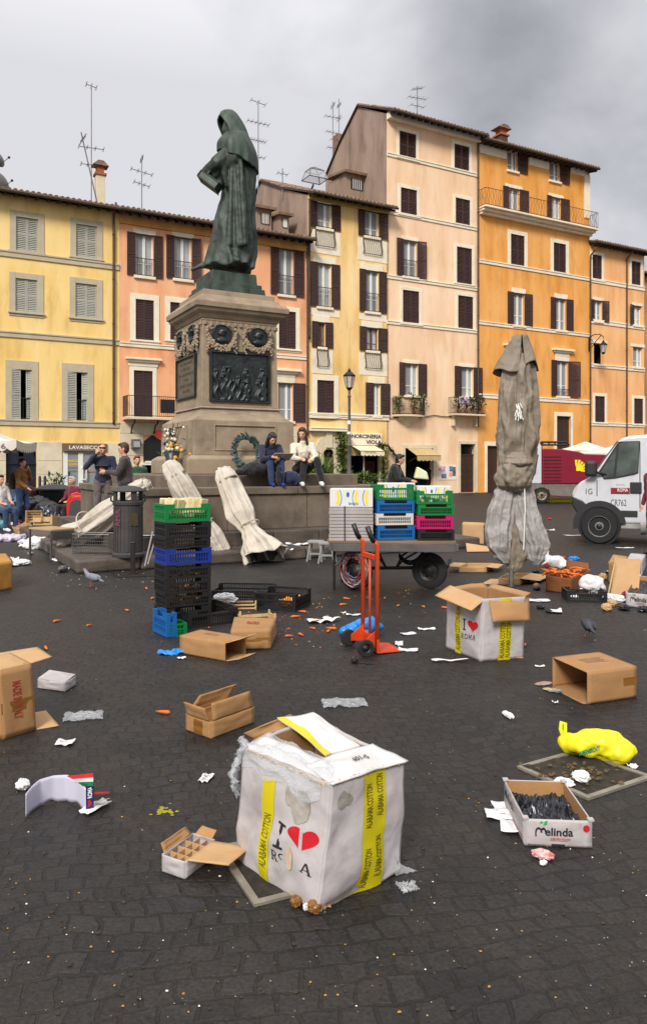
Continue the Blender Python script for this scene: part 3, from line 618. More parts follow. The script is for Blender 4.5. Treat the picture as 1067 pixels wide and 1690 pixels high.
H4.band(710, 206, 217, out=.35); H4.pipe(786.5, 232, 705)
for (a, b, c, d), e in ((s4, .22), (d4, .2)):
    m = MB(); ring(m, a, b, 0.01, d, e, e, 0, -.05, .05); m.build('stone_door_frame', M_TRAV, H4.root, bevel=.015)
a, b, c, d = d4; dr = MB().bx(a, b, .15, .2, .01, d - .7).bx((a + b) / 2 - .015, (a + b) / 2 + .015, .13, .149, .01, d - .7).bx(a, b, .12, .2, d - .7, d - .6).build('door', M_DOOR, H4.root)
for j in range(2):
    m = MB()
    for i in range(1, 6): x0_ = a + .1 + j * (b - a) / 2; m.bx(x0_, x0_ + (b - a) / 2 - .2, .13, .149, i * .4 - .25, i * .4 + .05)
    m.build('door_panel', M_DOOR, dr)
m = MB()
for i in range(7): m.tube([((a + b) / 2 + (i - 3) * .12, .1, d - .58), ((a + b) / 2 + (i - 3) * .2, .1, d - .02)], .014, 4)
m.build('grille', M_IRON, dr)
awning(H4, 'short tan awning with a scalloped edge over the dark shop next to the posters', 671, 727, 740, 752, 761, 1.0, mat('tan_awning', lin(190, 164, 116), rough=.85, var=.1, grime=.4, gcol=lin(150, 120, 80)), mat('brown_bar', lin(78, 46, 38)))

# ---- 5 orange house
zz = zt(880, 258)
H5 = House('orange_house', 'tall bright orange house with a long iron balcony near its roof', 'house', 788, 972, zz, W_ORA, [(-.7, zz - .05), (5, zz + 1.2), (10.5, zz - 1)])
H5.open(837, 837, 852.7, 869, 250, 282, state='half', lintel=False, top=.05); H5.open(906, 906, 922.5, 937.5, 267, 299, state='half', lintel=False, top=.05)
H5.open(829, 838, 856, 871, 311, 359, sw=.25, top=.2); H5.open(901, 909, 924, 938, 326, 373, sw=.25, top=.2)
H5.closed(842, 864.6, 388, 437.5, sw=.26); H5.closed(912.5, 933, 402, 449, sw=.26)
H5.open(836, 846, 864, 876.6, 484, 537, top=.3); H5.open(907, 916, 933, 944.5, 493, 545, top=.3)
H5.open(830, 838, 858, 868, 588, 652, top=.3, cor=.3, rail=.2); H5.open(908, 917.5, 936, 953, 596, 654, top=.3, cor=.35, rail=.2)
d5 = H5.hole(803, 822, 736, 814); e5 = H5.hole(917.5, 940.6, 687, 760); H5.finish()
H5.band(875, 442, 448); H5.band(880, 540, 546); H5.band(880, 655, 662); H5.band(875, 261, 274, 790, 834, out=.08); H5.band(890, 265, 277, 871, 904, out=.08); H5.band(950, 277, 288, 940, 965, out=.08)
z0_ = H5.q(966, 360)[1]; a = H5.q(963, 360)[0]; MB().bx(a, H5.W - .004, -.07, .02, z0_, zz - .3).build('corner_pilaster', M_TRIM, H5.root, bevel=.012)
z_ = H5.q(880, 366)[1]; bc = MB().bx(-.0, H5.W + .1, -.7, -.001, z_ + .04, z_ + .16).bx(.05, H5.W + .05, -.5, -.001, z_ - .1, z_ + .036).bx(.1, H5.W, -.25, -.001, z_ - .26, z_ - .104).build('balcony', M_TRIM, H5.root, bevel=.02)
railing(bc, .05, H5.W + .06, .66, z_ + .16, z_ + 1.2, M_RUST, .14, depth=.64, curly=True)
for r in (d5, e5):
    a, b, c, d = r; m = MB(); ring(m, a, b, max(c, .01), d, .2, .25, 0, -.05, .05); m.build('stone_door_frame', M_TRIM, H5.root, bevel=.015)
    MB().bx(a, b, .15, .2, max(c, 0.01), d - .02).bx((a + b) / 2 - .02, (a + b) / 2 + .02, .13, .149, max(c, .01), d - .02).build('door', M_DOOR, H5.root)
# ---- 6 light orange house
zz = zt(1015, 409)
H6 = House('light_orange_house', 'lower light orange house with small white framed windows at the right', 'house', 972, 1062, zz, W_LOR, [(-.6, zz - .05), (5, zz + 1), (10.5, zz)])
for a in ((976.5, 992, 421, 462), (1041, 1056, 432, 470), (980.7, 997, 654, 697), (1045, 1060, 658, 700)): H6.closed(*a, sw=.2)
H6.open(971.5, 979, 992, 1001.6, 496, 530); H6.open(1036, 1044, 1057, 1057, 505, 537)
for a in ((979, 996, 567, 601), (1043.6, 1058.6, 573, 606)): H6.open(a[0], *a[:2], a[1], a[2], a[3], sw=.25, state='half' if a[0] > 1000 else 'dark')
H6.finish(); H6.band(1017, 466, 473); H6.band(1016, 532, 539); H6.band(1018, 604, 610); H6.band(1020, 698, 704); H6.pipe(1031.6, 425, 740); H6.pipe(971.5, 420, 740)
# ---- 7 sliver at the edge, set back
zz = zt(1080, 438)
H7 = House('brown_house', 'brown tiled house just showing at the right edge behind the others', 'house', 1064, 1140, zz, wallm('plaster_brown', lin(176, 132, 92)), [(-.4, zz), (4, zz + .7), (8, zz)])
H7.root.location += nF * 2.0; H7.closed(1080, 1096, 470, 510); H7.closed(1080, 1096, 570, 610); H7.finish()

o = MB().tube([(fx(512) + (fx(760) - fx(512)) * i / 20, -.06, fs(512, 690)[1] + (fs(760, 684)[1] - fs(512, 690)[1]) * i / 20 - .12 * abs(math.sin(i * .785))) for i in range(21)], .025, 5).build('cable', M_BLACK, None); o.location = P0; o.rotation_euler = (0, 0, ROT); tag(o, 'black cable sagging across the narrow yellow and pink beige house fronts', 'cable')
# ---- things on roofs
def chimney(label, loc, w, h, mt, pot=True):
    t = thing('chimney', label, 'chimney', loc, ROT); MB().bx(-w / 2, w / 2, -w / 2, w / 2, -1.2, h).build('stack', mt, t, bevel=.02)
    if pot:
        MB().bx(-w * .65, w * .65, -w * .65, w * .65, h + .002, h + .1).build('collar', M_TERR, t); m = MB().bx(-w * .4, w * .4, -w * .4, w * .4, h + .1, h + .45); m.build('flue', M_TERR, t)
        MB().prism([(-w * .9, h + .45), (w * .9, h + .45), (w * .3, h + .68), (-w * .3, h + .68)], -w * .7, w * .7).build('cap', M_TILE, t)
    return t
def on_roof(px, py, back): p = onplane(px, py, P0 + nF * back, nF); return p
chimney('slim grey chimney with a tiled cap on the yellow house roof', on_roof(165, 325, 1.2), .42, 1.0, M_TRAV)
chimney('squat tiled chimney on the orange house roof', on_roof(826, 229, 1.0), .6, .1, M_PIPE)
chimney('rough reddish chimney on the ridge behind the tall side wall', on_roof(560, 238, 12.5), .8, .6, mat('old_brick', lin(128, 92, 76), rough=.9, var=.25), False)
chimney('tall grey plaster chimney beside the tall side wall', on_roof(569, 262, 11), .7, .5, W_MAU, False)
def dormer(label, px0, px1, y0, y1, back, mt):
    p = on_roof(px0, y1, back); q = on_roof(px1, y0, back); w_ = (q - p).dot(dF); h_ = q.z - p.z
    t = thing('dormer', label, 'dormer', p, ROT); MB().bx(0, w_, 0, 2, -1.5, h_).build('wall', mt, t)
    MB().add([(-.2, -.3, h_ - .02), (w_ + .2, -.3, h_ - .02), (w_ + .2, 2.2, h_ + .35), (-.2, 2.2, h_ + .35)], [(0, 1, 2, 3)]).build('roof', M_TILE, t, solid=.14)
    wd = MB().bx(w_ * .25, w_ * .85, -.04, -.005, h_ * .15, h_ * .7).build('window', M_DARK, t); m = MB()
    for i in range(1, 6): m.bx(w_ * (.25 + .1 * i) - .02, w_ * (.25 + .1 * i) + .02, -.06, -.045, h_ * .15, h_ * .7)
    m.build('bars', M_WHITE, wd); return t
dormer('small tiled dormer on the narrow house roof below the tall side wall', 570, 603, 291, 314, 2.4, W_MAU)
dormer('plastered roof hatch with white bars above the peach house', 462, 476, 356, 378, 1.2, W_MAU)
dormer('low roof shed with a dark opening just behind the statue', 424, 448, 346, 372, 2.0, W_MAU)
t = thing('roof_lantern', 'small glazed roof lantern on the narrow yellow house', 'skylight', on_roof(519, 297, 3), ROT)
m = MB(); g0 = [(-.6, -.5, 0), (.6, -.5, 0), (.6, .5, 0), (-.6, .5, 0)]; g1 = [(-.45, -.35, .5), (.45, -.35, .5), (.45, .35, .5), (-.45, .35, .5)]
for i in range(4): m.tube([g0[i], g1[i]], .03, 4).tube([g0[i], g0[(i + 1) % 4]], .03, 4).tube([g1[i], g1[(i + 1) % 4]], .03, 4).tube([g1[i], (0, 0, .75)], .03, 4)
m.build('frame', M_ANT, t); MB().add(g0 + g1 + [(0, 0, .75)], [(0, 1, 5, 4), (1, 2, 6, 5), (2, 3, 7, 6), (3, 0, 4, 7), (4, 5, 8), (5, 6, 8), (6, 7, 8), (7, 4, 8)]).build('pane', M_GLASS, t)
def antenna(label, px, y0, y1, arms, back=2.5, lean=0):
    p = on_roof(px, y1, back); h_ = on_roof(px, y0, back).z - p.z; t = thing('aerial', label, 'antenna', p - V((0, 0, 1)), ROT)
    MB().tube([(0, 0, 0), (lean, 0, h_ + 1)], .03, 6).build('mast', M_ANT, t)
    for fz, l_, an, n_ in arms:
        z = 1 + h_ * fz; x = lean * fz; d_ = V((math.cos(an), 0, math.sin(an) * .6)); m = MB(); c_ = V((x, 0, z)); m.tube([c_ - d_ * l_ / 2, c_ + d_ * l_ / 2], .02, 5)
        for i in range(n_): q = c_ + d_ * l_ * (i / max(1, n_ - 1) - .5); m.tube([q - V((0, .3, 0)), q + V((0, .3, 0))], .011, 4); m.tube([q - V((0, 0, .12)), q + V((0, 0, .12))], .01, 4)
        m.build('arm', M_ANT, t)
    return t
antenna('tallest plain aerial mast with a short arm at its tip on the yellow house', 151, 142, 318, [(1, .5, -.25, 3), (.42, 1.2, .1, 4)])
antenna('leaning aerial beside the slim chimney', 166, 225, 325, [(.9, .6, 1.2, 5), (.5, .9, .1, 4)], 1.0, -.9)
antenna('small aerial with two crossed arms on the peach house roof', 234, 258, 350, [(.95, .4, 1.5, 6), (.72, 1.1, -.2, 4), (.5, .8, -.25, 4)])
antenna('tall many armed aerial directly behind the statue', 426, 165, 375, [(.98, .9, -.2, 3), (.82, 1.3, 0, 6), (.68, .9, 0, 6), (.55, .8, .1, 4)], 4)
antenna('aerial with several short arms left of the tall side wall', 549, 168, 295, [(.95, .5, 1.4, 6), (.8, 1.2, .1, 5), (.6, 1, 0, 5), (.4, .8, .1, 4)], 9)
antenna('thin aerial with stacked rings right behind the other one', 559, 163, 270, [(.9, .4, 1.5, 7), (.7, .6, 1.4, 5), (.35, 1.3, 0, 4)], 11)
antenna('aerial with a long pointer arm on the pink beige house', 688, 142, 186, [(.9, .9, .5, 5), (.55, 1.3, .15, 5), (.25, 1, .1, 3)], 3)
antenna('tiny thin aerial above the roof edge right of the statue', 466, 278, 300, [(.6, .6, 0, 3)], 3)
for lb, px, py, r_ in (('larger grey satellite dish on the yellow roof', 3, 300, .48), ('smaller satellite dish above the larger one', -2, 262, .38)):
    t = thing('satellite_dish', lb, 'satellite dish', on_roof(px, py, 1.5), ROT + R(40)); rm = Matrix.Rotation(R(75), 4, 'X')
    m = MB(); m.T = rm; m.lathe([(.001, .1), (r_ * .5, .07), (r_ * .8, .03), (r_, -.03), (r_ * .8, .02), (r_ * .5, .06), (.001, .09)], 20); m.build('dish', M_ANT, t, smooth=True)
    MB().tube([(0, 0, -1), (0, 0.12, 0)], .03, 6).build('mast', M_ANT, t); MB().tube([(0, 0, -.3), (0.1, -.5, 0)], .015, 5).ball((0.1, -.52, 0.02), .06).build('receiver', M_IRON, t)
# ================================================================ THE MONUMENT
CM = V((-2.13, 16.33, 0)); MONR = ROT
def mloc(px, py, w_=None, side='front', inset=0):
    """photo point on a vertical face of the square monument -> local coordinates"""
    if side == 'front': p = onplane(px, py, CM - nF * w_, nF)
    else: p = onplane(px, py, CM - dF * w_, dF)
    q = p - CM; return V((q.dot(dF), q.dot(nF), q.z))
t = thing('stone_platform', 'stepped granite platform with a chest high wall under the pedestal of the statue', 'platform', CM, MONR)
def rough_block(mb, x0, x1, y0, y1, z0, z1, seed, n=1, j=.012):
    q = random.Random(seed); w = (x1 - x0) / n
    for i in range(n):
        a, b = x0 + i * w + .006, x0 + (i + 1) * w - .006; k = lambda: q.uniform(-j, j)
        mb.add([(a + k() * .3, y0 + k(), z0), (b + k() * .3, y0 + k(), z0), (b, y1, z0), (a, y1, z0), (a, y0 + k(), z1 + k() * .5), (b, y0 + k(), z1 + k() * .5), (b, y1, z1), (a, y1, z1)],
               [(0, 3, 2, 1), (4, 5, 6, 7), (0, 1, 5, 4), (1, 2, 6, 5), (2, 3, 7, 6), (3, 0, 4, 7)])
def square_course(name, w, inner, z0, z1, n, seed, mt, bev=.02, j=.012):
    for k, nm in enumerate((name,) * 4):
        m = MB(); m.T = Matrix.Rotation(k * math.pi / 2, 4, 'Z'); rough_block(m, -w, w - (w - inner) - .004, -w, -inner, z0, z1, seed + k, n, j); m.build(nm, mt, t, bevel=bev)
square_course('kerb_step', 3.85, 2.9, 0, .2, 7, 3, M_STEP, .035, .03); MB().bx(-2.9, 2.9, -2.9, 2.9, 0, .19).build('fill', M_STEP, t)
square_course('upper_step', 3.05, 2.55, .19, .43, 6, 9, M_STEP, .02, .012)
square_course('wall_course', 2.6, 2.3, .43, 1.08, 3, 21, M_STONED, .012, .004); square_course('wall_coping', 2.64, 2.0, 1.082, 1.22, 3, 31, M_STONED, .015, .004)
MB().bx(-2.1, 2.1, -2.1, 2.1, 1.1, 1.445).build('top_slab', M_STONED, t, bevel=.02)
p = thing('pedestal', 'tall square granite pedestal with bronze reliefs, portrait medallions and carved garlands', 'pedestal', CM + V((0, 0, 1.447)), MONR)
zo = 1.447
m = MB(); m.frus(1.3, 1.3, 0, .3).frus(1.3, 1.18, .3, .38); m.build('plinth', M_STONE, p, bevel=.015)
m = MB(); m.frus(1.12, 1.1, .38, 1.1)
for k in range(4):
    m.T = Matrix.Rotation(k * math.pi / 2, 4, 'Z'); ring(m, -.66, .66, .5, .98, .025, .025, .025, -1.135, -1.1)
m.T = None; m.build('lower_block', M_STONE, p, bevel=.012)
m = MB()
for i in range(8):
    a = i / 8; w0 = 1.08 - .22 * math.sin(a * math.pi / 2); w1 = 1.08 - .22 * math.sin((a + .125) * math.pi / 2); m.frus(w0 + .0, w1, 1.1 + a * .25, 1.1 + (a + .125) * .25)
m.frus(.9, .88, 1.352, 1.39); m.build('base_moulding', M_STONE, p, bevel=.006)
m = MB().frus(.855, .825, 1.39, 3.15); m.build('shaft', M_STONE, p, bevel=.012)
m = MB().frus(.835, .835, 3.152, 3.2)
for k in range(4):
    m.T = Matrix.Rotation(k * math.pi / 2, 4, 'Z')
    for i in range(13): x = -.78 + i * .13; m.bx(x - .03, x + .03, -.868, -.83, 3.06, 3.14)
m.T = None; m.build('frieze', M_STONE, p, bevel=.008)
m = MB()
for (w0, w1, z0, z1) in ((.85, .88, 3.2, 3.24), (.88, .9, 3.24, 3.28), (.9, .97, 3.28, 3.33), (.97, 1.0, 3.33, 3.40), (1.03, 1.04, 3.402, 3.5), (1.04, .98, 3.5, 3.58)): m.frus(w0, w1, z0, z1)
m.frus(.9, .86, 3.582, 3.68).frus(.8, .8, 3.682, 3.8)
m.build('cornice', M_STONE, p, bevel=.01)
# bronze reliefs
def relief_grid(nm, side, pxs, pys, wv, seed, mt, amp=.05, framew=.05):
    a = mloc(pxs[0], (pys[0] + pys[1]) / 2, wv, side); b = mloc(pxs[1], (pys[0] + pys[1]) / 2, wv, side); zz0 = mloc((pxs[0] + pxs[1]) / 2, pys[1], wv, side).z - zo; zz1 = mloc((pxs[0] + pxs[1]) / 2, pys[0], wv, side).z - zo
    ux = (b - a); ux.z = 0; L_ = ux.length; ux.normalize(); out = V((0, -1, 0)) if side == 'front' else V((-1, 0, 0)); o = V((a.x, a.y, zz0)); H_ = zz1 - zz0
    m = MB()
    for (u0, u1, v0, v1) in ((-framew, 0, -framew, H_ + framew), (L_, L_ + framew, -framew, H_ + framew), (0, L_, -framew, 0), (0, L_, H_, H_ + framew)):
        c = [o + ux * u + V((0, 0, v)) + out * d_ for d_ in (-.03, .06) for u, v in ((u0, v0), (u1, v0), (u1, v1), (u0, v1))]; m.add(c, [(0, 3, 2, 1), (4, 5, 6, 7), (0, 1, 5, 4), (1, 2, 6, 5), (2, 3, 7, 6), (3, 0, 4, 7)])
    pn = m.build(nm, mt, p, bevel=.006)
    return pn, o, ux, out, L_, H_
pn, o, ux, out, L_, H_ = relief_grid('relief_panel', 'front', (348.7, 441), (585, 660.5), .845, 1, M_BROND)
q = random.Random(5)
figs = [(q.uniform(.05, .95), q.uniform(.35, .6), q.uniform(.7, 1.1)) for _ in range(15)]
def rel(u, v):
    x, z = u * L_, v * H_; h = .02 + .006 * noise.noise(V((x * 14, z * 14, 2)))
    for i, (fxx, fh, s_) in enumerate(figs):
        cx = fxx * L_; top = fh * H_ * s_ + .08; w = .05
        if z < top: d_ = abs(x - cx - .03 * math.sin(z * 20 + i)) / (w * (1.35 - z / top * .6)); h = max(h, .02 + .06 * max(0, 1 - d_ * d_)) if d_ < 1 else h
        d2 = ((x - cx) ** 2 + (z - top - .03) ** 2) / (.035 ** 2)
        if d2 < 1: h = max(h, .02 + .07 * math.sqrt(1 - d2))
    p_ = o + ux * x + V((0, 0, z)) + out * h; return p_
MB().grid(rel, 110, 80).build('relief', M_BROND, pn, smooth=True)
pn, o, ux, out, L_, H_ = relief_grid('inscription_panel', 'left', (294.5, 324), (592, 655), .845, 1, M_BROND, framew=.04)
MB().add([o + out * .02, o + ux * L_ + out * .02, o + ux * L_ + V((0, 0, H_)) + out * .02, o + V((0, 0, H_)) + out * .02], [(0, 1, 2, 3)]).build('tablet', mat('tablet_bronze', lin(96, 84, 66), rough=.6, var=.3, scale=6), pn)
for i, (s_, wd_) in enumerate((('A BRUNO', .62), ('IL SECOLO', .5), ('DA LUI DIVINATO', .8), ('QUI', .25), ('DOVE IL ROGO', .7), ('ARSE', .4))):
    text_on(pn, s_, mat('brass_letters', lin(66, 58, 40), rough=.5, metal=.4), o + ux * (L_ * (1 - wd_) / 2) + out * .02 + V((0, 0, H_ * (.84 - i * .145))), ux, ZU, L_ * wd_, H_ * .075, lift=.008)
def medallion(side, px, py, r_):
    wv = .845; c = mloc(px, py, wv, side); c.z -= zo; m = MB(); rot = Matrix.Rotation(R(90), 4, 'X') if side == 'front' else Matrix.Rotation(R(90), 4, 'X').to_4x4() @ Matrix.Identity(4)
    if side != 'front': rot = Matrix.Rotation(R(-90), 4, 'Z') @ Matrix.Rotation(R(90), 4, 'X')
    m.T = Matrix.Translation(c) @ rot; m.lathe([(r_, -.03), (r_ * 1.02, .05), (r_ * .94, .07), (r_ * .9, .045), (.001, .05)], 32)
    md = m.build('medallion', M_BROND, p, smooth=True, auto=40)
    m = MB(); m.T = Matrix.Translation(c) @ rot; m.ball((0, .04, .05), (r_ * .38, r_ * .48, .06)).ball((0, -r_ * .55, .05), (r_ * .6, r_ * .32, .05)).ball((-r_ * .36, 0.02, .06), (r_ * .12, r_ * .1, .03)).ball((.03, r_ * .35, .06), (r_ * .42, r_ * .25, .06)); m.fused('portrait', M_BROND, md, voxel=.012)
    # garland: hanging fruit and leaves under the medallion, ribbons above
    m = MB(); q = random.Random(int(px)); R1 = r_ * 1.32
    for i in range(64):
        a = math.pi * (1.08 + .84 * (i / 63)) ; rr = R1 * (1 + .04 * math.sin(i)); th = .045 + .05 * math.sin((i / 63) * math.pi)
        for k in range(3): m.ball((math.cos(a) * rr * 1.05 + q.uniform(-1, 1) * th * .6, math.sin(a) * rr * 1.05 + q.uniform(-1, 1) * th * .6, .03 + q.uniform(0, th * .6)), q.uniform(.022, .036), 7, 5)
    for sx in (-1, 1):
        for k in range(16): m.ball((sx * (R1 + .03) + q.uniform(-.03, .03), .12 - k * .032, .035 + q.uniform(0, .02)), .034 * (1 - .03 * k) + .008, 6, 4)
        m.tube([(sx * (R1 + .02), .14, .03), (sx * (R1 - .06), .2, .06), (sx * (R1 - .12), .14, .03), (sx * (R1 - .04), .1, .05)], .018, 5)
    m.T = Matrix.Translation(c) @ rot
    m2 = MB(); m2.v = [tuple(m.T @ V(v)) for v in m.v]; m2.f = m.f; m2.m = m.m; m2.build('garland', M_STONE, p, smooth=True)
for a in (('front', 365, 553, .205), ('front', 424.5, 558, .205), ('left', 300.5, 563, .205), ('left', 320.5, 553, .205)): medallion(*a)

# ---- statue
SZ = 16.2
def S(x, y, d_=0): return V(((240 + x / 3.81 - HX) / FP * SZ, SZ + d_, CH + (HY - (160 + y / 3.81)) / FP * SZ))
sroot = thing('statue', 'dark green bronze statue of a hooded friar holding a book, standing high on the pedestal', 'statue', (S(575, 0).x, SZ, CM.z + zo + 3.8), 0)
SO = V(sroot.location)
m = MB().frus(.66, .64, .003, .16).frus(.6, .59, .16, .26).frus(.52, .5, .262, .5); bo = CM - V((SO.x, SO.y, 0)); bo.z = 0
br_ = m.build('bronze_base', M_BRONG, sroot, bevel=.015); br_.location = bo; br_.rotation_euler = (0, 0, MONR)
m2 = MB()
zb = .5 + SO.z
rows = [(300, 505, 660), (350, 500, 682), (400, 498, 690), (450, 496, 694), (520, 488, 695), (600, 478, 692), (650, 470, 690), (700, 452, 688), (750, 440, 688), (800, 430, 690), (850, 420, 692), (900, 410, 693), (950, 398, 694), (1000, 384, 694), (1040, 372, 693), (1080, 358, 692)]
def rowat(y):
    for (a, b) in zip(rows[:-1], rows[1:]):
        if y <= b[0]: k = (y - a[0]) / (b[0] - a[0]); k = max(0, k); return a[1] + (b[1] - a[1]) * k, a[2] + (b[2] - a[2]) * k
    return rows[-1][1:]
def robe(u, v):
    y = 300 + v * 780; xl, xr = rowat(y); th = u * 2 * math.pi; cx = (xl + xr) / 2; hw = (xr - xl) / 2 * .00346
    f = min(1, .25 + v * 1.0); ph = 2.2 * noise.noise(V((math.cos(th) * 1.5, math.sin(th) * 1.5, y * .0035))); f *= .75 + .8 * noise.noise(V((math.cos(th) * 1.2 + 4, math.sin(th) * 1.2, 1)))
    k = 1 + f * (.085 * (1 - 2 * abs(math.sin(th * 3.5 + ph * 1.5))) + .05 * math.sin(th * 11 + 1 + ph * 4 + y * .002) + .02 * math.sin(th * 19 + ph * 3)) + .06 * noise.noise(V((math.cos(th) * 2, math.sin(th) * 2, y * .006)))
    c = S(cx, y); hem = .05 * math.sin(th * 5) * (1 if v > .99 else 0)
    return c - SO + V((math.cos(th) * hw * min(k, 1.06), math.sin(th) * hw * .8 * k, hem))
m = MB().grid(robe, 120, 90, closed=True); n_ = 120
m.f += [list(range(n_))[::-1], [89 * n_ + i for i in range(n_)]]; m.m += [0, 0]
def s3(x, y, d_=0): return S(x, y, d_) - SO
q = random.Random(2)
m.cap(s3(560, 420, -.3), s3(450, 520, -.28), .22, .12).cap(s3(560, 470, -.2), s3(480, 560, -.2), .2, .12).cap(s3(575, 355, -.2), s3(470, 465, -.4), .2, .17).cap(s3(470, 470, -.42), s3(400, 500, -.32), .15, .11).cap(s3(500, 430, -.4), s3(520, 600, -.36), .12, .04)
m.cap(s3(560, 350, .25), s3(440, 470, .1), .18, .15).cap(s3(440, 470, .1), s3(395, 485, -.1), .13, .1)
m.cap(s3(585, 350, 0), s3(590, 300, 0), .3, .2).ball(s3(528, 205, -.03), (.15, .17, .22)).cap(s3(540, 250, 0), s3(555, 300, 0), .13, .2)
m.cap(s3(497, 200, -.07), s3(490, 215, -.08), .03, .025)
# feet and the trailing hem that reaches over the edge of the base
m.cap(s3(380, 1060, -.1), s3(300, 1098, -.15), .07, .03).cap(s3(560, 1045, -.36), s3(600, 1066, -.46), .08, .05)
# a long scapular fold down the front
for (x0_, x1_, d0) in ((572, 600, -.33), (610, 640, -.36), (560, 540, -.34)): m.cap(s3(x0_, 420, d0 - .02), s3(x1_, 960, d0 - .06), .05, .07)
def hook(m, pts, r): 
    for a, b in zip(pts[:-1], pts[1:]): m.cap(a, b, r, r, 7)
for k, (x, y) in enumerate(((372, 505), (366, 520), (364, 535), (366, 552))): hook(m, [s3(x + 30, y - 8, -.3), s3(x + 6, y + 2, -.36), s3(x, y + 16, -.34)], .028 - .002 * k)
hook(m, [s3(412, 498, -.3), s3(420, 520, -.42), s3(410, 535, -.44)], .03)
for k in range(4): hook(m, [s3(405 + k * 9, 462 + k * 2, -.05), s3(392 + k * 9, 480 + k * 3, -.16), s3(390 + k * 9, 500 + k * 3, -.2)], .026)
body = m.fused('robed_figure', M_BRONZE, sroot, voxel=.024, disp=.012, dscale=6, smooth_it=1)
hr = [(86, 530, 2), (96, 527, 30), (112, 524, 50), (135, 524, 66), (165, 533, 76), (205, 548, 82), (245, 560, 84), (275, 572, 86), (300, 580, 92)]
A0 = math.atan2(-.42, -1)
def hood(u, v):
    i = v * (len(hr) - 1); a = hr[min(int(i), len(hr) - 2)]; b = hr[min(int(i) + 1, len(hr) - 1)]; k = i - min(int(i), len(hr) - 2)
    y, cx, r_ = (a[j] + (b[j] - a[j]) * k for j in range(3)); gap = R(8 + 46 * min(1, v * 1.6)); th = A0 + gap + u * (2 * math.pi - 2 * gap)
    e = 1 + .04 * math.sin(u * 16 + v * 4) * v; pt = s3(cx, y) + V((math.cos(th), math.sin(th) * 1.05, 0)) * r_ * .00346 * e
    front = max(0, math.cos(th - A0)); pt += V((-.05, -.02, -.1 * v)) * front * front; return pt
MB().grid(hood, 60, 26).build('hood', M_BRONG, sroot, smooth=True, solid=.03)
def cape(u, v):
    th = u * 2 * math.pi; c_ = math.cos(th); hem = 345 + 125 * max(0, .5 + .5 * c_) ** .7 + 8 * math.sin(th * 6); y = 250 + v * (hem - 250)
    r_ = (74 + 46 * math.sin(min(1, v * 1.5) * math.pi / 2)); cx = 572 + 6 * v; e = 1 + .05 * math.sin(th * 7 + 1) * v + .03 * math.sin(th * 13) * v
    return s3(cx, y) + V((c_ * r_, math.sin(th) * r_ * 1.18, 0)) * .00346 * e
MB().grid(cape, 90, 20, closed=True).build('shoulder_cape', M_BRONG, sroot, smooth=True, solid=.035)
m = MB(); m.T = Matrix.Translation(s3(424, 575, -.3)) @ Matrix.Rotation(R(38), 4, 'Y') @ Matrix.Rotation(R(-8), 4, 'Z')
m.bx(-.27, .24, -.19, .16, -.085, -.065).bx(-.27, .24, -.19, .16, .065, .085).bx(-.27, -.25, -.19, .16, -.064, .064).bx(-.245, .22, -.17, .14, -.062, .062)
m.build('book', M_BRONZE, sroot, bevel=.008)

# ---- wreath and bouquet on the platform
def leaf(m, p_, d_, w, l, up=V((0, 0, 1)), curl=.2):
    d_ = d_.normalized(); s_ = d_.cross(up); s_ = s_.normalized() if s_.length > 1e-4 else V((1, 0, 0)); n_ = s_.cross(d_)
    m.add([p_, p_ + d_ * l * .5 + s_ * w / 2 + n_ * l * curl * .3, p_ + d_ * l + n_ * l * -curl * .3, p_ + d_ * l * .5 - s_ * w / 2 + n_ * l * curl * .3, p_ + d_ * l * .5], [(0, 4, 1), (4, 2, 1), (0, 3, 4), (4, 3, 2)])
M_WRE = mat('laurel_bronze_green', lin(26, 42, 42), rough=.5, c2=lin(76, 98, 96), scale=22)
wr = thing('laurel_wreath', 'dark blue green laurel wreath propped against the pedestal', 'wreath', CM + dF * mloc(407, 734, 1.42).x + nF * -1.42 + V((0, 0, 1.447)), MONR)
q = random.Random(4); m = MB(); wc = V((0, .02, .43)); tilt = Matrix.Rotation(R(-14), 3, 'X')
for i in range(240):
    a = q.uniform(0, 2 * math.pi); r_ = q.uniform(.2, .31); c = V((math.cos(a) * r_ * .92, q.uniform(-.06, .03), math.sin(a) * r_ * 1.18)); d_ = V((math.cos(a + q.uniform(.3, 1.3)), q.uniform(-.6, .2), math.sin(a + q.uniform(.3, 1.3))))
    leaf(m, wc + tilt @ c, d_, .045, .1, V((0, -1, .2)))
for i in range(26): a = q.uniform(-2.2, -1.0); leaf(m, wc + tilt @ V((math.cos(a) * .3 - .05, -.05, -.36 + q.uniform(-.04, .06))), V((q.uniform(-1, 1), -.4, q.uniform(-.6, .6))), .06, .12, V((0, -1, 0)))
m.build('leaves', M_WRE, wr); m = MB(); m.tube([wc + tilt @ V((math.cos(i * math.pi / 12) * .23, .0, math.sin(i * math.pi / 12) * .3)) for i in range(25)], .022, 6); m.build('ring', M_LEAFD, wr)
bl = mloc(283, 740, 1.4, 'left'); bq = thing('flower_bouquet', 'bouquet of white and yellow flowers in dark wrapping at the left corner of the pedestal', 'bouquet', CM + dF * -1.52 + nF * -1.0 + V((0, 0, 1.447)), MONR)
m = MB()
for i in range(70): p_ = V((q.gauss(0, .09), q.gauss(0, .09), q.uniform(.25, .85))); leaf(m, p_, V((q.uniform(-1, 1), q.uniform(-1, 1), q.uniform(-.2, 1))), .05, .16)
m.build('foliage', M_LEAFD, bq)
MB().lathe([(.1, 0), (.13, .05), (.1, .2), (.16, .45), (.12, .46), (.06, .2)], 14).build('wrapping', mat('dark_wrap', lin(40, 42, 44), rough=.4, var=.3), bq, smooth=True)
m = MB()
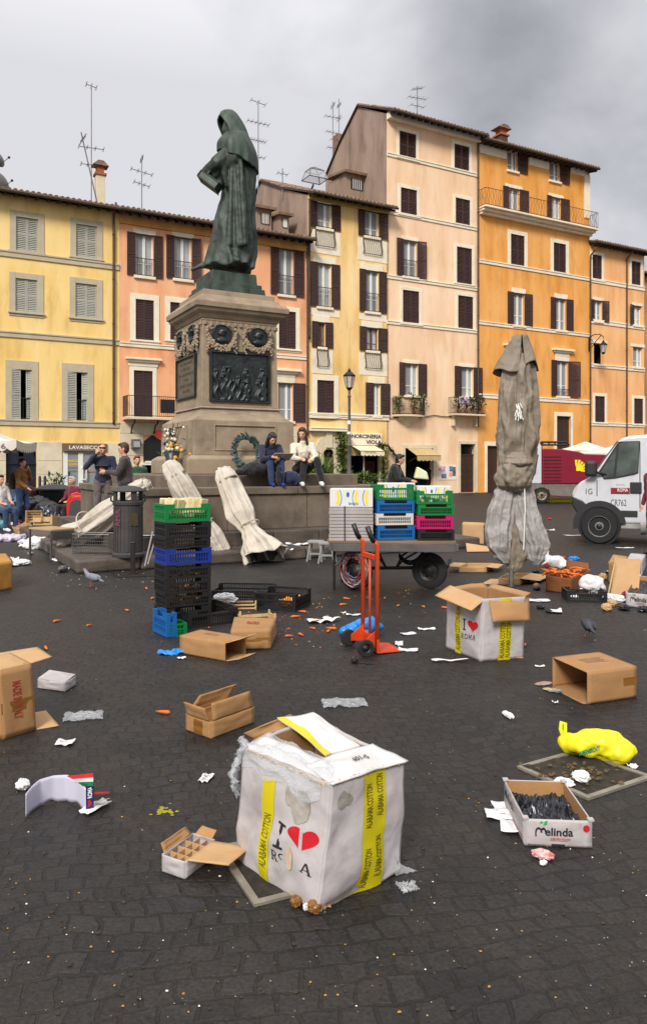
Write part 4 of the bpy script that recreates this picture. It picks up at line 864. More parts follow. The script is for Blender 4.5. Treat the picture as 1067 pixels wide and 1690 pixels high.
for i in range(26): m.ball((q.gauss(0, .12), q.gauss(-.03, .09), q.uniform(.45, .95)), q.uniform(.022, .045), 7, 5)
m.build('white_flowers', mat('white_petals', lin(212, 204, 184), rough=.8, var=.15), bq, smooth=True); m = MB()
for i in range(12): m.ball((q.gauss(.0, .15), q.gauss(-.05, .08), q.uniform(.3, .6)), q.uniform(.02, .05), 7, 5)
m.build('yellow_flowers', mat('yellow_petals', lin(206, 150, 30), rough=.8, var=.2), bq, smooth=True)
m = MB()
for i in range(7): m.tube([(0, 0, .4), (q.uniform(-.12, .2), q.uniform(-.1, .1), q.uniform(.9, 1.05))], .007, 4)
m.build('dry_stalks', mat('dry_stalk', lin(96, 70, 50)), bq)

# ================================================================ PEOPLE
SKIN = mat('skin', lin(206, 150, 122), rough=.55, var=.08, scale=12)
EYE = mat('eye_dark', (.02, .018, .02), rough=.3)
BASEJ = dict(pelvis=(0, 0, .95), chest=(0, 0, 1.28), neck=(0, .0, 1.48), head=(0, -.02, 1.64),
             shL=(.19, 0, 1.42), elL=(.25, .03, 1.14), haL=(.25, -.07, .9), shR=(-.19, 0, 1.42), elR=(-.25, .03, 1.14), haR=(-.25, -.07, .9),
             hipL=(.095, 0, .92), knL=(.11, -.02, .5), anL=(.12, .02, .09), hipR=(-.095, 0, .92), knR=(-.11, -.02, .5), anR=(-.12, .02, .09))
def person(label, loc, rz, J=None, top=None, legs=None, shoe=None, hair=None, longhair=False, bald=False, face=(0, -1, 0), scale=1, skirt=False, vox=.013, group=None, collar=None, shorts=False):
    j = {k: V(v) for k, v in {**BASEJ, **(J or {})}.items()}
    t = thing('person', label, 'person', loc, rz, group); t.scale = (scale,) * 3; f = V(face).normalized(); sd = f.cross(V((0, 0, 1))).normalized(); uf = sd.cross(f)
    H = j['head']; rm = Matrix((sd, f, uf)).transposed()
    m = MB(); m.ball(H, (.074, .092, .115), 16, 12, rm).ball(H + f * .022 - uf * .045, (.055, .066, .065), 12, 8, rm).cap(j['neck'], H - uf * .05, .055, .05)
    m.cap(H + f * .092 + uf * .01, H + f * .108 - uf * .022, .009, .014, 8); m.cap(H + f * .088 - uf * .055 - sd * .015, H + f * .088 - uf * .055 + sd * .015, .009, .009, 6)
    for s in (-1, 1): m.ball(H + sd * .076 * s, (.014, .022, .032), 8, 6, rm); m.ball(H + f * .078 + sd * .03 * s + uf * .03, .018, 8, 6)
    m.ball(j['chest'] + V((0, 0, .04)), (.155, .1, .17)).ball(j['pelvis'], (.15, .105, .13)).cap(j['pelvis'], j['chest'], .12, .13).cap(j['chest'] + V((0, 0, .1)), j['neck'], .1, .055)
    for s in 'LR':
        sh, el, ha = j['sh' + s], j['el' + s], j['ha' + s]; m.cap(j['chest'] + V((0, 0, .12)), sh, .07, .055).cap(sh, el, .05, .038).cap(el, ha, .038, .026)
        d_ = (ha - el).normalized(); cl = V(j.get('grip' + s, (0, -.25, -.25) if d_.z < -.5 else (0, -.2, -.2))); pa = ha + d_ * .055; m.cap(ha, pa, .026, .03)
        wd_ = d_.cross(V((0, -1, .2))).normalized() if abs(d_.y) < .95 else V((1, 0, 0))
        for k in range(4):
            b0 = pa + wd_ * (k - 1.5) * .02 + d_ * .012; L1 = (.036, .042, .04, .03)[k]; b1 = b0 + d_ * L1; b2 = b1 + (d_ + cl * 2).normalized() * L1 * .85; m.cap(b0, b1, .0105, .0098, 6).cap(b1, b2, .0098, .0085, 6)
        tb = ha + d_ * .025 + wd_ * -.026; m.cap(tb, tb + (d_ - wd_ * .8 + cl * .5).normalized() * .05, .012, .0095, 6)
        hp, kn, an = j['hip' + s], j['kn' + s], j['an' + s]; m.cap(hp, kn, .08, .055).cap(kn, an, .054, .036)
    m.fused('body', SKIN, t, voxel=vox)
    m = MB()
    for s in (-1, 1): m.ball(H + f * .086 + sd * .031 * s + uf * .022, (.012, .008, .008), 8, 6, rm)
    m.build('eyes', EYE, t, smooth=True)
    m = MB(); m.ball(j['chest'] + V((0, 0, .03)), (.185, .13, .2)).ball(j['pelvis'] + V((0, 0, .06)), (.175, .13, .14)).cap(j['pelvis'] + V((0, 0, .05)), j['chest'], .15, .155).cap(j['chest'] + V((0, 0, .12)), j['neck'] - V((0, 0, .02)), .12, .075)
    for s in 'LR':
        sh, el, ha = j['sh' + s], j['el' + s], j['ha' + s]; m.cap(j['chest'] + V((0, 0, .1)), sh, .1, .08).cap(sh, el, .076, .06)
        if not shorts: m.cap(el, ha - (ha - el).normalized() * .02, .058, .043)
    m.fused('jacket', top, t, voxel=vox, disp=.012, dscale=9)
    m = MB(); m.ball(j['pelvis'] - V((0, 0, .02)), (.168, .125, .12))
    for s in 'LR':
        hp, kn, an = j['hip' + s], j['kn' + s], j['an' + s]; m.cap(j['pelvis'], hp, .11, .105).cap(hp, kn, .1, .072).cap(kn, an + V((0, 0, .03)), .07, .06)
    m.fused('trousers', legs, t, voxel=vox, disp=.01, dscale=10)
    m = MB()
    for s in 'LR':
        an = j['an' + s]; td = V(j.get('toe' + s, (0, -1, -.1))).normalized(); m.cap(an - V((0, 0, .03)) - td * .04, an + td * .13 - V((0, 0, .045)), .048, .04).cap(an, an - V((0, 0, .04)), .045, .045)
    m.fused('shoes', shoe, t, voxel=vox)
    if not bald:
        m = MB(); m.ball(H - f * .022 + uf * .03, (.088, .095, .105), 14, 10, rm).ball(H - f * .03 - uf * .03, (.08, .07, .07), 12, 8, rm).ball(H + f * .05 + uf * .1, (.06, .045, .03), 10, 8, rm)
        if longhair:
            for s in (-1, 1): m.cap(H + sd * .07 * s + uf * .02, H + sd * .085 * s - uf * .2 + f * .02, .035, .03)
            m.cap(H - f * .06, H - f * .07 - uf * .2, .07, .06)
        # keep the face free
        def sh_(c):
            d_ = c - H; a = d_.dot(f); 
            if a > .055 and d_.dot(uf) < .075 and abs(d_.dot(sd)) < .062: c = c - f * (a - .055)
            return c
        m.fused('hair', hair, t, voxel=.011, disp=.008, dscale=30, shape=sh_)
    return t
def cloth(nm, c, v=.25, b=.4): return mat(nm, c, rough=.9, var=v, scale=7, bump=b, bscale=30, sheen=.2)
C_NAVY = cloth('navy_wool', lin(28, 32, 56)); C_GREYT = cloth('grey_trousers', lin(92, 82, 78)); C_DKBR = cloth('dark_brown_shirt', lin(66, 54, 54)); C_DK = cloth('black_cloth', lin(24, 22, 24)); C_JEAN = cloth('blue_denim', lin(34, 56, 92), .35)
C_OCH = cloth('ochre_suede', lin(128, 84, 34)); C_OFF = cloth('offwhite_denim', lin(206, 196, 176), .12); C_GREEN = cloth('green_cloth', lin(24, 72, 48)); C_WHITE = cloth('white_cotton', lin(214, 210, 206), .1); C_PLAID = mat('blue_plaid', lin(60, 120, 180), rough=.9, c2=lin(190, 206, 220), scale=30); C_MAR = cloth('maroon_cloth', lin(104, 22, 40))
S_BLK = mat('black_leather', lin(22, 20, 20), rough=.4); S_WHT = mat('white_canvas', lin(208, 206, 200), rough=.7); S_BLU = mat('blue_canvas', lin(30, 46, 120), rough=.7); S_PNK = mat('magenta_shoe', lin(190, 30, 90), rough=.6)
HBR = mat('brown_hair', lin(62, 40, 28), rough=.6, var=.4, scale=40, bump=.6, bscale=60, stretch=(1, 1, .2)); HDK = mat('dark_hair', lin(28, 22, 20), rough=.5, var=.4, scale=40, bump=.6, bscale=60); HRED = mat('reddish_hair', lin(110, 44, 34), rough=.6, var=.3, scale=30)
def gp(px, Z, z=0): return V(((px - HX) / FP * Z, Z, z))
# men on the step
P1 = person('bald man in a navy jumper looking at a tablet, one hand at his sunglasses', gp(170, 14.8, .43), R(12), dict(head=(0, -.06, 1.62), elL=(.27, -.06, 1.16), haL=(.06, -.27, 1.2), shR=(-.2, -.02, 1.43), elR=(-.34, -.14, 1.24), haR=(-.12, -.2, 1.53)), C_NAVY, C_GREYT, S_BLK, bald=True, face=(.15, -1, -.45), scale=.93)
def rig(par, nm, mb, mt, **k): return mb.build(nm, mt, par, **k)
m = MB(); m.T = Matrix.Translation((0, -.33, 1.24)) @ Matrix.Rotation(R(-25), 4, 'X'); m.bx(-.13, .13, -.1, .1, -.006, .006)
o = rig(None, 'tablet', m, M_BLACK, bevel=.003); o.matrix_world = Matrix.Translation(P1.location) @ Matrix.Rotation(R(12), 4, 'Z') @ Matrix.Scale(.93, 4); tag(o, 'small black tablet held at the chest of the bald man', 'tablet')
m = MB(); m.cap((-.045, -.145, 1.655), (.055, -.15, 1.655), .02, .02, 8); rig(P1, 'sunglasses', m, M_BLACK, smooth=True)
P2 = person('brown haired man in a dark brown shirt, in profile, facing the bald man', gp(206, 13.05, .43), R(-78), dict(elL=(.24, -.12, 1.17), haL=(.1, -.34, 1.2), elR=(-.24, -.12, 1.17), haR=(-.08, -.36, 1.18)), C_DKBR, C_DK, S_BLK, HBR, face=(0, -1, -.2), scale=.9)
P3 = person('person with reddish hair in a green jacket half hidden behind the platform', gp(226, 20, 0), R(30), dict(), C_GREEN, C_DK, S_BLK, HRED, scale=1.07, vox=.02)
P4 = person('dark haired man in an ochre jacket and jeans with a backpack, hand at his chin', gp(36, 20.4, 0), R(75), dict(elL=(.24, -.1, 1.2), haL=(.06, -.17, 1.48), elR=(-.24, -.08, 1.15), haR=(-.2, -.32, 1.0), knL=(.11, -.1, .5), anL=(.12, .0, .09), knR=(-.11, -.02, .5), anR=(-.12, .1, .09)), C_OCH, C_JEAN, S_PNK, HDK, scale=1.03, vox=.018)
m = MB().ball((0, .24, 1.18), (.16, .11, .24)).ball((0, .3, 1.08), (.11, .07, .12)); bk = m.fused('backpack', cloth('dark_grey_nylon', lin(58, 50, 46)), None, voxel=.02)
bk.matrix_world = Matrix.Translation(P4.location) @ Matrix.Rotation(R(75), 4, 'Z') @ Matrix.Scale(1.03, 4); tag(bk, 'dark grey backpack on the back of the man in the ochre jacket', 'backpack')
SIT = dict(pelvis=(0, .1, .5), chest=(0, .06, .84), neck=(0, .04, 1.04), head=(0, .0, 1.2), shL=(.19, .06, .98), elL=(.24, -.02, .72), haL=(.14, -.25, .66), shR=(-.19, .06, .98), elR=(-.24, -.02, .72), haR=(-.14, -.25, .66),
           hipL=(.1, .06, .48), knL=(.13, -.36, .5), anL=(.13, -.38, .09), hipR=(-.1, .06, .48), knR=(-.13, -.36, .5), anR=(-.13, -.38, .09))
P5 = person('man in a white tee shirt and jeans sitting at the left edge of the photograph', gp(1, 18.6), R(60), SIT, C_WHITE, C_JEAN, S_WHT, HDK, vox=.02, scale=1.05, shorts=True)
P6 = person('child in a blue checked shirt sitting beside the man in the white tee shirt', gp(14, 20.6), R(20), SIT, C_PLAID, C_DK, S_WHT, HBR, vox=.02, scale=.92)
P7 = person('seated person with light cap behind the red framed board', gp(119, 20.5), R(-30), SIT, C_MAR, C_DK, S_BLK, mat('light_cap', lin(186, 176, 170), rough=.9), vox=.02, scale=1.0)
for lb, px, Z in (('grey folding stool under the man in the white tee shirt', 1, 18.6), ('dark stool under the seated child', 14, 20.6), ('cafe chair under the person with the light cap', 119, 20.5)):
    t = thing('stool', lb, 'stool', gp(px, Z), R(20)); MB().bx(-.2, .2, -.15, .25, .36, .4).build('seat', M_IRON, t, bevel=.01)
    for sx in (-1, 1):
        for sy in (-.12, .22): MB().tube([(sx * .17, sy, 0), (sx * .17, sy, .36)], .015, 6).build('leg', M_ANT, t)
# the two on the ledge: origin on the ledge where the feet rest
def ledge(px): q_ = mloc(px, 803, 2.62); w_ = CM + dF * q_.x + nF * (-2.62); return V((w_.x, w_.y, 1.222))
LSIT = dict(pelvis=(0, .56, .34), chest=(0, .45, .64), neck=(0, .36, .83), head=(0, .27, .96), shL=(.18, .4, .78), elL=(.22, .2, .55), haL=(.08, .04, .56), shR=(-.18, .4, .78), elR=(-.22, .2, .55), haR=(-.08, .04, .58),
            hipL=(.1, .5, .33), knL=(.14, .1, .5), anL=(.14, .08, .09), hipR=(-.1, .5, .33), knR=(-.08, .12, .52), anR=(-.06, .1, .09))
G1 = person('girl in a navy hooded jacket and jeans bent over a book on the ledge', ledge(457) + V((-.02, 0, 0)), MONR - R(5) + R(25) - R(28), LSIT, C_NAVY, C_JEAN, S_BLU, HDK, longhair=True, face=(.25, -1, -.8), scale=.95)
G2 = person('woman in an off white jacket and black trousers sitting on the ledge', ledge(503) + V((.02, 0, 0)), MONR - R(18), dict(LSIT, pelvis=(0, .5, .34), chest=(0, .43, .66), neck=(0, .38, .87), head=(-.02, .33, 1.02), haL=(.1, .0, .5), haR=(-.1, .02, .52), knL=(.22, .02, .5), anL=(.3, .0, .09), knR=(-.02, .06, .5), anR=(-.08, -.02, .09)), C_OFF, C_DK, S_WHT, HBR, longhair=True, face=(-.45, -1, -.35), scale=1.0)
m = MB(); m.T = Matrix.Translation(ledge(467) + V((-.02, .02, .56))) @ Matrix.Rotation(MONR, 4, 'Z') @ Matrix.Rotation(R(-30), 4, 'X'); m.bx(-.2, -.004, -.13, .13, 0, .008).bx(.004, .2, -.13, .13, 0, .008)
tag(m.build('open_book', mat('book_paper', lin(170, 156, 130), var=.1), None), 'open pale book on the knees of the girl with dark hair', 'book')
def softbag(nm, label, cat, c, balls, mt, disp=.02, voxel=.018, dscale=9, rz=0):
    m = MB()
    for p_, r_ in balls: m.ball(p_, r_)
    o = m.fused(nm, mt, None, voxel=voxel, disp=disp, dscale=dscale); o.location = c; o.rotation_euler = (0, 0, rz); return tag(o, label, cat)
softbag('coat', 'heap of black coats lying on the ledge left of the two girls', 'coat', ledge(420) + V((0, .35, .2)), [((0, 0, .13), (.3, .16, .13)), ((.25, .0, .16), (.2, .15, .17)), ((.33, -.3, .0), (.06, .07, .2)), ((-.3, 0, .08), (.14, .1, .07))], C_DK, .03, rz=MONR)
softbag('backpack', 'blue and black rucksack lying between the two girls on the ledge', 'backpack', ledge(480) + V((0, .18, .0)), [((0, 0, .16), (.2, .14, .13)), ((.1, -.02, .1), (.12, .12, .1))], cloth('blue_black_nylon', lin(30, 40, 66)), .02, rz=MONR)
P9 = person('man in a dark jacket bending over the goods behind the loaded cart', gp(646, 16.5, .2), R(72), dict(chest=(0, -.08, 1.28), neck=(0, -.14, 1.46), head=(0, -.19, 1.6), shL=(.19, -.1, 1.4), shR=(-.19, -.1, 1.4), elL=(.24, -.22, 1.16), haL=(.12, -.46, 1.12), elR=(-.24, -.22, 1.16), haR=(-.12, -.46, 1.12)), C_DK, C_DK, S_BLK, HDK, face=(.1, -1, -.2), scale=.97, vox=.018)
m = MB(); m.T = Matrix.Translation(P9.location + V((.5, -.05, 1.14))); m.prism([(-.02, 0), (.3, -.03), (.26, .14), (.05, .26)], -.12, .12); tag(m.build('paper_bag', mat('printed_white_bag', lin(206, 214, 210), rough=.6, c2=lin(220, 214, 120), scale=7), None, bevel=.03), 'white and yellow printed bag held by the man behind the cart', 'bag')
q_ = onplane(708, 800, P0 + nF * .35, nF); P10 = person('dark dressed person standing in the doorway of the tan awning shop', V((q_.x, q_.y, .002)), R(150), {}, C_DK, C_DK, S_BLK, HDK, vox=.03, scale=.98)
P11 = person('person in a maroon sleeve cut off by the right edge of the photograph', gp(1080, 13.5), R(-75), dict(elL=(.24, -.02, 1.1), haL=(.2, -.2, .94)), C_MAR, C_DK, S_BLK, HDK, vox=.016)
# ================================================================ STREET FURNITURE, VEHICLES, PLANTS
def wl(P, rz, p): c, s = math.cos(rz), math.sin(rz); return V((P.x + c * p[0] - s * p[1], P.y + s * p[0] + c * p[1], P.z + p[2]))
# ---- litter bin and bollards
bp_ = G(205, 921, .203); t = thing('litter_bin', 'dark grey cast iron litter bin with a domed hood on four posts', 'litter bin', bp_ + V((0, .24, 0)), R(10)); t.scale = (.875, .875, .875)
M_BIN = mat('bin_iron', lin(58, 55, 54), rough=.6, var=.2, scale=5, bump=.3, bscale=30, grime=.5, gcol=lin(36, 32, 30))
m = MB(); r_ = .268; m.lathe([(r_ * 1.05, 0), (r_ * 1.07, .05), (r_ * .93, .08), (r_ * .93, .9), (r_, .92), (r_ * 1.02, .97), (r_ * .95, .99), (r_ * .82, .985), (r_ * .82, .5)], 40)
for i in range(24): a = i * math.pi / 12; m.T = Matrix.Rotation(a, 4, 'Z'); m.bx(r_ * .92, r_ * .955, -.018, .018, .1, .88)
m.T = None; m.build('bin_body', M_BIN, t, smooth=True, auto=35)
m = MB().lathe([(r_ * 1.08, 1.15), (r_ * 1.1, 1.17), (r_ * .9, 1.21), (r_ * .45, 1.25), (.001, 1.262)], 40); m.build('hood', M_BIN, t, smooth=True, auto=35)
for i in range(4): m = MB(); m.T = Matrix.Rotation(i * math.pi / 2 + .5, 4, 'Z'); m.bx(r_ * .8, r_ * .98, -.05, .05, .975, 1.155).build('post', M_BIN, t, bevel=.01)
m = MB(); m.T = Matrix.Rotation(R(-62), 4, 'Z'); m.bx(r_ * .95, r_ * .975, -.07, .07, .55, .78); m.build('coat_of_arms_plate', mat('plate_dark', lin(74, 62, 40), rough=.5, var=.4, scale=30), t, bevel=.01)
text_on(t, 'AMA', mat('faded_pink', lin(140, 60, 84), rough=.7), (-.12, -.262, .55), ZU, V((1, 0, 0)) * -1, .3, .08, lift=-.004)
for s_ in (-1, 1): m = MB().tube([(s_ * (r_ * 1.0), 0, 1.1), (s_ * (r_ * 1.12), 0, 1.06), (s_ * (r_ * 1.1), 0, .99), (s_ * r_ * .95, 0, .97)], .018, 6); m.build('ring_handle', M_BIN, t, smooth=True)
t = thing('bollard', 'short square black iron bollard just right of the litter bin', 'bollard', G(219.5, 947), R(8)); MB().bx(-.032, .032, -.032, .032, 0, .47).bx(-.036, .036, -.036, .036, .45, .475).build('post', M_BLACK, t, bevel=.006); MB().bx(-.06, .06, -.06, .06, 0, .012).build('foot', M_IRON, t)
for k, (px, lb) in enumerate(((66, 'thin dark bollard by the stone wall, farther from the potted plant'), (74.5, 'thin dark bollard by the stone wall, nearer the potted plant'))):
    t = thing('bollard', lb, 'bollard', gp(px, 27), 0); MB().lathe([(.07, 0), (.07, .1), (.05, .12), (.05, 1.2), (.03, 1.26), (.001, 1.27)], 12).build('post', M_BLACK, t, smooth=True, auto=30)
# iron frame of a floor hatch next to the bollard
def frame_flat(name, label, cat, pts, wd, mt, fill=None, h_=.012, fh=.004):
    """a flat frame through four ground points"""
    P = [V(p) for p in pts]; o = sum(P, V()) / 4; t = thing(name, label, cat, o, 0); P = [p - o for p in P]; P = [V((p.x, p.y, 0)) for p in P]; I = []
    for i, p in enumerate(P):
        a = (P[i - 1] - p).normalized(); b = (P[(i + 1) % 4] - p).normalized(); s_ = math.sin(a.angle(b)); I.append(p + (a + b) * wd / s_)
    m = MB()
    for i in range(4):
        j = (i + 1) % 4; q = [P[i], P[j], I[j], I[i]]; m.add([v + V((0, 0, .001)) for v in q] + [v + V((0, 0, h_)) for v in q], [(0, 3, 2, 1), (4, 5, 6, 7), (0, 1, 5, 4), (1, 2, 6, 5), (2, 3, 7, 6), (3, 0, 4, 7)])
    m.build('frame', mt, t)
    if fill: MB().add([v + V((0, 0, fh)) for v in I], [(0, 1, 2, 3)]).build('cover', fill, t)
    return t, I
frame_flat('hatch', 'thin dark iron hatch frame set in the cobbles under the black bollard', 'hatch', [G(194, 954), G(262, 951), G(262, 938), G(178, 940)], .02, M_IRON)

# ---- street lamps
def lantern(par, c, s=1.0):
    m = MB(); c = V(c)
    def ringz(z, r): return [c + V((math.cos(a * math.pi / 3) * r * s, math.sin(a * math.pi / 3) * r * s, z * s)) for a in range(6)]
    lo, hi = ringz(0, .13), ringz(.5, .24)
    for i in range(6): m.tube([lo[i], hi[i]], .014 * s, 4).tube([lo[i], lo[i - 1]], .016 * s, 4).tube([hi[i], hi[i - 1]], .02 * s, 4)
    top = ringz(.52, .27); ap = ringz(.68, .1); m.add(top + ap, [(i, (i + 1) % 6, 6 + (i + 1) % 6, 6 + i) for i in range(6)] + [tuple(range(6))[::-1], tuple(range(6, 12))])
    m.lathe([(.06 * s, .68 * s), (.08 * s, .72 * s), (.03 * s, .8 * s), (.001, .86 * s)], 8, c).lathe([(.05 * s, -.12 * s), (.1 * s, -.06 * s), (.14 * s, 0)], 8, c)
    m.build('lantern_frame', M_IRON, par); MB().add(lo + hi, [(i, (i + 1) % 6, 6 + (i + 1) % 6, 6 + i) for i in range(6)]).build('lantern_glass', M_GLASS, par)
lp = gp(576, 30); lh = 1.6 + (770 - 640) * 30 / 1230
t = thing('street_lamp', 'tall dark street lamp post with a six sided lantern in front of the butcher shop', 'street lamp', lp, 0)
MB().lathe([(.2, 0), (.2, .25), (.14, .35), (.12, .9), (.15, .95), (.08, 1.05), (.07, 2.4), (.1, 2.45), (.06, 2.5), (.05, lh - .4), (.08, lh - .35), (.045, lh - .28), (.05, lh - .1)], 14).build('post', mat('lamp_post_grey', lin(84, 80, 78), rough=.6, var=.2), t, smooth=True, auto=40); lantern(t, (0, 0, lh), .95)
m = MB().lathe([(.09, 2.9), (.09, 3.0)], 10).lathe([(.075, 3.3), (.075, 3.45)], 10); m.build('sticker', M_WHITE, t)
q_ = onplane(971, 560, P0 - nF * .02, nF); t = thing('wall_lamp', 'ornate black iron wall lamp with hanging lantern at the corner of the orange house', 'wall lamp', q_, ROT)
m = MB().tube([(0, 0, .1), (0, -.4, .25), (0, -.9, .2), (0, -1.2, 0)], .03, 6).tube([(0, 0, -.6), (0, -.3, -.5), (0, -.6, -.2), (0, -1.0, .1)], .025, 6).tube([(0, -.2 - .15 * math.cos(a / 3), -.2 + .15 * math.sin(a / 3)) for a in range(18)], .02, 5).bx(-.06, .06, -.04, 0, -.8, .4).tube([(0, -1.2, 0), (0, -1.2, -.15)], .02, 5); m.build('bracket', M_IRON, t); lantern(t, (0, -1.2, -1.05), 1.0)
q_ = onplane(223, 732, P0 - nF * .06, nF); t = thing('wall_lamp', 'square grey box lamp on the pale wall left of the red sign', 'wall lamp', q_, ROT); MB().bx(-.2, .2, -.3, 0, -.25, .2).bx(-.16, .16, -.33, -.301, -.2, .12).build('lamp_box', M_ANT, t, bevel=.02); MB().bx(-.15, .15, -.336, -.331, -.18, .1).build('pane', M_GLASS, t)

# ---- plants
def plant(label, loc, pot, blades, h_, spread, mt, rz=0, cat='plant', kind='spiky', name='potted_plant', seed=1, pm=None, lw=.05):
    t = thing(name, label, cat, loc, rz); q = random.Random(seed); m = MB(); z0 = pot[1] if pot else 0
    if pot: MB().lathe([(pot[0] * .7, 0), (pot[0], pot[1]), (pot[0] * 1.08, pot[1]), (pot[0] * 1.08, pot[1] * .88), (pot[0] * .9, pot[1] * .86), (.01, pot[1] * .88)], 16).build('pot', pm or M_TERR, t, smooth=True, auto=40)
    if kind == 'spiky':
        for i in range(blades):
            a = q.uniform(0, 6.28); e_ = q.uniform(.1, 1.2); L_ = h_ * q.uniform(.6, 1); d_ = V((math.cos(a) * math.sin(e_), math.sin(a) * math.sin(e_), math.cos(e_))); b = V((q.gauss(0, spread * .15), q.gauss(0, spread * .15), z0 + q.uniform(0, h_ * .45)))
            s_ = V((-math.sin(a), math.cos(a), 0)) * lw * .5; mid = b + d_ * L_ * .55; tip = b + d_ * L_ - V((0, 0, L_ * .3 * e_))
            m.add([b - s_ * .5, b + s_ * .5, mid + s_, mid - s_, tip], [(0, 1, 2, 3), (3, 2, 4)])
    else:
        for i in range(blades):
            p_ = V((q.gauss(0, spread * .45), q.gauss(0, spread * .45), z0 + h_ * q.random() ** .8)); leaf(m, p_, V((q.uniform(-1, 1), q.uniform(-1, 1), q.uniform(-.5, 1))), lw, lw * 2.2)
        st = MB()
        for i in range(7): st.tube([(q.gauss(0, .03), q.gauss(0, .03), z0 * .8), (q.gauss(0, spread * .3), q.gauss(0, spread * .3), z0 + h_ * .8)], .012, 4)
        st.build('stems', M_EAVE, t)
    m.build('foliage', mt, t); return t
plant('spiky palm like plant in a pot in front of the arched doorway', gp(527, 26), (.25, .5), 190, 1.45, .8, M_LEAF, lw=.09)
plant('dark glossy leaved plant in a pot beside the dry cleaner door', gp(97, 27), (.22, .35), 120, .95, .5, M_LEAFD, kind='leafy', lw=.1, seed=3)
q_ = onplane(572, 800, P0 - nF * .25, nF)
plant('tall climbing plant covering the pillar left of the butcher shop', V((q_.x, q_.y, 0)) - dF * .25, None, 520, 3.4, .4, M_LEAF, kind='leafy', name='climbing_plant', seed=5, lw=.13)
q_ = onplane(595, 800, P0 - nF * 1.1, nF); plant('low leafy bush under the butcher shop window', V((q_.x, q_.y, 0)), (.35, .4), 380, .8, 1.2, M_LEAF, kind='leafy', seed=6, lw=.13)
q_ = onplane(633, 800, P0 - nF * .2, nF); plant('slim climbing plant between the two shops', V((q_.x, q_.y, 0)), None, 160, 2.6, .2, M_LEAF, kind='leafy', name='climbing_plant', seed=7, lw=.12)
# hose like garland arching at the right of the butcher shop
q_ = onplane(645, 800, P0 - nF * .35, nF); t = thing('garland', 'dark leafy garland arching beside the butcher shop entrance', 'garland', V((q_.x, q_.y, 0)), ROT)
m = MB(); pts = [V((.55 + -.0, 0, .2)), V((.6, 0, 1.2)), V((.35, 0, 2.2)), V((-.2, 0, 2.75)), V((-.8, 0, 2.85))]; q = random.Random(8)
for i in range(260): u = q.random() * 3.99; a = pts[int(u)]; b = pts[int(u) + 1]; leaf(m, a + (b - a) * (u % 1) + V((q.gauss(0, .05), q.gauss(0, .05), q.gauss(0, .05))), V((q.uniform(-1, 1), q.uniform(-1, 1), q.uniform(-1, 1))), .09, .16)
m.build('leaves', M_LEAFD, t); MB().tube(pts, .05, 6).build('hose', M_BLACK, t)
# the two flowered balconies of the pink beige house
def planted_balcony(px0, px1, yt, yb, nplants, curved, lbs):
    a, z0 = H4.q(px0, yb, .7); b, z1 = H4.q(px1, yt, .7); m = MB()
    if curved:
        n_ = 14; pl = [((a + b) / 2 + (b - a) / 2 * math.cos(math.pi * (1 + i / n_)), .0 + .75 * math.sin(math.pi * (1 + i / n_))) for i in range(n_ + 1)]
        m.add([(x, y, z0 - .1) for x, y in pl] + [(x, y, z0) for x, y in pl], [tuple(range(n_ + 1))[::-1], tuple(range(n_ + 1, 2 * n_ + 2))] + [(i, i + 1, i + n_ + 2, i + n_ + 1) for i in range(n_)])
        m.lathe([(.1, -.7), (.5, -.35), (.75, -.1)], 20, ((a + b) / 2, 0, z0), 1, .6)
        bc = m.build('balcony', M_TRAV, H4.root); r = MB(); r.tube([(x, y, z0 + .95) for x, y in pl], .02, 6).tube([(x, y, z0 + .05) for x, y in pl], .02, 6)
        for i in range(0, n_ * 3 + 1): k = i / 3; i0 = min(int(k), n_ - 1); f_ = k - i0; x = pl[i0][0] + (pl[i0 + 1][0] - pl[i0][0]) * f_; y = pl[i0][1] + (pl[i0 + 1][1] - pl[i0][1]) * f_; r.tube([(x, y, z0), (x, y, z0 + .95)], .011, 4)
        r.build('railing', M_IRON, bc)
    else:
        m.bx(a, b, -.8, -.001, z0 - .1, z0)
        for x in (a + .2, b - .3): m.prism([(x, z0 - .1), (x + .1, z0 - .1), (x + .1, z0 - .7), (x, z0 - .7)], -.3, -.001)
        bc = m.build('balcony', M_TRAV, H4.root); railing(bc, a + .03, b - .03, .76, z0, z0 + .98, M_IRON, .11, depth=.75)
    for i in range(nplants):
        f_ = (i + .5) / nplants if not curved else (.1, .5, .9)[i % 3]
        x = a + (b - a) * f_; y = -.62 if not curved else (-.3, -.6, -.3)[i % 3]
        plant(lbs[i], wl(P0 + dF * H4.s0, ROT, (x, y, z0 + .002)), (.13, .2), 110, .75 if not curved else .95, .35, M_LEAF if curved else M_LEAFD, kind='leafy', seed=20 + i + int(px0), lw=.09)
    return a, b, z0
planted_balcony(658, 709, 652, 683, 3, True, ['bushy green plant at the left end of the rounded balcony', 'bushy green plant in the middle of the rounded balcony', 'bushy green plant at the right end of the rounded balcony'])
a, b, z0 = planted_balcony(751, 799, 655, 682, 4, False, ['dark green balcony plant leftmost of four on the straight balcony', 'dark green balcony plant second from the left on the straight balcony', 'dark green balcony plant third from the left on the straight balcony', 'dark green balcony plant at the right end of the straight balcony'])
o = MB().grid(lambda u, v: (a + .2 + .75 * u, -.79 - .02 * math.sin(u * 20), z0 + .98 - .45 * v), 30, 4).build('hanging_cloth', mat('lilac_cloth', lin(150, 120, 140), rough=.9, c2=lin(196, 180, 190), scale=30, stretch=(3, 1, .2)), None, smooth=True, solid=.01)
o.location = P0 + dF * H4.s0; o.rotation_euler = (0, 0, ROT); tag(o, 'lilac cloth hung over the rail of the straight balcony', 'cloth')
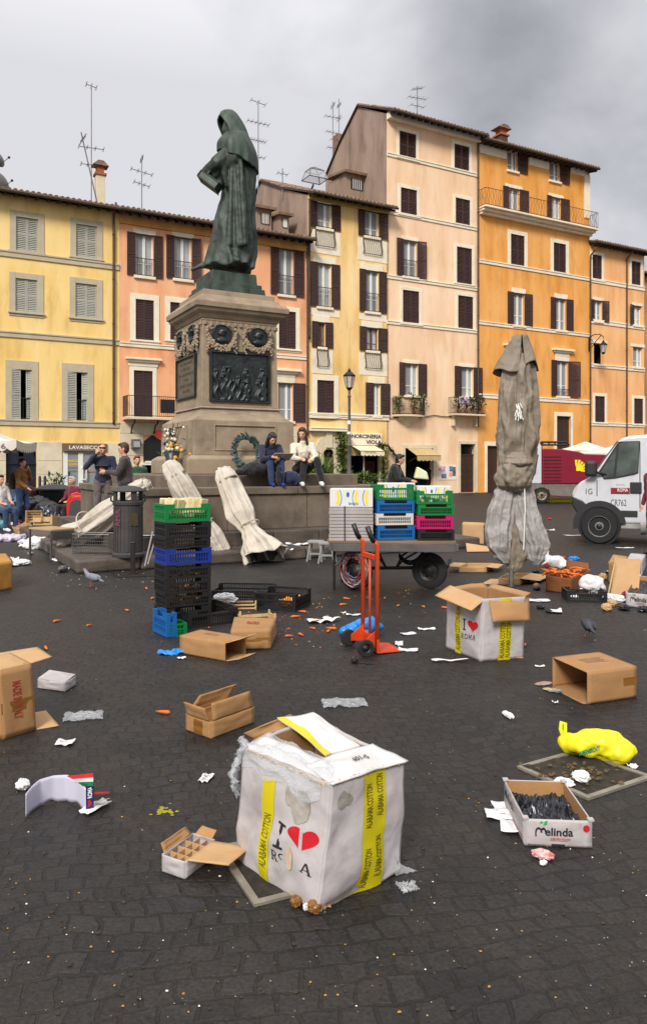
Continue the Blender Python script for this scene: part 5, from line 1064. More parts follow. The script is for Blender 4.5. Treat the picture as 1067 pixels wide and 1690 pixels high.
# posters on the wall
q_ = onplane(723, 792, P0 - nF * .004, nF); W_ = fx(752) - fx(723); t = thing('poster_panel', 'white panel of torn posters on the wall beside the tall brown door', 'poster', q_, ROT); HH = onplane(737, 767, P0, nF).z - q_.z
MB().bx(0, W_, -.02, 0, 0, HH).build('panel', M_WHITE, t); q = random.Random(9)
for i, (x, z, w2, h2, c) in enumerate(((.1, .5, .3, .4, (170, 120, 140)), (.16, .1, .3, .3, (80, 70, 90)), (.6, .55, .2, .35, (60, 70, 110)), (.58, .2, .24, .3, (220, 110, 60)), (.78, .25, .2, .6, (40, 40, 46)), (.02, .6, .1, .2, (200, 50, 50)))):
    MB().bx(x * W_, (x + w2 * .9) * W_, -.026, -.0205, z * HH, (z + h2) * HH).build('poster', mat('poster_%d_%d_%d' % c, lin(*c), rough=.7, c2=lin(min(255, c[0] + 70), min(255, c[1] + 80), min(255, c[2] + 80)), scale=8), t)

# ---- parasols of other stalls
def canopy_tent(label, loc, hw, ze, zt_, vz, rz, mt, pole=True):
    t = thing('market_parasol', label, 'parasol', loc, rz); c = [(-hw, -hw, ze), (hw, -hw, ze), (hw, hw, ze), (-hw, hw, ze)]; m = MB()
    for i in range(4):
        a, b = V(c[i]), V(c[(i + 1) % 4]); ap = V((0, 0, zt_))
        def f(u, v, a=a, b=b): e = a + (b - a) * u; p_ = e + (ap - e) * v; return p_ - V((0, 0, .12 * math.sin(v * math.pi) + .06 * math.sin(u * math.pi) * (1 - v)))
        m.grid(f, 12, 10)
    m.build('canopy', mt, t, smooth=True, solid=.01); m = MB()
    for i in range(4):
        a, b = V(c[i]), V(c[(i + 1) % 4]); n_ = 9
        def f(u, v, a=a, b=b): return a + (b - a) * u - V((0, 0, .06 * math.sin(u * math.pi) + v * (vz - .07 * (1 - abs(math.sin(u * math.pi * n_))))))
        m.grid(f, n_ * 6 + 1, 2)
    m.build('valance', mt, t, solid=.01); MB().tube([(0, 0, 0), (0, 0, zt_)], .035, 8).build('pole', M_IRON, t)
    return t
M_CANV = mat('white_canvas_cover', lin(214, 206, 192), rough=.85, var=.07, scale=3, bump=.3, bscale=12, grime=.3, gcol=lin(180, 168, 148))
pt = canopy_tent('white square parasol with writing on its scalloped edge at the left edge', gp(-22, 20), 1.03, 2.28, 2.7, .26, R(8), M_CANV)
text_on(pt, 'FIORI 36', mat('mauve_letters', lin(120, 84, 96), rough=.8), (-.15, -1.045, 2.06), XU, ZU, .92, .13, lift=.01)
canopy_tent('white market parasol far behind the red sweeper, the left of two', gp(965, 40), 1.55, 2.45, 2.95, .25, R(20), M_CANV)
canopy_tent('cream market parasol far behind the white van', gp(1030, 37), 1.7, 2.3, 2.85, .3, R(35), M_CANV)

# ---- wheels, van and street sweeper
M_TYRE = mat('tyre_rubber', lin(28, 27, 27), rough=.85, var=.2, scale=20, bump=.2); M_RIM = mat('steel_rim', lin(150, 144, 138), rough=.55, metal=.5, var=.3, scale=12)
def wheel(par, c, r, w_, axis_rot, name='wheel', rim=M_RIM, holes=True, tyre=None):
    m = MB(); m.lathe([(r * .62, -w_ / 2), (r * .93, -w_ / 2), (r, -w_ * .32), (r, w_ * .32), (r * .93, w_ / 2), (r * .62, w_ / 2), (r * .6, 0)], 36)
    o = m.build(name, M_TYRE, par, smooth=True, auto=45); o.location = c; o.rotation_euler = axis_rot
    m = MB().lathe([(r * .2, w_ * .42), (r * .24, w_ * .3), (r * .45, w_ * .1), (r * .56, w_ * .28), (r * .63, w_ * .45), (r * .6, w_ * .5), (r * .6, -w_ * .3), (.001, -w_ * .3)], 30)
    ri = m.build('rim', rim, o, smooth=True, auto=40); m = MB().lathe([(.001, w_ * .5), (r * .14, w_ * .48), (r * .19, w_ * .4), (r * .2, w_ * .1)], 16)
    if holes:
        for i in range(8): a = i * math.pi / 4; m.ball((math.cos(a) * r * .42, math.sin(a) * r * .42, w_ * .16), (r * .07, r * .07, w_ * .05), 8, 5)
    m.build('hub', M_IRON, o, smooth=True, auto=40); return o
VP_ = G(986, 897); VR = R(157); vd = V((math.cos(VR), math.sin(VR), 0)); vn = V((-math.sin(VR), math.cos(VR), 0))
def vs(zx, zy, off=0):
    p_ = onplane(860 + zx / 5.155, 710 + zy / 5.155, VP_ + vn * off, vn); return (p_ - VP_).dot(vd), p_.z
M_VAN = mat('white_van_paint', lin(196, 196, 199), rough=.3, var=.04, scale=2, grime=.6, gcol=lin(140, 134, 124), gscale=1.6, stretch=(1, 1, .5))
van = thing('van', 'white municipal van with door number CR762 cut by the right edge of the photograph', 'van', VP_, VR)
pts = [vs(x, y) for x, y in ((512, 800), (470, 700), (432, 640), (428, 565), (436, 520), (455, 485), (500, 440), (570, 402), (640, 340), (730, 215), (820, 95), (850, 68), (920, 48), (1067, 36))]
xb = vs(1300, 400)[0]; poly = pts + [(xb, pts[-1][1] - .02), (xb, .42), (vs(770, 800)[0], .42)]
def inset_prism(m, poly, y1, y0, e):   # near and far edges slightly pulled in so the body is rounded
    cx = sum(p[0] for p in poly) / len(poly); cz = sum(p[1] for p in poly) / len(poly); n_ = len(poly)
    lay = [(y1, e), (y1 - e * 1.4, 0), (y0 + e * 1.4, 0), (y0, e)]; vs_ = []
    for y, k in lay: vs_ += [(cx + (x - cx) * (1 - k), y, cz + (z - cz) * (1 - k)) for x, z in poly]
    fs_ = [tuple(range(n_)), tuple(range(3 * n_, 4 * n_))[::-1]] + [(l * n_ + i, (l + 1) * n_ + i, (l + 1) * n_ + (i + 1) % n_, l * n_ + (i + 1) % n_) for l in range(3) for i in range(n_)]
    m.add(vs_, fs_)
m = MB(); inset_prism(m, poly, .0, -1.95, .03); m.build('body', M_VAN, van, bevel=.03)
blk = mat('black_bumper', lin(30, 30, 32), rough=.6, var=.2, scale=6)
m = MB(); m.prism([vs(x, y) for x, y in ((508, 805), (468, 705), (430, 640), (427, 560), (520, 600), (560, 640), (520, 700))], .02, -1.97); m.build('bumper', blk, van, bevel=.03)
cx, cz = vs(660, 812); R1, R2 = .52, .40; m = MB()
for i in range(16):
    a0, a1 = math.pi * (-.05 + 1.0 * i / 16), math.pi * (-.05 + 1.0 * (i + 1) / 16); m.prism([(cx + math.cos(a0) * R2, cz + math.sin(a0) * R2), (cx + math.cos(a0) * R1, cz + math.sin(a0) * R1), (cx + math.cos(a1) * R1, cz + math.sin(a1) * R1), (cx + math.cos(a1) * R2, cz + math.sin(a1) * R2)], .05, -.2)
m.build('wheel_arch', blk, van)
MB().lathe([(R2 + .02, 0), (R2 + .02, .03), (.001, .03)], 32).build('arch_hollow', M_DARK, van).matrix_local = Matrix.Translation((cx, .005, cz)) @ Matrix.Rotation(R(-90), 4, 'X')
wheel(van, (cx, -.03, .36), .36, .22, (R(-90), 0, 0)); wheel(van, (cx, -1.85, .36), .36, .22, (R(90), 0, 0))
wheel(van, (cx - 3.3, -.12, .36), .36, .22, (R(-90), 0, 0))
gm = mat('van_window', lin(30, 36, 36), rough=.08, var=.3, scale=2, c2=lin(86, 98, 90), spec=.8)
m = MB(); m.prism([vs(x, y) for x, y in ((655, 352), (820, 100), (838, 96), (1004, 92), (992, 365), (960, 378), (790, 412), (700, 418))], .012, -.02); wf = m.build('window_seal', blk, van)
m = MB(); m.prism([vs(x, y) for x, y in ((828, 118), (860, 104), (998, 100), (986, 355), (955, 366), (800, 400))], .02, 0); m.build('side_window', gm, van)
m = MB(); m.prism([vs(x, y) for x, y in ((675, 352), (800, 160), (808, 165), (775, 400), (700, 408))], .02, 0); m.build('quarter_window', gm, van)
ws = [vs(648, 330), vs(735, 208), vs(822, 92)]
m = MB(); m.add([(ws[0][0] + .02, -.15, ws[0][1] + .01), (ws[2][0] + .02, -.2, ws[2][1] + .01), (ws[2][0] + .02, -1.75, ws[2][1] + .01), (ws[0][0] + .02, -1.8, ws[0][1] + .01)], [(0, 1, 2, 3)]); m.build('windscreen', gm, van, solid=.02)
x_, z_ = vs(975, 492); MB().bx(x_ - .1, x_ + .12, .0, .03, z_ - .11, z_ + .12).build('door_handle', blk, van, bevel=.02)
m = MB(); a, b = vs(742, 668), vs(985, 745); m.bx(b[0], a[0], .0, .03, b[1] + .02, a[1] - .03); m.build('side_trim', blk, van, bevel=.01)
m = MB(); a, b = vs(760, 742), vs(1067, 830); m.bx(b[0] - .8, a[0], -.3, -.03, b[1] - .04, a[1] - .06); m.build('sill', mat('dirty_silver', lin(150, 146, 138), rough=.6, var=.25, scale=6, grime=.5), van, bevel=.02)
m = MB(); c = vs(1010, 780); m.lathe([(.001, -.35), (.17, -.35), (.17, .35), (.001, .35)], 20); o = m.build('tank', mat('dirty_silver', (1, 1, 1)), van, smooth=True, auto=40); o.location = (c[0] - .35, -.14, c[1] - .1); o.rotation_euler = (0, R(90), 0)
for xx in (1005, 640):
    c0, c1 = vs(xx, 100 if xx > 900 else 425), vs(xx, 665 if xx > 900 else 560); MB().bx(c0[0] - .008, c0[0] + .008, .001, .004, c1[1], c0[1]).build('panel_gap', blk, van)
a, b = vs(600, 300), vs(560, 420); m = MB(); m.bx(a[0] - .1, a[0] + .14, .02, .2, b[1] + .06, a[1] + .1); mr = m.build('wing_mirror', blk, van, bevel=.06); MB().tube([(a[0] - .1, .1, (a[1] + b[1]) / 2), (a[0] - .3, -.02, b[1] + .1)], .03, 6).build('mirror_arm', blk, mr)
a, b = vs(478, 462), vs(434, 545); m = MB(); m.prism([vs(480, 458), vs(470, 500), vs(440, 555), vs(431, 540), vs(445, 500)], .006, -.2); m.build('headlight', mat('headlight_glass', lin(190, 184, 170), rough=.1), van)
MU = V((-1, 0, 0))
a, b = vs(757, 490), vs(918, 545); MB().bx(b[0], a[0], .0005, .004, b[1], a[1]).build('red_label', mat('roma_red', lin(120, 14, 32), rough=.5, var=.05), van)
text_on(van, 'ROMA', WL, (a[0] - .13, .004, b[1] + .05), MU, ZU, .2, .07, lift=.003); text_on(van, 'CR762', mat('dark_letters', lin(60, 40, 44), rough=.6), (vs(757, 642)[0], .001, vs(757, 642)[1]), MU, ZU, vs(757, 600)[0] - vs(890, 600)[0], .13, lift=.003)
text_on(van, '1G', mat('dark_letters', (0, 0, 0)), (vs(545, 545)[0], .001, vs(545, 545)[1]), MU, ZU, .13, .12, lift=.004); text_on(van, 'AMA', mat('faded_letters', lin(170, 140, 140), rough=.7), (vs(800, 472)[0], .001, vs(800, 472)[1]), MU, ZU, .18, .04, lift=.003)
# sweeper
SP = gp(894, 32.3); sw = thing('street_sweeper', 'dark red and white street sweeper truck with a yellow half sun emblem behind the van', 'truck', SP, 0)
def ss(zx, zy): k = 32.3 / 1230; return (860 + zx / 5.155 - 894) * k, CH + (770 - (710 + zy / 5.155)) * k
M_RED = mat('dark_red_paint', lin(122, 14, 40), rough=.35, var=.12, scale=3)
m = MB(); m.prism([ss(x, y) for x, y in ((176, 456), (176, 156), (340, 160), (480, 182), (540, 203), (700, 207), (860, 230), (860, 456))], 0, 1.7); bd = m.build('hopper', M_RED, sw, bevel=.04)
m = MB(); m.prism([ss(x, y) for x, y in ((174, 456), (174, 130), (150, 112), (60, 110), (30, 160), (-30, 400), (-30, 456))], .03, 1.67); m.build('cab', M_VAN, sw, bevel=.05)
m = MB(); m.prism([ss(x, y) for x, y in ((145, 208), (60, 206), (-5, 390), (-5, 440), (75, 440), (120, 370))], .018, .04); m.build('side_window', gm, sw)
m = MB(); m.prism([ss(x, y) for x, y in ((-30, 458), (860, 458), (860, 560), (400, 562), (250, 556), (235, 510), (180, 488), (120, 500), (95, 540), (-30, 540))], .05, 1.6); m.build('chassis', mat('dusty_grey_paint', lin(110, 102, 94), rough=.7, var=.2, scale=6), sw, bevel=.01)
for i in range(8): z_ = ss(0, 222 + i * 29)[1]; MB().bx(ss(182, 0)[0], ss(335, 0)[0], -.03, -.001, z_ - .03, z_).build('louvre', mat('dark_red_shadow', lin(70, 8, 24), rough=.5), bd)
for xz in (175, 860): wheel(sw, (ss(xz, 0)[0], .16, .36), .36, .25, (R(90), 0, 0), rim=mat('beige_rim', lin(140, 126, 104), rough=.7))
m = MB(); a = ss(172, 100); b = ss(385, 148)
for z in (a[1], b[1] + .12): m.tube([(a[0], .1, z), (b[0], .1, z)], .045, 6)
for i in range(5): x = a[0] + i * (b[0] - a[0]) / 4; m.tube([(x, .1, a[1]), (x + .15, .1, b[1] + .1)], .03, 5)
m.tube([(a[0], .1, a[1]), (a[0], .1, b[1] - .1)], .05, 6); m.build('boom_rack', M_BLACK, sw)
ox, oz = ss(462, 346); k = .0263 / 5.155 * 5.1; s_ = 32.3 / 1230 / 5.155; rays = []
for i in range(6):
    an = math.pi / 2 * i / 5; L_ = 98 * s_ * (1 if i % 2 == 0 else .96); w2 = .055; d1 = (math.cos(an), math.sin(an)); n1_ = (-d1[1], d1[0])
    rays.append([(d1[0] * 40 * s_ - n1_[0] * w2 * .5, d1[1] * 40 * s_ - n1_[1] * w2 * .5), (d1[0] * L_ - n1_[0] * w2, d1[1] * L_ - n1_[1] * w2), (d1[0] * L_ + n1_[0] * w2, d1[1] * L_ + n1_[1] * w2), (d1[0] * 40 * s_ + n1_[0] * w2 * .5, d1[1] * 40 * s_ + n1_[1] * w2 * .5)])
rays.append([(0, 0)] + [(math.cos(a * math.pi / 16) * 62 * s_, math.sin(a * math.pi / 16) * 62 * s_) for a in range(9)])
for i_, r__ in enumerate(rays): shape_on(bd, [r__], YL, (ox, -.002, oz), XU, ZU, .004 + .002 * i_, 'sun_ray')
tag(MB().bx(0, 1.1, 0, .5, 0, .16).build('yellow_barrier', YL, None, bevel=.03), 'yellow plastic bar on the road under the red sweeper', 'barrier').location = gp(905, 33)

# ---- folded parasols
M_TAUPE = mat('taupe_canvas', lin(112, 99, 82), rough=.65, c2=lin(140, 128, 112), scale=2.2, bump=.15, bscale=16, crease=4.5, cd=.03)
M_SILV = mat('silvery_lining', lin(134, 126, 120), rough=.55, c2=lin(166, 160, 156), scale=2.5, crease=5, cd=.03)
gb = G(843, 990); gu = thing('folded_parasol', 'big taupe parasol folded and bundled around its upright pole', 'parasol', gb, 0); kk = gb.y / 1230
def U(px, py, d_=0): return V(((px - 843) * kk, d_, CH - (py - 770) * kk))
def loft(name, rows, par, mt, folds=((9, .06, 0), (15, .04, 1)), dep=.85, n=96, m_=50, nz=.07, solid=.012, open_ends=True, yoff=0, U=U, sharp=1.0):
    """rows of (py, xl, xr): a hanging tube of cloth with pleats"""
    rows = sorted(rows)
    def f(u, v):
        y = rows[0][0] + (rows[-1][0] - rows[0][0]) * v
        for a, b in zip(rows[:-1], rows[1:]):
            if y <= b[0] + 1e-6: k = (y - a[0]) / (b[0] - a[0]); k = k * k * (3 - 2 * k); xl = a[1] + (b[1] - a[1]) * k; xr = a[2] + (b[2] - a[2]) * k; break
        th = u * 2 * math.pi; hw = (xr - xl) / 2; e = 1
        for kf, am, ph in folds: e += am * (1 - 2 * abs(math.sin(kf * th / 2 + ph + 1.3 * noise.noise(V((0, ph, y * .02)))))) * sharp
        e += nz * noise.noise(V((math.cos(th) * 1.6, math.sin(th) * 1.6, y * .045))) + nz * .6 * noise.noise(V((math.cos(th) * 4, math.sin(th) * 4, y * .11)))
        return U((xl + xr) / 2 + math.cos(th) * hw * min(e, 1.1), y, yoff + math.sin(th) * hw * kk * dep * e)
    return MB().grid(f, n, m_, closed=True).build(name, mt, par, smooth=True, solid=solid)
MB().tube([U(843, 990), U(843, 560)], .028, 10).build('pole', mat('worn_pole', lin(150, 146, 138), rough=.6, var=.4, scale=20), gu, smooth=True)
MB().lathe([(.2, 0.001), (.2, .04), (.06, .05), (.05, .16)], 20).build('base_plate', M_IRON, gu, smooth=True, auto=40)
loft('canopy', [(585, 838, 874), (612, 828, 880), (650, 824, 884), (690, 822, 886), (722, 821, 888), (750, 822, 882), (780, 823, 877), (800, 828, 872), (815, 836, 868)], gu, M_TAUPE, folds=((5, .15, 0), (9, .10, 1), (16, .05, 2)), nz=.06, n=150, m_=70)
# top flap: a loose hood that flares into two lobes and gapes at the front
def flap(u, v):
    gap = .16; th = -math.pi / 2 + gap * (.3 + v) + u * (2 * math.pi - 2 * gap * (.3 + v)); y = 553 + 52 * v ** 1.15 + (7 * math.sin(th * 3 + 1) + 12 * max(0, -math.cos(th))) * v
    cx = 858 - 3 * v; hw = 11 + 19 * v ** 1.1 + 6 * v * max(0, -math.cos(th)) ** 2; lob = 1 + .12 * math.cos(2 * th) * v + .1 * (1 - 2 * abs(math.sin(th * 2.5 + .7 + v * 1.6))) * v + .05 * noise.noise(V((math.cos(th) * 2, math.sin(th) * 2, v * 3)))
    if v < .02: hw = .1
    return U(cx + math.cos(th) * hw * lob, y, math.sin(th) * hw * kk * .85 * lob)
MB().grid(flap, 90, 30).build('canopy_flap', M_TAUPE, gu, smooth=True, solid=.012)
m = MB()
for i in range(8): a = i * .785; m.tube([U(857 + math.cos(a) * 7, 575, math.sin(a) * .06), U(855 + math.cos(a) * 20, 640, math.sin(a) * .14)], .009, 5)
m.build('ribs', M_ANT, gu)
# the bundle where the cloth is gathered and tied: a slack collar over a dark hollow
loft('tied_bundle', [(742, 846, 860), (748, 836, 870), (760, 826, 874), (775, 818, 876), (790, 816, 876), (800, 819, 875), (808, 830, 868), (812, 838, 862)], gu, M_TAUPE, folds=((3, .12, .4), (7, .08, 1)), nz=.2, dep=1.05, yoff=-.03)
loft('hood_fold', [(745, 842, 856), (748, 836, 864), (755, 828, 870), (764, 826, 874), (768, 830, 872)], gu, M_TAUPE, folds=((5, .1, .4),), nz=.15, dep=1.15, yoff=-.07)
loft('hanging_lobe', [(798, 826, 856), (812, 815, 856), (850, 804, 852), (878, 800, 850), (900, 804, 847), (918, 815, 843), (930, 828, 840)], gu, M_SILV, folds=((5, .15, 0), (11, .09, 1.5)), nz=.1, dep=.6, n=130, m_=60)
loft('hanging_lobe', [(798, 842, 874), (825, 844, 880), (860, 849, 890), (885, 855, 899), (902, 862, 905), (918, 868, 896), (932, 878, 886)], gu, M_SILV, folds=((5, .15, 1), (12, .09, .5)), nz=.1, dep=.6, n=130, m_=60, yoff=-.03)
loft('hanging_lobe', [(812, 838, 862), (850, 834, 868), (890, 836, 870), (915, 834, 872), (935, 838, 862), (946, 842, 850)], gu, M_TAUPE, folds=((5, .16, 2), (9, .08, .2)), nz=.1, dep=.7, yoff=.02)
m = MB(); q = random.Random(6)
for i in range(24): x = 846 + q.uniform(-4, 4); m.tube([U(x, 668 + i * .9, -.245), U(x + q.uniform(-5, 5), 676 + i * .9, -.26)], .006, 4)
m.build('frayed_tape', M_WHITE, gu); MB().tube([U(858, 790, -.17), U(859, 840, -.18), U(858, 905, -.14)], .008, 5).build('cord', M_WHITE, gu)

M_WCAN = mat('offwhite_canvas', lin(178, 167, 150), rough=.85, c2=lin(198, 188, 174), scale=2, bump=.3, bscale=12, grime=.45, gcol=lin(140, 128, 110), gscale=3, crease=4, cd=.025)
def leaning(label, top, bot, rows, seed, ca=0, hang=True):
    """rows: (fraction from top, radius). Axis from top to bottom; pleated cloth"""
    top, bot = V(top), V(bot); t = thing('folded_parasol', label, 'parasol', bot, 0); ax = (top - bot); L_ = ax.length; ax.normalize(); x, y = frame_of(ax)
    def f(u, v):
        for a, b in zip(rows[:-1], rows[1:]):
            if v <= b[0] + 1e-6: k = (v - a[0]) / (b[0] - a[0]); k = k * k * (3 - 2 * k); r_ = a[1] + (b[1] - a[1]) * k; break
        th = u * 2 * math.pi; e = 1 + .1 * (1 - 2 * abs(math.sin(4 * th + seed + v * 1.2))) + .08 * (1 - 2 * abs(math.sin(2.5 * th + seed * 2 - v * 2))) + .14 * noise.noise(V((math.cos(th) * 2 + seed, math.sin(th) * 2, v * 3))) + .12 * noise.noise(V((math.cos(th) * 6, math.sin(th) * 6 + seed, v * 4)))
        c = ax * L_ * (1 - v) + V((0, 0, -.1 * math.sin(v * math.pi) * (0 if abs(ax.z) > .8 else 1))) ; hem = .06 * math.sin(th * 3 + seed) * (v > .98)
        return c + (x * math.cos(th) + y * math.sin(th) * .8) * r_ * e + ax * hem
    MB().grid(f, 100, 60, closed=True).build('canopy', M_WCAN, t, smooth=True, solid=.012)
    rc = rows[0][1] * 1.1
    def cap_(u, v): th = u * 2 * math.pi; r_ = rc * (1.15 * v ** .6) * (1 + .1 * math.sin(th * 4 + seed) * v); return ax * (L_ + .03 - .3 * v * v) + (x * math.cos(th) + y * math.sin(th)) * max(r_, .002)
    MB().grid(cap_, 40, 12, closed=True).build('top_flap', M_WCAN, t, smooth=True, solid=.012)
    MB().tube([ax * -.06, ax * (L_ + .02)], .025, 8).build('pole', M_ANT, t, smooth=True); tr = [i for i in rows if .5 < i[0] < .75]; v0, r0 = min(tr, key=lambda q_: q_[1])
    MB().tube([ax * L_ * (1 - v0) + (x * math.cos(i * .3) + y * math.sin(i * .3) * .85) * r0 * 1.13 for i in range(22)], .012, 5).build('tie_strap', M_WCAN, t); return t
w0_ = CM + dF * 0 ; 
leaning('white folded parasol leaning on the platform wall, tied at its middle with a flared hem', at(368, 776, 13.15), G(440, 930) + V((0, 0, .1)), [(0, .14), (.08, .2), (.25, .23), (.45, .25), (.58, .17), (.64, .15), (.72, .2), (.88, .33), (1, .4)], 1.0)
leaning('white folded parasol leaning on the platform wall behind the tall crate stack', at(277, 764, 12.75), G(366, 925) + V((0, 0, .1)), [(0, .14), (.08, .2), (.25, .24), (.45, .25), (.6, .2), (.66, .19), (.8, .22), (1, .2)], 2.3)
leaning('white folded parasol lying diagonally on the steps behind the litter bin', at(243, 798, 12.9), G(108, 893, .25), [(0, .14), (.06, .2), (.25, .24), (.45, .3), (.62, .31), (.7, .27), (.8, .31), (.92, .36), (1, .32)], 4.0)
# ================================================================ MARKET THINGS
def flatG(px, py): p = G(px, py); return V((p.x, p.y, 0))
PL = {}
def plastic(nm, c): 
    if nm not in PL: PL[nm] = mat(nm, c, rough=.38, var=.18, scale=5, rand=.08, grime=.35, gcol=tuple(x * .45 for x in c), gscale=5)
    return PL[nm]
K_BLK = plastic('black_crate_plastic', lin(30, 29, 30)); K_GRN = plastic('green_crate_plastic', lin(6, 112, 52)); K_BLU = plastic('blue_crate_plastic', lin(20, 92, 156)); K_DBL = plastic('dark_blue_crate_plastic', lin(18, 48, 128)); K_WHT = plastic('white_crate_plastic', lin(206, 202, 192)); K_MAG = plastic('magenta_crate_plastic', lin(176, 14, 92))
def crate_mesh(w, d, h, seed=0):
    """lattice crate: corner posts, rims, upright bars, a dip in the long sides; origin at its front left ground corner"""
    m = MB(); t = .012
    for x in (0, w - .035):
        for y in (0, d - .035): m.bx(x, x + .035, y, y + .035, 0, h)
    def side(A, B, dip):
        A, B = V(A), V(B); L_ = (B - A).length; u = (B - A).normalized(); nn = V((-u.y, u.x, 0))
        def q(a, b, z0, z1, y0=0, y1=t):
            p = [A + u * a + nn * y0, A + u * b + nn * y0, A + u * b + nn * y1, A + u * a + nn * y1]; m.add([(*v.xy, z0) for v in p] + [(*v.xy, z1) for v in p], [(0, 3, 2, 1), (4, 5, 6, 7), (0, 1, 5, 4), (1, 2, 6, 5), (2, 3, 7, 6), (3, 0, 4, 7)])
        top = h - (.22 * h if dip else 0)
        q(.035, L_ - .035, 0, h * .16); q(.035, L_ - .035, top - h * .13, top, -.004, t + .004)
        if dip:
            for a, b in ((.035, .1), (L_ - .1, L_ - .035)): q(a, b, top, h)
        else: q(.035, L_ - .035, h * .5, h * .62)
        q(.035, L_ - .035, h * .36, h * .4)
        n = int((L_ - .07) / .027)
        for i in range(n + 1): x = .035 + (L_ - .07) * i / n; q(x - .005, x + .005, h * .16, top - h * .13, .002, t - .002)
    side((0, 0), (w, 0), True) if False else side((0, 0, 0), (w, 0, 0), True); side((w, 0, 0), (w, d, 0), False); side((w, d, 0), (0, d, 0), True); side((0, d, 0), (0, 0, 0), False)
    m.bx(.01, w - .01, .01, d - .01, .008, .016); m.bx(.02, w - .02, .02, d - .02, .001, .006)
    return m
CR = {}
def crate(label, loc, rz, w, d, h, mt, group=None, tilt=(0, 0)):
    k = (round(w, 2), round(d, 2), round(h, 2), mt.name)
    if k in CR: o = CR[k].copy(); col.objects.link(o)
    else: o = crate_mesh(w, d, h).build('plastic_crate', mt); CR[k] = o
    o.name = 'plastic_crate'; o.location = loc; o.rotation_euler = (tilt[0], tilt[1], rz); o.pop('group', None) if 'group' in o else None
    return tag(o, label, 'crate', group)
# ---- tall stack
SF = flatG(274, 1036); SR = R(31); lv = [(0, .185, K_BLK), (.193, .125, K_BLK), (.322, .145, K_BLK), (.471, .14, K_BLK), (.616, .158, K_DBL), (.78, .095, K_BLK), (.878, .16, K_BLK), (1.042, .18, K_GRN)]
lbl = ['black lattice crate at the bottom of the tall stack', 'black lattice crate second from the bottom of the tall stack', 'black lattice crate third from the bottom of the tall stack', 'black lattice crate just under the dark blue crate of the tall stack', 'dark blue lattice crate in the middle of the tall stack', 'shallow black crate just above the dark blue crate of the tall stack', 'black crate just under the green crate of the tall stack', 'green crate on top of the tall stack, filled with yellow packets']
q = random.Random(3)
for (z, h_, mt_), lb in zip(lv, lbl): crate(lb, SF + V((q.uniform(-.008, .008), q.uniform(-.008, .008), z)), SR + q.uniform(-.02, .02), .48, .36, h_, mt_, 'crates of the tall stack')
M_PACK = mat('cream_packet', lin(206, 186, 120), rough=.45, c2=lin(226, 214, 176), scale=14, grime=.4, gcol=lin(120, 96, 50), gscale=9)
def packet_mesh(seed, w=.085, d=.03, h=.15):
    q = random.Random(seed); m = MB(); k = lambda s_: q.uniform(-s_, s_); m.add([(k(.008) + x * w, k(.006) + y * d, z * h + k(.01)) for z in (0, 1) for x, y in ((-.5, -.5), (.5, -.5), (.5, .5), (-.5, .5))], [(0, 3, 2, 1), (4, 5, 6, 7), (0, 1, 5, 4), (1, 2, 6, 5), (2, 3, 7, 6), (3, 0, 4, 7)]); return m
pk = [packet_mesh(i).build('packet', M_PACK, None, bevel=.008) for i in range(4)]
for i in range(14):
    o = pk[i] if i < 4 else pk[i % 4].copy()
    if i >= 4: col.objects.link(o)
    o.location = wl(SF, SR, (.06 + (i % 7) * .06, .1 + (i // 7) * .15, 1.115 + q.uniform(-.005, .015))); o.rotation_euler = (q.uniform(-.25, .25), q.uniform(-.15, .15), SR + q.uniform(-.3, .3)); tag(o, 'cream yellow packet standing in the green crate on the tall stack', 'packet', 'packets in the top green crate')
for z_, c_, n_ in ((.33, (150, 80, 40), 9), (.21, (170, 100, 50), 7), (.48, (120, 110, 90), 6)):
    m = MB()
    for i in range(n_ * 3): m.ball((q.uniform(.06, .42), q.uniform(.05, .3), z_ + q.uniform(.02, .07)), q.uniform(.02, .035), 8, 5)
    o = m.fused('vegetable_scraps', mat('scraps_%d' % n_, lin(*c_), rough=.7, c2=lin(200, 160, 110), scale=18), None, voxel=.02); o.location = SF; o.rotation_euler = (0, 0, SR)
    tag(o, {9: 'orange brown vegetable scraps inside the third crate from the bottom', 7: 'reddish vegetable scraps inside the second crate from the bottom', 6: 'pale leaf scraps inside the crate under the dark blue one'}[n_], 'scraps', kind='stuff')
def crate_FLR(label, F, L, Rr, h, mt, group=None, z=0, tilt=(0, 0)):
    F, L, Rr = flatG(*F), flatG(*L), flatG(*Rr); w = (Rr - F).length; d = (L - F).length; rz = math.atan2((Rr - F).y, (Rr - F).x); return crate(label, F + V((0, 0, z)), rz, w, d, h, mt, group, tilt), F, rz, w, d
_, f1, r1, w1, d1 = crate_FLR('open black crate on the ground in front of the tall stack, half full of rubbish', (312, 1038), (293, 1021), (393, 1027), .165, K_BLK, 'loose crates by the tall stack')
crate_FLR('black crate lying left of the other loose black crate near the fallen parasol', (440, 999), (380, 986), (456, 984), .16, K_BLK, 'loose crates by the tall stack')
_, f2, r2, w2, d2 = crate_FLR('black crate holding oranges, rightmost of the loose crates', (487, 1010), (444, 999), (513, 997), .19, K_BLK, 'loose crates by the tall stack')
crate('narrow blue crate standing in front of the tall stack', flatG(292, 1051) + V((0, 0, 0.005)), R(125), .34, .1, .22, K_BLU, 'loose crates by the tall stack', (R(0), R(0)))
crate('green crate half hidden behind the long carton in front of the tall stack', flatG(309, 1049), R(120), .2, .16, .12, K_GRN, 'loose crates by the tall stack')
M_OR = mat('orange_fruit', lin(222, 130, 20), rough=.5, c2=lin(232, 170, 50), scale=8, bump=.2, bscale=80)
ob = MB().ball((0, 0, 0), .035, 12, 8).build('orange', M_OR, None, smooth=True)
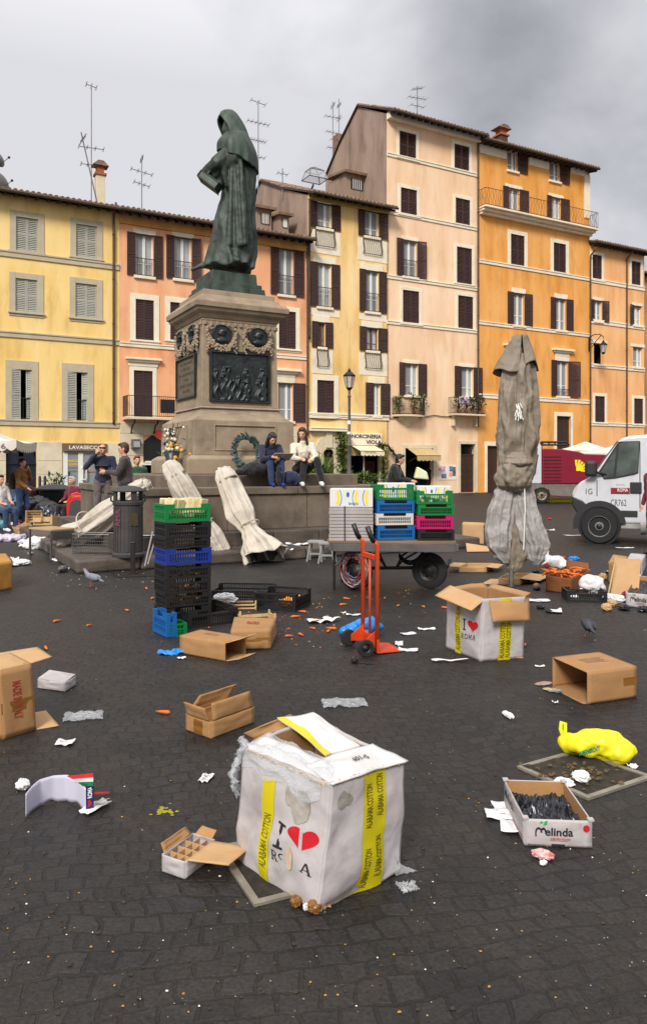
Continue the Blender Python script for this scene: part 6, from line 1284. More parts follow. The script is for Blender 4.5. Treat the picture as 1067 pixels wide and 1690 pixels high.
for i in range(16):
    o = ob if i == 0 else ob.copy()
    if i: col.objects.link(o)
    o.location = wl(f2, r2, (.07 + (i % 6) * .045 * w2 / .3, .06 + (i // 6) * .075, .055 + q.uniform(0, .03))); tag(o, 'orange lying in the rightmost loose black crate', 'orange', 'oranges in the black crate')

# ---- cartons
M_CARD = mat('brown_cardboard', lin(154, 112, 68), rough=.85, c2=lin(170, 128, 82), scale=2.5, bump=.15, bscale=60, grime=.35, gcol=lin(130, 92, 54), gscale=4, rand=.06)
M_CARDL = mat('light_cardboard', lin(176, 138, 94), rough=.85, c2=lin(192, 156, 112), scale=3, bump=.12, bscale=60, grime=.25, gcol=lin(150, 112, 70), gscale=4)
M_CWHT = mat('white_carton', lin(164, 156, 154), rough=.6, c2=lin(188, 181, 179), scale=3, bump=.2, bscale=25, grime=.7, gcol=lin(118, 106, 96), gscale=4.5, rand=.03, crease=5, cd=.008)
M_CTOP = mat('toplit_white_carton', lin(206, 202, 198), rough=.6, var=.05, scale=3, bump=.2, bscale=25, grime=.3, gcol=lin(150, 138, 124), crease=5, cd=.006)  # same board as the sides; light from above is put into this lighter colour
M_TAPEB = mat('brown_tape', lin(126, 84, 36), rough=.3, var=.15, scale=8)
M_YTAPE = mat('yellow_tape', lin(186, 170, 8), rough=.35, c2=lin(206, 190, 24), scale=6, grime=.3, gcol=lin(150, 140, 30), gscale=6)
M_OLV = mat('olive_letters', lin(104, 96, 10), rough=.5); M_HEART = mat('heart_red', lin(186, 16, 30), rough=.5, var=.08); M_CLEAR = clear_mat('clear_plastic_film', (.86, .87, .88), .27, .1); M_PAPER = mat('white_paper', lin(214, 212, 210), rough=.8, var=.04)
class Face:
    """a slightly bulged board between four corners: bottom left, bottom right, top right, top left as seen from outside"""
    def __init__(s, bl, br, tr, tl, bulge=.0, nz=.0, seed=0, wob=0): s.w = wob; s.c = [V(p) for p in (bl, br, tr, tl)]; s.b = bulge; s.z = nz; s.s = seed; s.n = (s.c[1] - s.c[0]).cross(s.c[3] - s.c[0]).normalized()
    def pt(s, u, v, lift=0):
        a, b, c, d = s.c; p = (a * (1 - u) + b * u) * (1 - v) + (d * (1 - u) + c * u) * v; e = lift
        if s.w: p = p + noise.noise_vector(p * 5) * s.w + noise.noise_vector(p * 13) * s.w * .4
        if s.b: e += s.b * math.sin(max(0, min(1, u)) * math.pi) * math.sin(max(0, min(1, v)) * math.pi)
        if s.z: w_ = min(1, 8 * min(u, 1 - u, v, 1 - v) + .15); e += s.z * w_ * (noise.noise(V((u * 3 + s.s, v * 3, 0))) + .35 * (.5 - abs(noise.noise(V((u * 5 + s.s, v * 7, 3))))))
        return p + s.n * e
    def inv(s, px, py, o): # photo point -> (u, v); o is the root's location
        p = onplane(px, py, s.c[0] + o, s.n) - s.c[0] - o; U_, V_ = s.c[1] - s.c[0], s.c[3] - s.c[0]; a, b, c = U_.dot(U_), U_.dot(V_), V_.dot(V_); d, e = p.dot(U_), p.dot(V_); D = a * c - b * b
        return (d * c - e * b) / D, (e * a - d * b) / D
    def board(s, par, name, mt, n=2, m=2, th=.005): return MB().grid(lambda u, v: s.pt(u, v), n, m).build(name, mt, par, smooth=n > 2, solid=th)
    def strip(s, par, name, mt, u0, u1, v0, v1, lift=.005, n=4, m=16): return MB().grid(lambda u, v: s.pt(u0 + (u1 - u0) * u, v0 + (v1 - v0) * v, lift), n, m).build(name, mt, par, smooth=True)
    def poly(s, mb, pts, lift=.006):
        k = len(pts)
        if k < 8: return mb.add([s.pt(u, v, lift) for u, v in pts], [tuple(range(k))])
        cu, cv = sum(p[0] for p in pts) / k, sum(p[1] for p in pts) / k; R_ = (1, .75, .5, .25)
        mb.add([s.pt(cu + (u - cu) * r, cv + (v - cv) * r, lift) for r in R_ for u, v in pts] + [s.pt(cu, cv, lift)], [(j * k + i, j * k + (i + 1) % k, (j + 1) * k + (i + 1) % k, (j + 1) * k + i) for j in range(3) for i in range(k)] + [(3 * k + i, 3 * k + (i + 1) % k, 4 * k) for i in range(k)])
def thick(p, q_, t):
    dx, dy = q_[0] - p[0], q_[1] - p[1]; L_ = math.hypot(dx, dy); nx, ny = -dy / L_ * t / 2, dx / L_ * t / 2; return [(p[0] + nx, p[1] + ny), (p[0] - nx, p[1] - ny), (q_[0] - nx, q_[1] - ny), (q_[0] + nx, q_[1] + ny)]
def arc(cx, cy, rx, ry, a0, a1, t, n=10): return [[(cx + math.cos(a) * r * rx, cy + math.sin(a) * r * ry) for a, r in ((A, 1), (B, 1), (B, 1 - t), (A, 1 - t))] for A, B in ((a0 + (a1 - a0) * i / n, a0 + (a1 - a0) * (i + 1) / n) for i in range(n))]
GL = {'I': [thick((.5, 0), (.5, 1), .24), thick((.15, .05), (.85, .05), .1), thick((.15, .95), (.85, .95), .1)],
      'R': [thick((.22, 0), (.22, 1), .16), thick((.02, .04), (.42, .04), .08), thick((.02, .96), (.5, .96), .08), thick((.22, .48), (.5, .48), .08)] + arc(.48, .73, .34, .27, -1.57, 1.57, .36) + [thick((.5, .48), (.85, .03), .15), thick((.72, .04), (1, .04), .08)],
      'O': arc(.5, .5, .5, .52, 0, 6.283, .3, 22), 'M': [thick((.18, 0), (.18, 1), .12), thick((.82, 0), (.82, 1), .15), thick((.18, 1), (.5, .25), .13), thick((.5, .25), (.82, 1), .1), thick((.0, .04), (.34, .04), .08), thick((.66, .04), (1, .04), .08), thick((.0, .96), (.24, .96), .08), thick((.78, .96), (1, .96), .08)],
      'A': [thick((.14, 0), (.48, 1), .1), thick((.5, 1), (.86, 0), .16), thick((.28, .34), (.72, .34), .08), thick((.0, .04), (.3, .04), .08), thick((.68, .04), (1, .04), .08)]}
def heart(n=28): return [(.5 + .5 * (16 * math.sin(t_) ** 3) / 16, .53 + (13 * math.cos(t_) - 5 * math.cos(2 * t_) - 2 * math.cos(3 * t_) - math.cos(4 * t_)) / 33) for t_ in (i * 2 * math.pi / n for i in range(n))]
def glyph(face, mb, ch, u0, u1, v0, v1, lift=.0065):
    for pl in (GL[ch] if ch in GL else [heart()]): face.poly(mb, [(u0 + (u1 - u0) * x, v0 + (v1 - v0) * y) for x, y in pl], lift)
def face_text(face, par, txt, mt, u0, u1, v0, v1, rot=False, lift=.0068):
    o = text_on(par, txt, mt, (0, 0, 0), (1, 0, 0), (0, 1, 0), 1, 1, lift=0, bold=.02)
    for v in o.data.vertices:
        x, y = v.co.x, v.co.y
        if rot: x, y = 1 - y, x
        v.co = face.pt(u0 + (u1 - u0) * x, v0 + (v1 - v0) * y, lift)
    return o
# ---- the big battered box in the foreground
bo = flatG(520, 1508); BX = thing('souvenir_box', 'big battered white carton with yellow tape and a torn red heart print, nearest the camera', 'box', bo, 0)
def rel_(p): return p - bo
Fb, Lb, Rb = V((0, 0, 0)), rel_(flatG(392, 1418)), rel_(flatG(660, 1441)); Bb = Lb + Rb
Ft = rel_(at(546, 1291, 2.70)); Lt = rel_(at(400, 1232, 3.03)); Rt = rel_(at(664, 1256, 2.98)); Bt = rel_(at(518, 1183, 3.30))
FL = Face(Lb, Fb, Ft, Lt, .014, .012, 1, .014); FR = Face(Fb, Rb, Rt, Ft, .016, .012, 5, .014); FBK = Face(Rb, Bb, Bt, Rt, .01, .01, 2, .014); FBL = Face(Bb, Lb, Lt, Bt, .01, .01, 3, .014)
for f_ in (FL, FR, FBK, FBL): f_.board(BX, 'side_panel', [M_CWHT], 40, 40, .007)
for f_, e_ in ((FBK, 1), (FBL, 1), (FL, 1), (FR, 1)):
    MB().grid(lambda u, v: f_.pt(.03 + .94 * u, .02 + .96 * v, -.008), 12, 12).build('brown_lining', M_CARD, BX, smooth=True)
MB().add([Fb + V((0, 0, .006)), Rb + V((0, 0, .006)), Bb + V((0, 0, .006)), Lb + V((0, 0, .006))], [(0, 1, 2, 3)]).build('bottom_panel', M_CARD, BX)
def P_(px, py, Z): return rel_(at(px, py, Z))
fl1 = Face(P_(548, 1296, 2.69), P_(672, 1257, 2.98), P_(614, 1228, 3.08), P_(502, 1262, 2.83), .008, .012, 7, .012); fl1.board(BX, 'flap', M_CTOP, 24, 16, .007)
face_text(fl1, BX, '601-S', mat('black_print', (0, 0, 0)), .44, .66, .36, .52, lift=.009)
fl2 = Face(P_(540, 1250, 3.02), P_(594, 1228, 3.12), P_(517, 1180, 3.30), P_(459, 1187, 3.24), .02, .014, 9, .016); fl2.board(BX, 'flap', M_CTOP, 24, 24, .007)
fl2.strip(BX, 'yellow_tape', M_YTAPE, -.02, .16, .0, 1, .006); 
fl3 = Face(P_(402, 1236, 3.02), P_(546, 1293, 2.71), P_(548, 1262, 2.86), P_(440, 1216, 3.12), .012, .018, 11, .014); fl3.board(BX, 'flap', M_CTOP, 30, 16, .006)
fl4 = Face(P_(402, 1210, 3.06), P_(425, 1222, 3.1), P_(500, 1192, 3.27), P_(478, 1179, 3.3), -.02, .01, 13); fl4.board(BX, 'flap', M_CARD, 16, 8, .006)
# tapes
u0, _ = FL.inv(430, 1440, bo); u1_, _ = FL.inv(444, 1440, bo)
FL.strip(BX, 'yellow_tape', M_YTAPE, u0, u1_ + .01, .0, .86, .0056, 4, 30); face_text(FL, BX, 'ALABAMA COTTON', M_OLV, u0 + .02, u1_ - .01, .12, .56, rot=True)
u0, _ = FR.inv(592, 1400, bo); u1_, _ = FR.inv(633, 1400, bo)
FR.strip(BX, 'yellow_tape', M_YTAPE, u0, u1_, .0, 1.0, .0056, 6, 30)
for k_, (a_, b_) in enumerate(((.02, .5), (.5, .98))):
    for s_ in (0, 1): face_text(FR, BX, 'ALABAMA COTTON', M_OLV, u0 + (u1_ - u0) * (a_ + .1), u0 + (u1_ - u0) * (b_ - .1), .03 + s_ * .5 + k_ * .07, .38 + s_ * .5 + k_ * .07, rot=True)
def gl_px(face, mb, ch, px0, px1, py0, py1, o=bo, lift=.0065):
    u0, v1 = face.inv(px0, py0, o); u1_, v0 = face.inv(px1, py1, o); ua, vb = face.inv(px0, py1, o); glyph(face, mb, ch, ua, u1_, (v0 + vb) / 2, v1 + (face.inv(px1, py0, o)[1] - v1) / 2, lift)
m = MB(); zp = lambda x, y: (240 + x / 2.3196, 1120 + y / 2.3196)
def glz(face, mb, ch, x0, x1, y0, y1): a = zp(x0, y0); b = zp(x1, y1); gl_px(face, mb, ch, a[0], b[0], a[1], b[1])
glz(FL, m, 'I', 497, 543, 545, 645); glz(FL, m, 'R', 492, 518, 650, 692); glz(FL, m, 'A', 592, 630, 704, 746)
o_ = []; a = zp(522, 660); b = zp(545, 700); u0, v1 = FL.inv(*a, bo); u1_, v0 = FL.inv(*b, bo)
for pl in arc(.5, .5, .5, .5, 1.4, 4.6, .3, 14): FL.poly(m, [(u0 + (u1_ - u0) * x * 1.1, v0 + (v1 - v0) * y) for x, y in pl])
m.build('lettering', BKP, BX)
hm = MB(); a = zp(549, 566); b = zp(640, 668); u0, v1 = FL.inv(*a, bo); u1_, v0 = FL.inv(*b, bo); v1 = (v1 + FL.inv(b[0], a[1], bo)[1]) / 2; v0 = (v0 + FL.inv(a[0], b[1], bo)[1]) / 2
hp = heart(60); gx = lambda y: .40 + .05 * math.sin(y * 14)   # the tear down the middle of the print
for side in (0, 1):
    pl = [(x, y) for x, y in hp if (x < gx(y) - .0 if side == 0 else x > gx(y) + .1)]
    if side == 0: pl = [p_ for p_ in hp if p_[0] < gx(p_[1])]; ys = sorted(p_[1] for p_ in pl)
    cx_ = sum(p_[0] for p_ in pl) / len(pl); cy_ = sum(p_[1] for p_ in pl) / len(pl); pl.sort(key=lambda p_: math.atan2(p_[1] - cy_, p_[0] - cx_)); FL.poly(hm, [(u0 + (u1_ - u0) * x, v0 + (v1 - v0) * y) for x, y in pl])
hm.build('heart_print', M_HEART, BX)
# wear: scuffs, brown torn edges, wrap
def blot(face, par, nm, mt, u, v, ru, rv, seed, lift=.0075):
    pts = [(u + math.cos(a) * ru * (1 + .45 * noise.noise(V((math.cos(a) * 1.5, math.sin(a) * 1.5, seed)))), v + math.sin(a) * rv * (1 + .45 * noise.noise(V((math.cos(a) * 1.5, math.sin(a) * 1.5, seed + 5))))) for a in (i * 2 * math.pi / 22 for i in range(22))]
    m = MB(); face.poly(m, pts, lift); return m.build(nm, mt, par)
M_SCUF = mat('grey_scuff', lin(120, 110, 98), rough=.7, c2=lin(168, 160, 150), scale=14, bump=.5, bscale=20); M_TORN = mat('torn_cardboard', lin(176, 146, 112), rough=.9, c2=lin(204, 186, 160), scale=20)
blot(FL, BX, 'scuff', M_SCUF, .74, .74, .1, .12, 1); blot(FL, BX, 'scuff', M_SCUF, .62, .80, .06, .08, 8); blot(FL, BX, 'torn_patch', M_TORN, *FL.inv(*zp(560, 690), bo), .035, .09, 3, .008); blot(FR, BX, 'scuff', M_SCUF, .16, .82, .09, .07, 4); blot(FR, BX, 'scuff', M_SCUF, .3, .05, .22, .04, 6)
q = random.Random(31)
def ragged(par, face, v, mt, u0, u1_, n, name='torn_edge'):
    m = MB()
    k = q.uniform(0, 50); m.grid(lambda a, b: face.pt(u0 + (u1_ - u0) * a, v - .004 + (.006 + .028 * abs(noise.noise(V((a * n * .5 + k, 0, 0))))) * (b - .5) * 2, .005 + .008 * noise.noise(V((a * n * .8 + k, b * 2, 1)))), n * 6, 3)
    for i in range(n // 4):
        u = u0 + (u1_ - u0) * q.random(); c = face.pt(u, v, q.uniform(.002, .008)); d_ = V((q.uniform(-1, 1), q.uniform(-1, 1), q.uniform(-.3, .3))).normalized() * q.uniform(.006, .014)
        m.slab([c - d_, c + V((0, 0, q.uniform(.004, .01))), c + d_, c - V((0, 0, q.uniform(.002, .008)))], .003)
    m.build(name, mt, par)
ragged(BX, FL, .985, M_TORN, .05, .95, 30); ragged(BX, FR, .99, M_CARD, .05, .98, 26); ragged(BX, FL, .03, M_CARDL, .72, .99, 14); ragged(BX, FR, .02, M_CARDL, .0, .2, 10); ragged(BX, FBK, .985, M_CARD, .4, 1, 20); ragged(BX, FBL, .99, M_CARD, .1, .9, 16)
def film(par, name, fn, n, m_, mt=None): return MB().grid(fn, n, m_).build(name, mt or M_CLEAR, par, smooth=True)
film(BX, 'plastic_wrap', lambda u, v: FL.pt(.02 + .9 * u, (w0_ := .84 + .13 * noise.noise(V((u * 3, 0, 5)))) + (1 - w0_) * v, .011 + .009 * noise.noise(V((u * 6, v * 3, 1))) + .004 * abs(noise.noise(V((u * 14, v * 5, 4))))), 60, 36)
film(BX, 'plastic_wrap', lambda u, v: fl3.pt(u, -.05 + 1.1 * v, .013 + .013 * noise.noise(V((u * 6, v * 3, 9))) + .005 * abs(noise.noise(V((u * 14, v * 9, 2))))), 60, 30)
film(BX, 'plastic_wrap', lambda u, v: V((FBL.pt(1, .8).x - .02 - .02 * math.sin(v * 5) + .02 * noise.noise(V((u * 8, v * 8, 0))), FBL.pt(1, .8).y - .03 + .1 * u, Lt.z - .2 + .22 * v)) + V((.03 * noise.noise(V((u * 9, v * 9, 7))), 0, .02 * noise.noise(V((u * 9, v * 9, 4))))), 20, 30)
film(BX, 'torn_film', lambda u, v: Rb + V((-.02 + .09 * u * (1 - v) + .01 * noise.noise(V((u * 7, v * 7, 0))), -.02 + .03 * u, .001 + .08 * v * (1 - u * .6) + .01 * abs(noise.noise(V((u * 9, v * 9, 2)))))), 14, 12)
# ---- second souvenir box, open
b2 = flatG(792, 1092); B2 = thing('souvenir_box', 'open white carton printed with a whole red heart, right of the hand truck', 'box', b2, 0)
def r2_(p): return p - b2
F2, L2, R2_ = V((0, 0, 0)), r2_(flatG(735, 1069)), r2_(flatG(862, 1086)); BB2 = L2 + R2_; hh = .515
up_ = lambda p, dx=0: V((p.x + dx, p.y, hh))
T = {k: up_(p, .02) for k, p in (('F', F2), ('L', L2), ('R', R2_), ('B', BB2))}
g1 = Face(L2, F2, T['F'], T['L'], .012, .014, 3); g2 = Face(F2, R2_, T['R'], T['F'], .012, .012, 6); g3 = Face(R2_, BB2, T['B'], T['R'], .01, .01, 2); g4 = Face(BB2, L2, T['L'], T['B'], .01, .01, 1)
for f_ in (g1, g2, g3, g4):
    f_.board(B2, 'side_panel', M_CWHT, 20, 20, .007); MB().grid(lambda u, v: f_.pt(.02 + .96 * u, .02 + .98 * v, -.007), 12, 12).build('brown_lining', M_CARD, B2, smooth=True)
MB().add([F2 + V((0, 0, .01)), R2_ + V((0, 0, .01)), BB2 + V((0, 0, .01)), L2 + V((0, 0, .01))], [(0, 1, 2, 3)]).build('bottom_panel', M_CARD, B2)
pA = lambda px, py, Z: r2_(at(px, py, Z))
Face(pA(777, 1008, 6.02), pA(801, 989, 6.14), pA(742, 966, 6.62), pA(717, 983, 6.5), .01, .01, 4).board(B2, 'flap', M_CARDL, 12, 12, .006)
Face(pA(812, 1027, 6.04), pA(874, 1024, 6.16), pA(872, 985, 6.28), pA(806, 989, 6.13), .02, .008, 5).board(B2, 'flap', M_CARD, 12, 12, .006)
Face(T['B'], T['R'], T['R'] + V((.06, .05, .02)), T['B'] + V((.05, .08, .02)), .01, .01, 8).board(B2, 'flap', M_CARD, 10, 6, .006)
Face(T['L'], T['B'], T['B'] + V((-.03, .06, .03)), T['L'] + V((-.02, .06, .0)), .01, .01, 9).board(B2, 'flap', M_CARD, 10, 6, .006)
zq = lambda x, y: (700 + x / 2.907, 900 + y / 2.907)
u0, _ = g1.inv(*zq(152, 430), b2); u1_, _ = g1.inv(*zq(178, 430), b2); g1.strip(B2, 'yellow_tape', M_YTAPE, u0, u1_, 0, .95); face_text(g1, B2, 'ALABAMA COTTON ALABAMA', M_OLV, u0 + .01, u1_ - .01, .05, .9, rot=True)
u0, _ = g2.inv(*zq(352, 460), b2); u1_, _ = g2.inv(*zq(410, 460), b2); g2.strip(B2, 'yellow_tape', M_YTAPE, u0, u1_, 0, .99)
for k_ in (0, 1): face_text(g2, B2, 'ALABAMA COTTON ALABAMA', M_OLV, u0 + (u1_ - u0) * (.55 - .48 * k_), u0 + (u1_ - u0) * (.95 - .48 * k_), .03, .95, rot=True)
m = MB()
def g_(ch, x0, x1, y0, y1, mb=m): a = zq(x0, y0); b = zq(x1, y1); gl_px(g1, mb, ch, a[0], b[0], a[1], b[1], b2)
g_('I', 188, 207, 350, 405); [g_(c, 181 + i * 17.5, 196 + i * 17.5, 420 + i * 3.5, 445 + i * 3.5) for i, c in enumerate('ROMA')]
m.build('lettering', BKP, B2); hm = MB(); g_('h', 210, 258, 356, 418, hm); hm.build('heart_print', M_HEART, B2)
ragged(B2, g2, .02, M_CARDL, .85, 1, 6)

# ---- plain cartons made of boards
def carton(label, pts, h, faces, mt=M_CARD, flaps=(), name='carton', topdx=(0, 0), z0=.003, closed_seam=None, th=.005, group=None, cat='box'):
    """pts: four ground points of the photo, in order; faces: '0123' sides, 'b' bottom, 't' top"""
    P = [flatG(*p) if not isinstance(p, V) else p for p in pts]; o = P[0].copy(); P = [p - o for p in P]; t = thing(name, label, cat, o, 0, group); tdx = V((*topdx, 0)); B = [p + V((0, 0, z0)) for p in P]; T_ = [p + tdx + V((0, 0, h)) for p in P]; out = {}
    ccw = sum(P[i].x * P[(i + 1) % 4].y - P[(i + 1) % 4].x * P[i].y for i in range(4)) > 0
    for k in faces:
        if k == 'b': MB().slab([p for p in (B if ccw else B[::-1])], -.004).build('bottom_panel', mt, t)
        elif k == 't': f = Face(*(T_ if ccw else T_[::-1]), .004, .006, 3); f.board(t, 'top_panel', mt, 14, 14, th); out['t'] = f
        else:
            i = int(k); j = (i + 1) % 4; a, b = (i, j) if ccw else (j, i); f = Face(B[a], B[b], T_[b], T_[a], .004, .005, i * 3.1); f.board(t, 'side_panel', mt, 12, 12, th); out[k] = f
    for (e, z_, d_, m_) in flaps:      # e: edge index, z_: 'b' or 't', d_: direction of the free edge
        a, b = ((B if z_ == 'b' else T_)[e], (B if z_ == 'b' else T_)[(e + 1) % 4]); d_ = V(d_); s_ = (b - a).normalized() * .012
        f = Face(a + s_, b - s_, b - s_ * 1.6 + d_, a + s_ * 1.6 + d_, .006, .008, e + 2.0); f.board(t, 'flap', m_ or mt, 10, 8, th)
    return t, out, o
t, fo, o = carton('open brown carton lying on its side, mouth toward the camera, right foreground', [(968, 1163), (1049, 1151), flatG(1049, 1151) + flatG(911, 1134) - flatG(968, 1163), (911, 1134)], .215, '012bt', flaps=((3, 'b', (-.02, -.0, .0), None),))
f_ = fo['t']
for i in range(5): f_.strip(t, 'printed_line', mat('brown_print', lin(120, 84, 60), rough=.8), .3, .75 - .05 * (i % 2), .42 + i * .055, .445 + i * .055, .0035, 4, 2)
fo['0'].strip(t, 'brown_tape', M_TAPEB, .72, 1.0, .42, .68, .0035)
# left edge carton
Fl, Rl = flatG(6, 1222), flatG(60, 1205); bk_ = V((-.36, .26, 0))
t, fo, o = carton('large brown carton at the left edge with red upright lettering reading MADE IN ITALY', [Fl - (Rl - Fl) * .0, Rl, Rl + bk_, Fl + bk_], .405, '023bt', topdx=(-.03, 0))
f_ = fo['0']; face_text(f_, t, 'MADE IN ITALY', mat('faded_red_print', lin(150, 46, 30), rough=.8), .42, .68, .88, .22, rot=False) if False else None
def ft_down(face, par, txt, mt, u0, u1_, v0, v1, lift=.004):   # reads downwards
    o = text_on(par, txt, mt, (0, 0, 0), (1, 0, 0), (0, 1, 0), 1, 1, lift=0, bold=.03)
    for v in o.data.vertices: x, y = v.co.x, v.co.y; v.co = face.pt(u0 + (u1_ - u0) * y, v1 - (v1 - v0) * x, lift)
ft_down(f_, t, 'MADE IN ITALY', mat('faded_red_print', lin(150, 46, 30), rough=.8), .36, .62, .24, .8)
f_.strip(t, 'brown_tape', M_TAPEB, 0, 1, .36, .52, .0035)
f2_ = Face(Rl - o + V((0, 0, .003)), flatG(98, 1199) - o + V((0, 0, .004)), flatG(76, 1178) - o + V((0, 0, .02)), Rl + bk_ * .8 - o + V((0, 0, .003)), .004, .005, 3); f2_.board(t, 'flap', M_CARDL, 8, 8)
a_ = Rl - o + V((-.03, 0, .405)); Face(a_, at(86, 1084, 4.6) - o, at(62, 1068, 4.85) - o, a_ + bk_ * .9, .008, .008, 5).board(t, 'flap', M_CARDL, 10, 10)
Face(Fl - o + V((-.03, 0, .405)), a_, a_ + bk_ * .5 + V((0, 0, .03)), Fl - o + bk_ * .5 + V((-.03, 0, .03 + .405)), .008, .01, 7).board(t, 'flap', M_CARDL, 10, 8)
# small open carton in the middle
Z3 = [(348, 1220), (419, 1193), flatG(419, 1193) + flatG(307, 1205) - flatG(348, 1220), (307, 1205)]
t, fo, o = carton('small brown carton with its flaps standing up, just behind the big battered box', Z3, .1, '0123b', flaps=((0, 't', (-.012, -.0, .105), None), (2, 't', (.06, .05, .09), None), (3, 't', (-.02, -.03, .085), None)))
fo['3'].strip(t, 'brown_tape', M_TAPEB, .35, .7, .0, .9, .0035)
# long carton and its neighbour by the stack
Z4 = [(297, 1078), (372, 1092), (405, 1080), flatG(405, 1080) + flatG(297, 1078) - flatG(372, 1092)]
t, fo, o = carton('long brown carton lying open toward the right in front of the black crates', Z4, .15, '023bt', flaps=((1, 't', (.12, .03, .03), M_CARDL), (1, 'b', (.1, .04, .004), M_CARDL)))
for i in range(3): fo['t'].strip(t, 'printed_line', mat('brown_print', (0, 0, 0)), .3, .6, .5 + i * .07, .53 + i * .07, .0035, 4, 2)
t, fo, o = carton('crumpled brown taped carton right behind the long open carton', [(381, 1073), (446, 1071), (455, 1049), (387, 1047)], .165, '0123bt')
fo['0'].strip(t, 'brown_tape', M_TAPEB, .0, 1, .4, .62, .0035); face_text(fo['t'], t, 'FRAGILE', mat('faded_red_print', (0, 0, 0)), .35, .65, .4, .6)
# white lidded box
t, fo, o = carton('small white lidded box with a tuck tab, right of the large brown carton', [(107, 1142), (125, 1131), flatG(125, 1131) + flatG(63, 1136) - flatG(107, 1142), (63, 1136)], .068, '0123b', M_CWHT)
a_ = [flatG(*p) - o for p in ((63, 1136), (107, 1142), (125, 1131))]; a_.append(a_[0] + a_[2] - a_[1]); lz = [.074, .07, .082, .09]; MB().slab([p + V((0, 0, z)) for p, z in zip(a_, lz)], .004).build('lid', M_CWHT, t)
MB().slab([a_[0] + (a_[1] - a_[0]) * u + V((0, -.006, z)) for u, z in ((.3, .045), (.42, .042), (.42, .072), (.3, .073))], .003).build('tab', M_CWHT, t)
# divided box
Z5 = [(305, 1452), (354, 1414), flatG(354, 1414) + flatG(268, 1439) - flatG(305, 1452), (268, 1439)]
t, fo, o = carton('small white carton with cardboard dividers inside and an open flap, beside the big box', Z5, .07, '0123b', M_CWHT, flaps=((0, 't', (.16, -.02, -.012), M_CARDL), (2, 't', (-.02, .01, .03), M_CARD), (1, 't', (.02, .03, .02), M_CARD)))
A_, B_, C_, D_ = [flatG(*p) - o if not isinstance(p, V) else p - o for p in Z5]; m = MB()
for i in range(1, 4): a, b = A_ + (B_ - A_) * i / 4, D_ + (C_ - D_) * i / 4; m.slab([a + V((0, 0, .006)), b + V((0, 0, .006)), b + V((0, 0, .062)), a + V((0, 0, .062))], .002)
for i in range(1, 3): a, b = A_ + (D_ - A_) * i / 3, B_ + (C_ - B_) * i / 3; m.slab([a + V((0, 0, .006)), b + V((0, 0, .006)), b + V((0, 0, .06)), a + V((0, 0, .06))], .002)
m.build('dividers', M_CARDL, t)
carton('yellowish carton cut by the left edge of the photograph, farthest left', [(-6, 977), (20, 972), (10, 955), (-30, 958)], .36, '0123bt', mat('yellow_card', lin(176, 126, 50), rough=.8, var=.12, grime=.3))
# Melinda boxes
def fruit_box(label, F, R_, L, h, fill=True, scale_text=1, tilt=None):
    Z = [F, R_, flatG(*R_) + flatG(*L) - flatG(*F), L]; t, fo, o = carton(label, Z, h, '0123b', M_CWHT, name='fruit_box'); P = [flatG(*p) - o if not isinstance(p, V) else p - o for p in Z]
    c = sum(P, V()) / 4
    for i in range(4): a, b = P[i] + (c - P[i]) * .025, P[(i + 1) % 4] + (c - P[(i + 1) % 4]) * .025; MB().slab([b + V((0, 0, .01)), a + V((0, 0, .01)), a + V((0, 0, h - .002)), b + V((0, 0, h - .002))], .003).build('brown_lining', M_CARD, t)
    for i in range(4): p = P[i] + (c - P[i]) * .02; MB().bx(-.012, .012, -.012, .012, h - .0, h + .008).build('corner_tab', M_CWHT, t).location = p
    f = fo['0']; face_text(f, t, 'elinda', mat('black_blue_print', lin(24, 28, 44), rough=.6), .30, .72, .42, .74)
    mm = MB()
    for pl in arc(.205, .53, .055, .2, 0, 3.14, .4, 10) + arc(.275, .53, .045, .2, 0, 3.14, .45, 10) + [thick((.16, .4), (.16, .55), .02)]: f.poly(mm, pl)
    mm.build('logo_initial', mat('black_blue_print', (0, 0, 0)), t); mm = MB(); f.poly(mm, [(.27, .8), (.3, .95), (.34, .98), (.33, .84)]); f.poly(mm, [(.22, .86), (.24, .96), (.28, .9)]); mm.build('leaf_emblem', mat('leaf_print', lin(20, 140, 60), rough=.6), t)
    mm = MB(); f.poly(mm, [(.92 + .05 * math.cos(a * .5), .72 + .14 * math.sin(a * .5)) for a in range(13)]); mm.build('red_seal', mat('red_print', (0, 0, 0)), t)
    face_text(f, t, 'LA MELA DELLA VAL DI NON', mat('red_print', (0, 0, 0)), .38, .68, .28, .35); mm = MB(); f.poly(mm, [(.38, .235), (.62, .24), (.66, .255), (.38, .25)]); mm.build('red_line', mat('red_print', (0, 0, 0)), t); f.strip(t, 'black_slot', M_DARK, .4, .6, .0, .1, .0042, 4, 2)
    face_text(fo['3'], t, 'Melinda', mat('black_blue_print', (0, 0, 0)), .1, .55, .5, .85); fo['3'].strip(t, 'red_line', mat('red_print', (0, 0, 0)), .55, .95, .2, .24, .0042, 8, 2)
    face_text(f, t, 'MELE ITALIANE CAT I', mat('black_blue_print', (0, 0, 0)), .04, .3, .06, .1)
    return t, P, o
q = random.Random(77)
t, P, o = fruit_box('white apple box with black printed letters, full of black plastic trays, near the iron hatch', (865, 1396), (975, 1400), (832, 1327), .115)
m = MB(); M_BTRAY = mat('glossy_black_film', lin(22, 24, 30), rough=.25, var=.5, scale=10)
def trayf(u, v): p = (P[0] * (1 - u) + P[1] * u) * (1 - v) + (P[3] * (1 - u) + P[2] * u) * v; c = sum(P, V()) / 4; p = c + (p - c) * .93; return p + V((0, 0, .05 + .035 * noise.noise(V((p.x * 26, p.y * 26, 2))) + .025 * abs(noise.noise(V((p.x * 55, p.y * 40, 6))))))
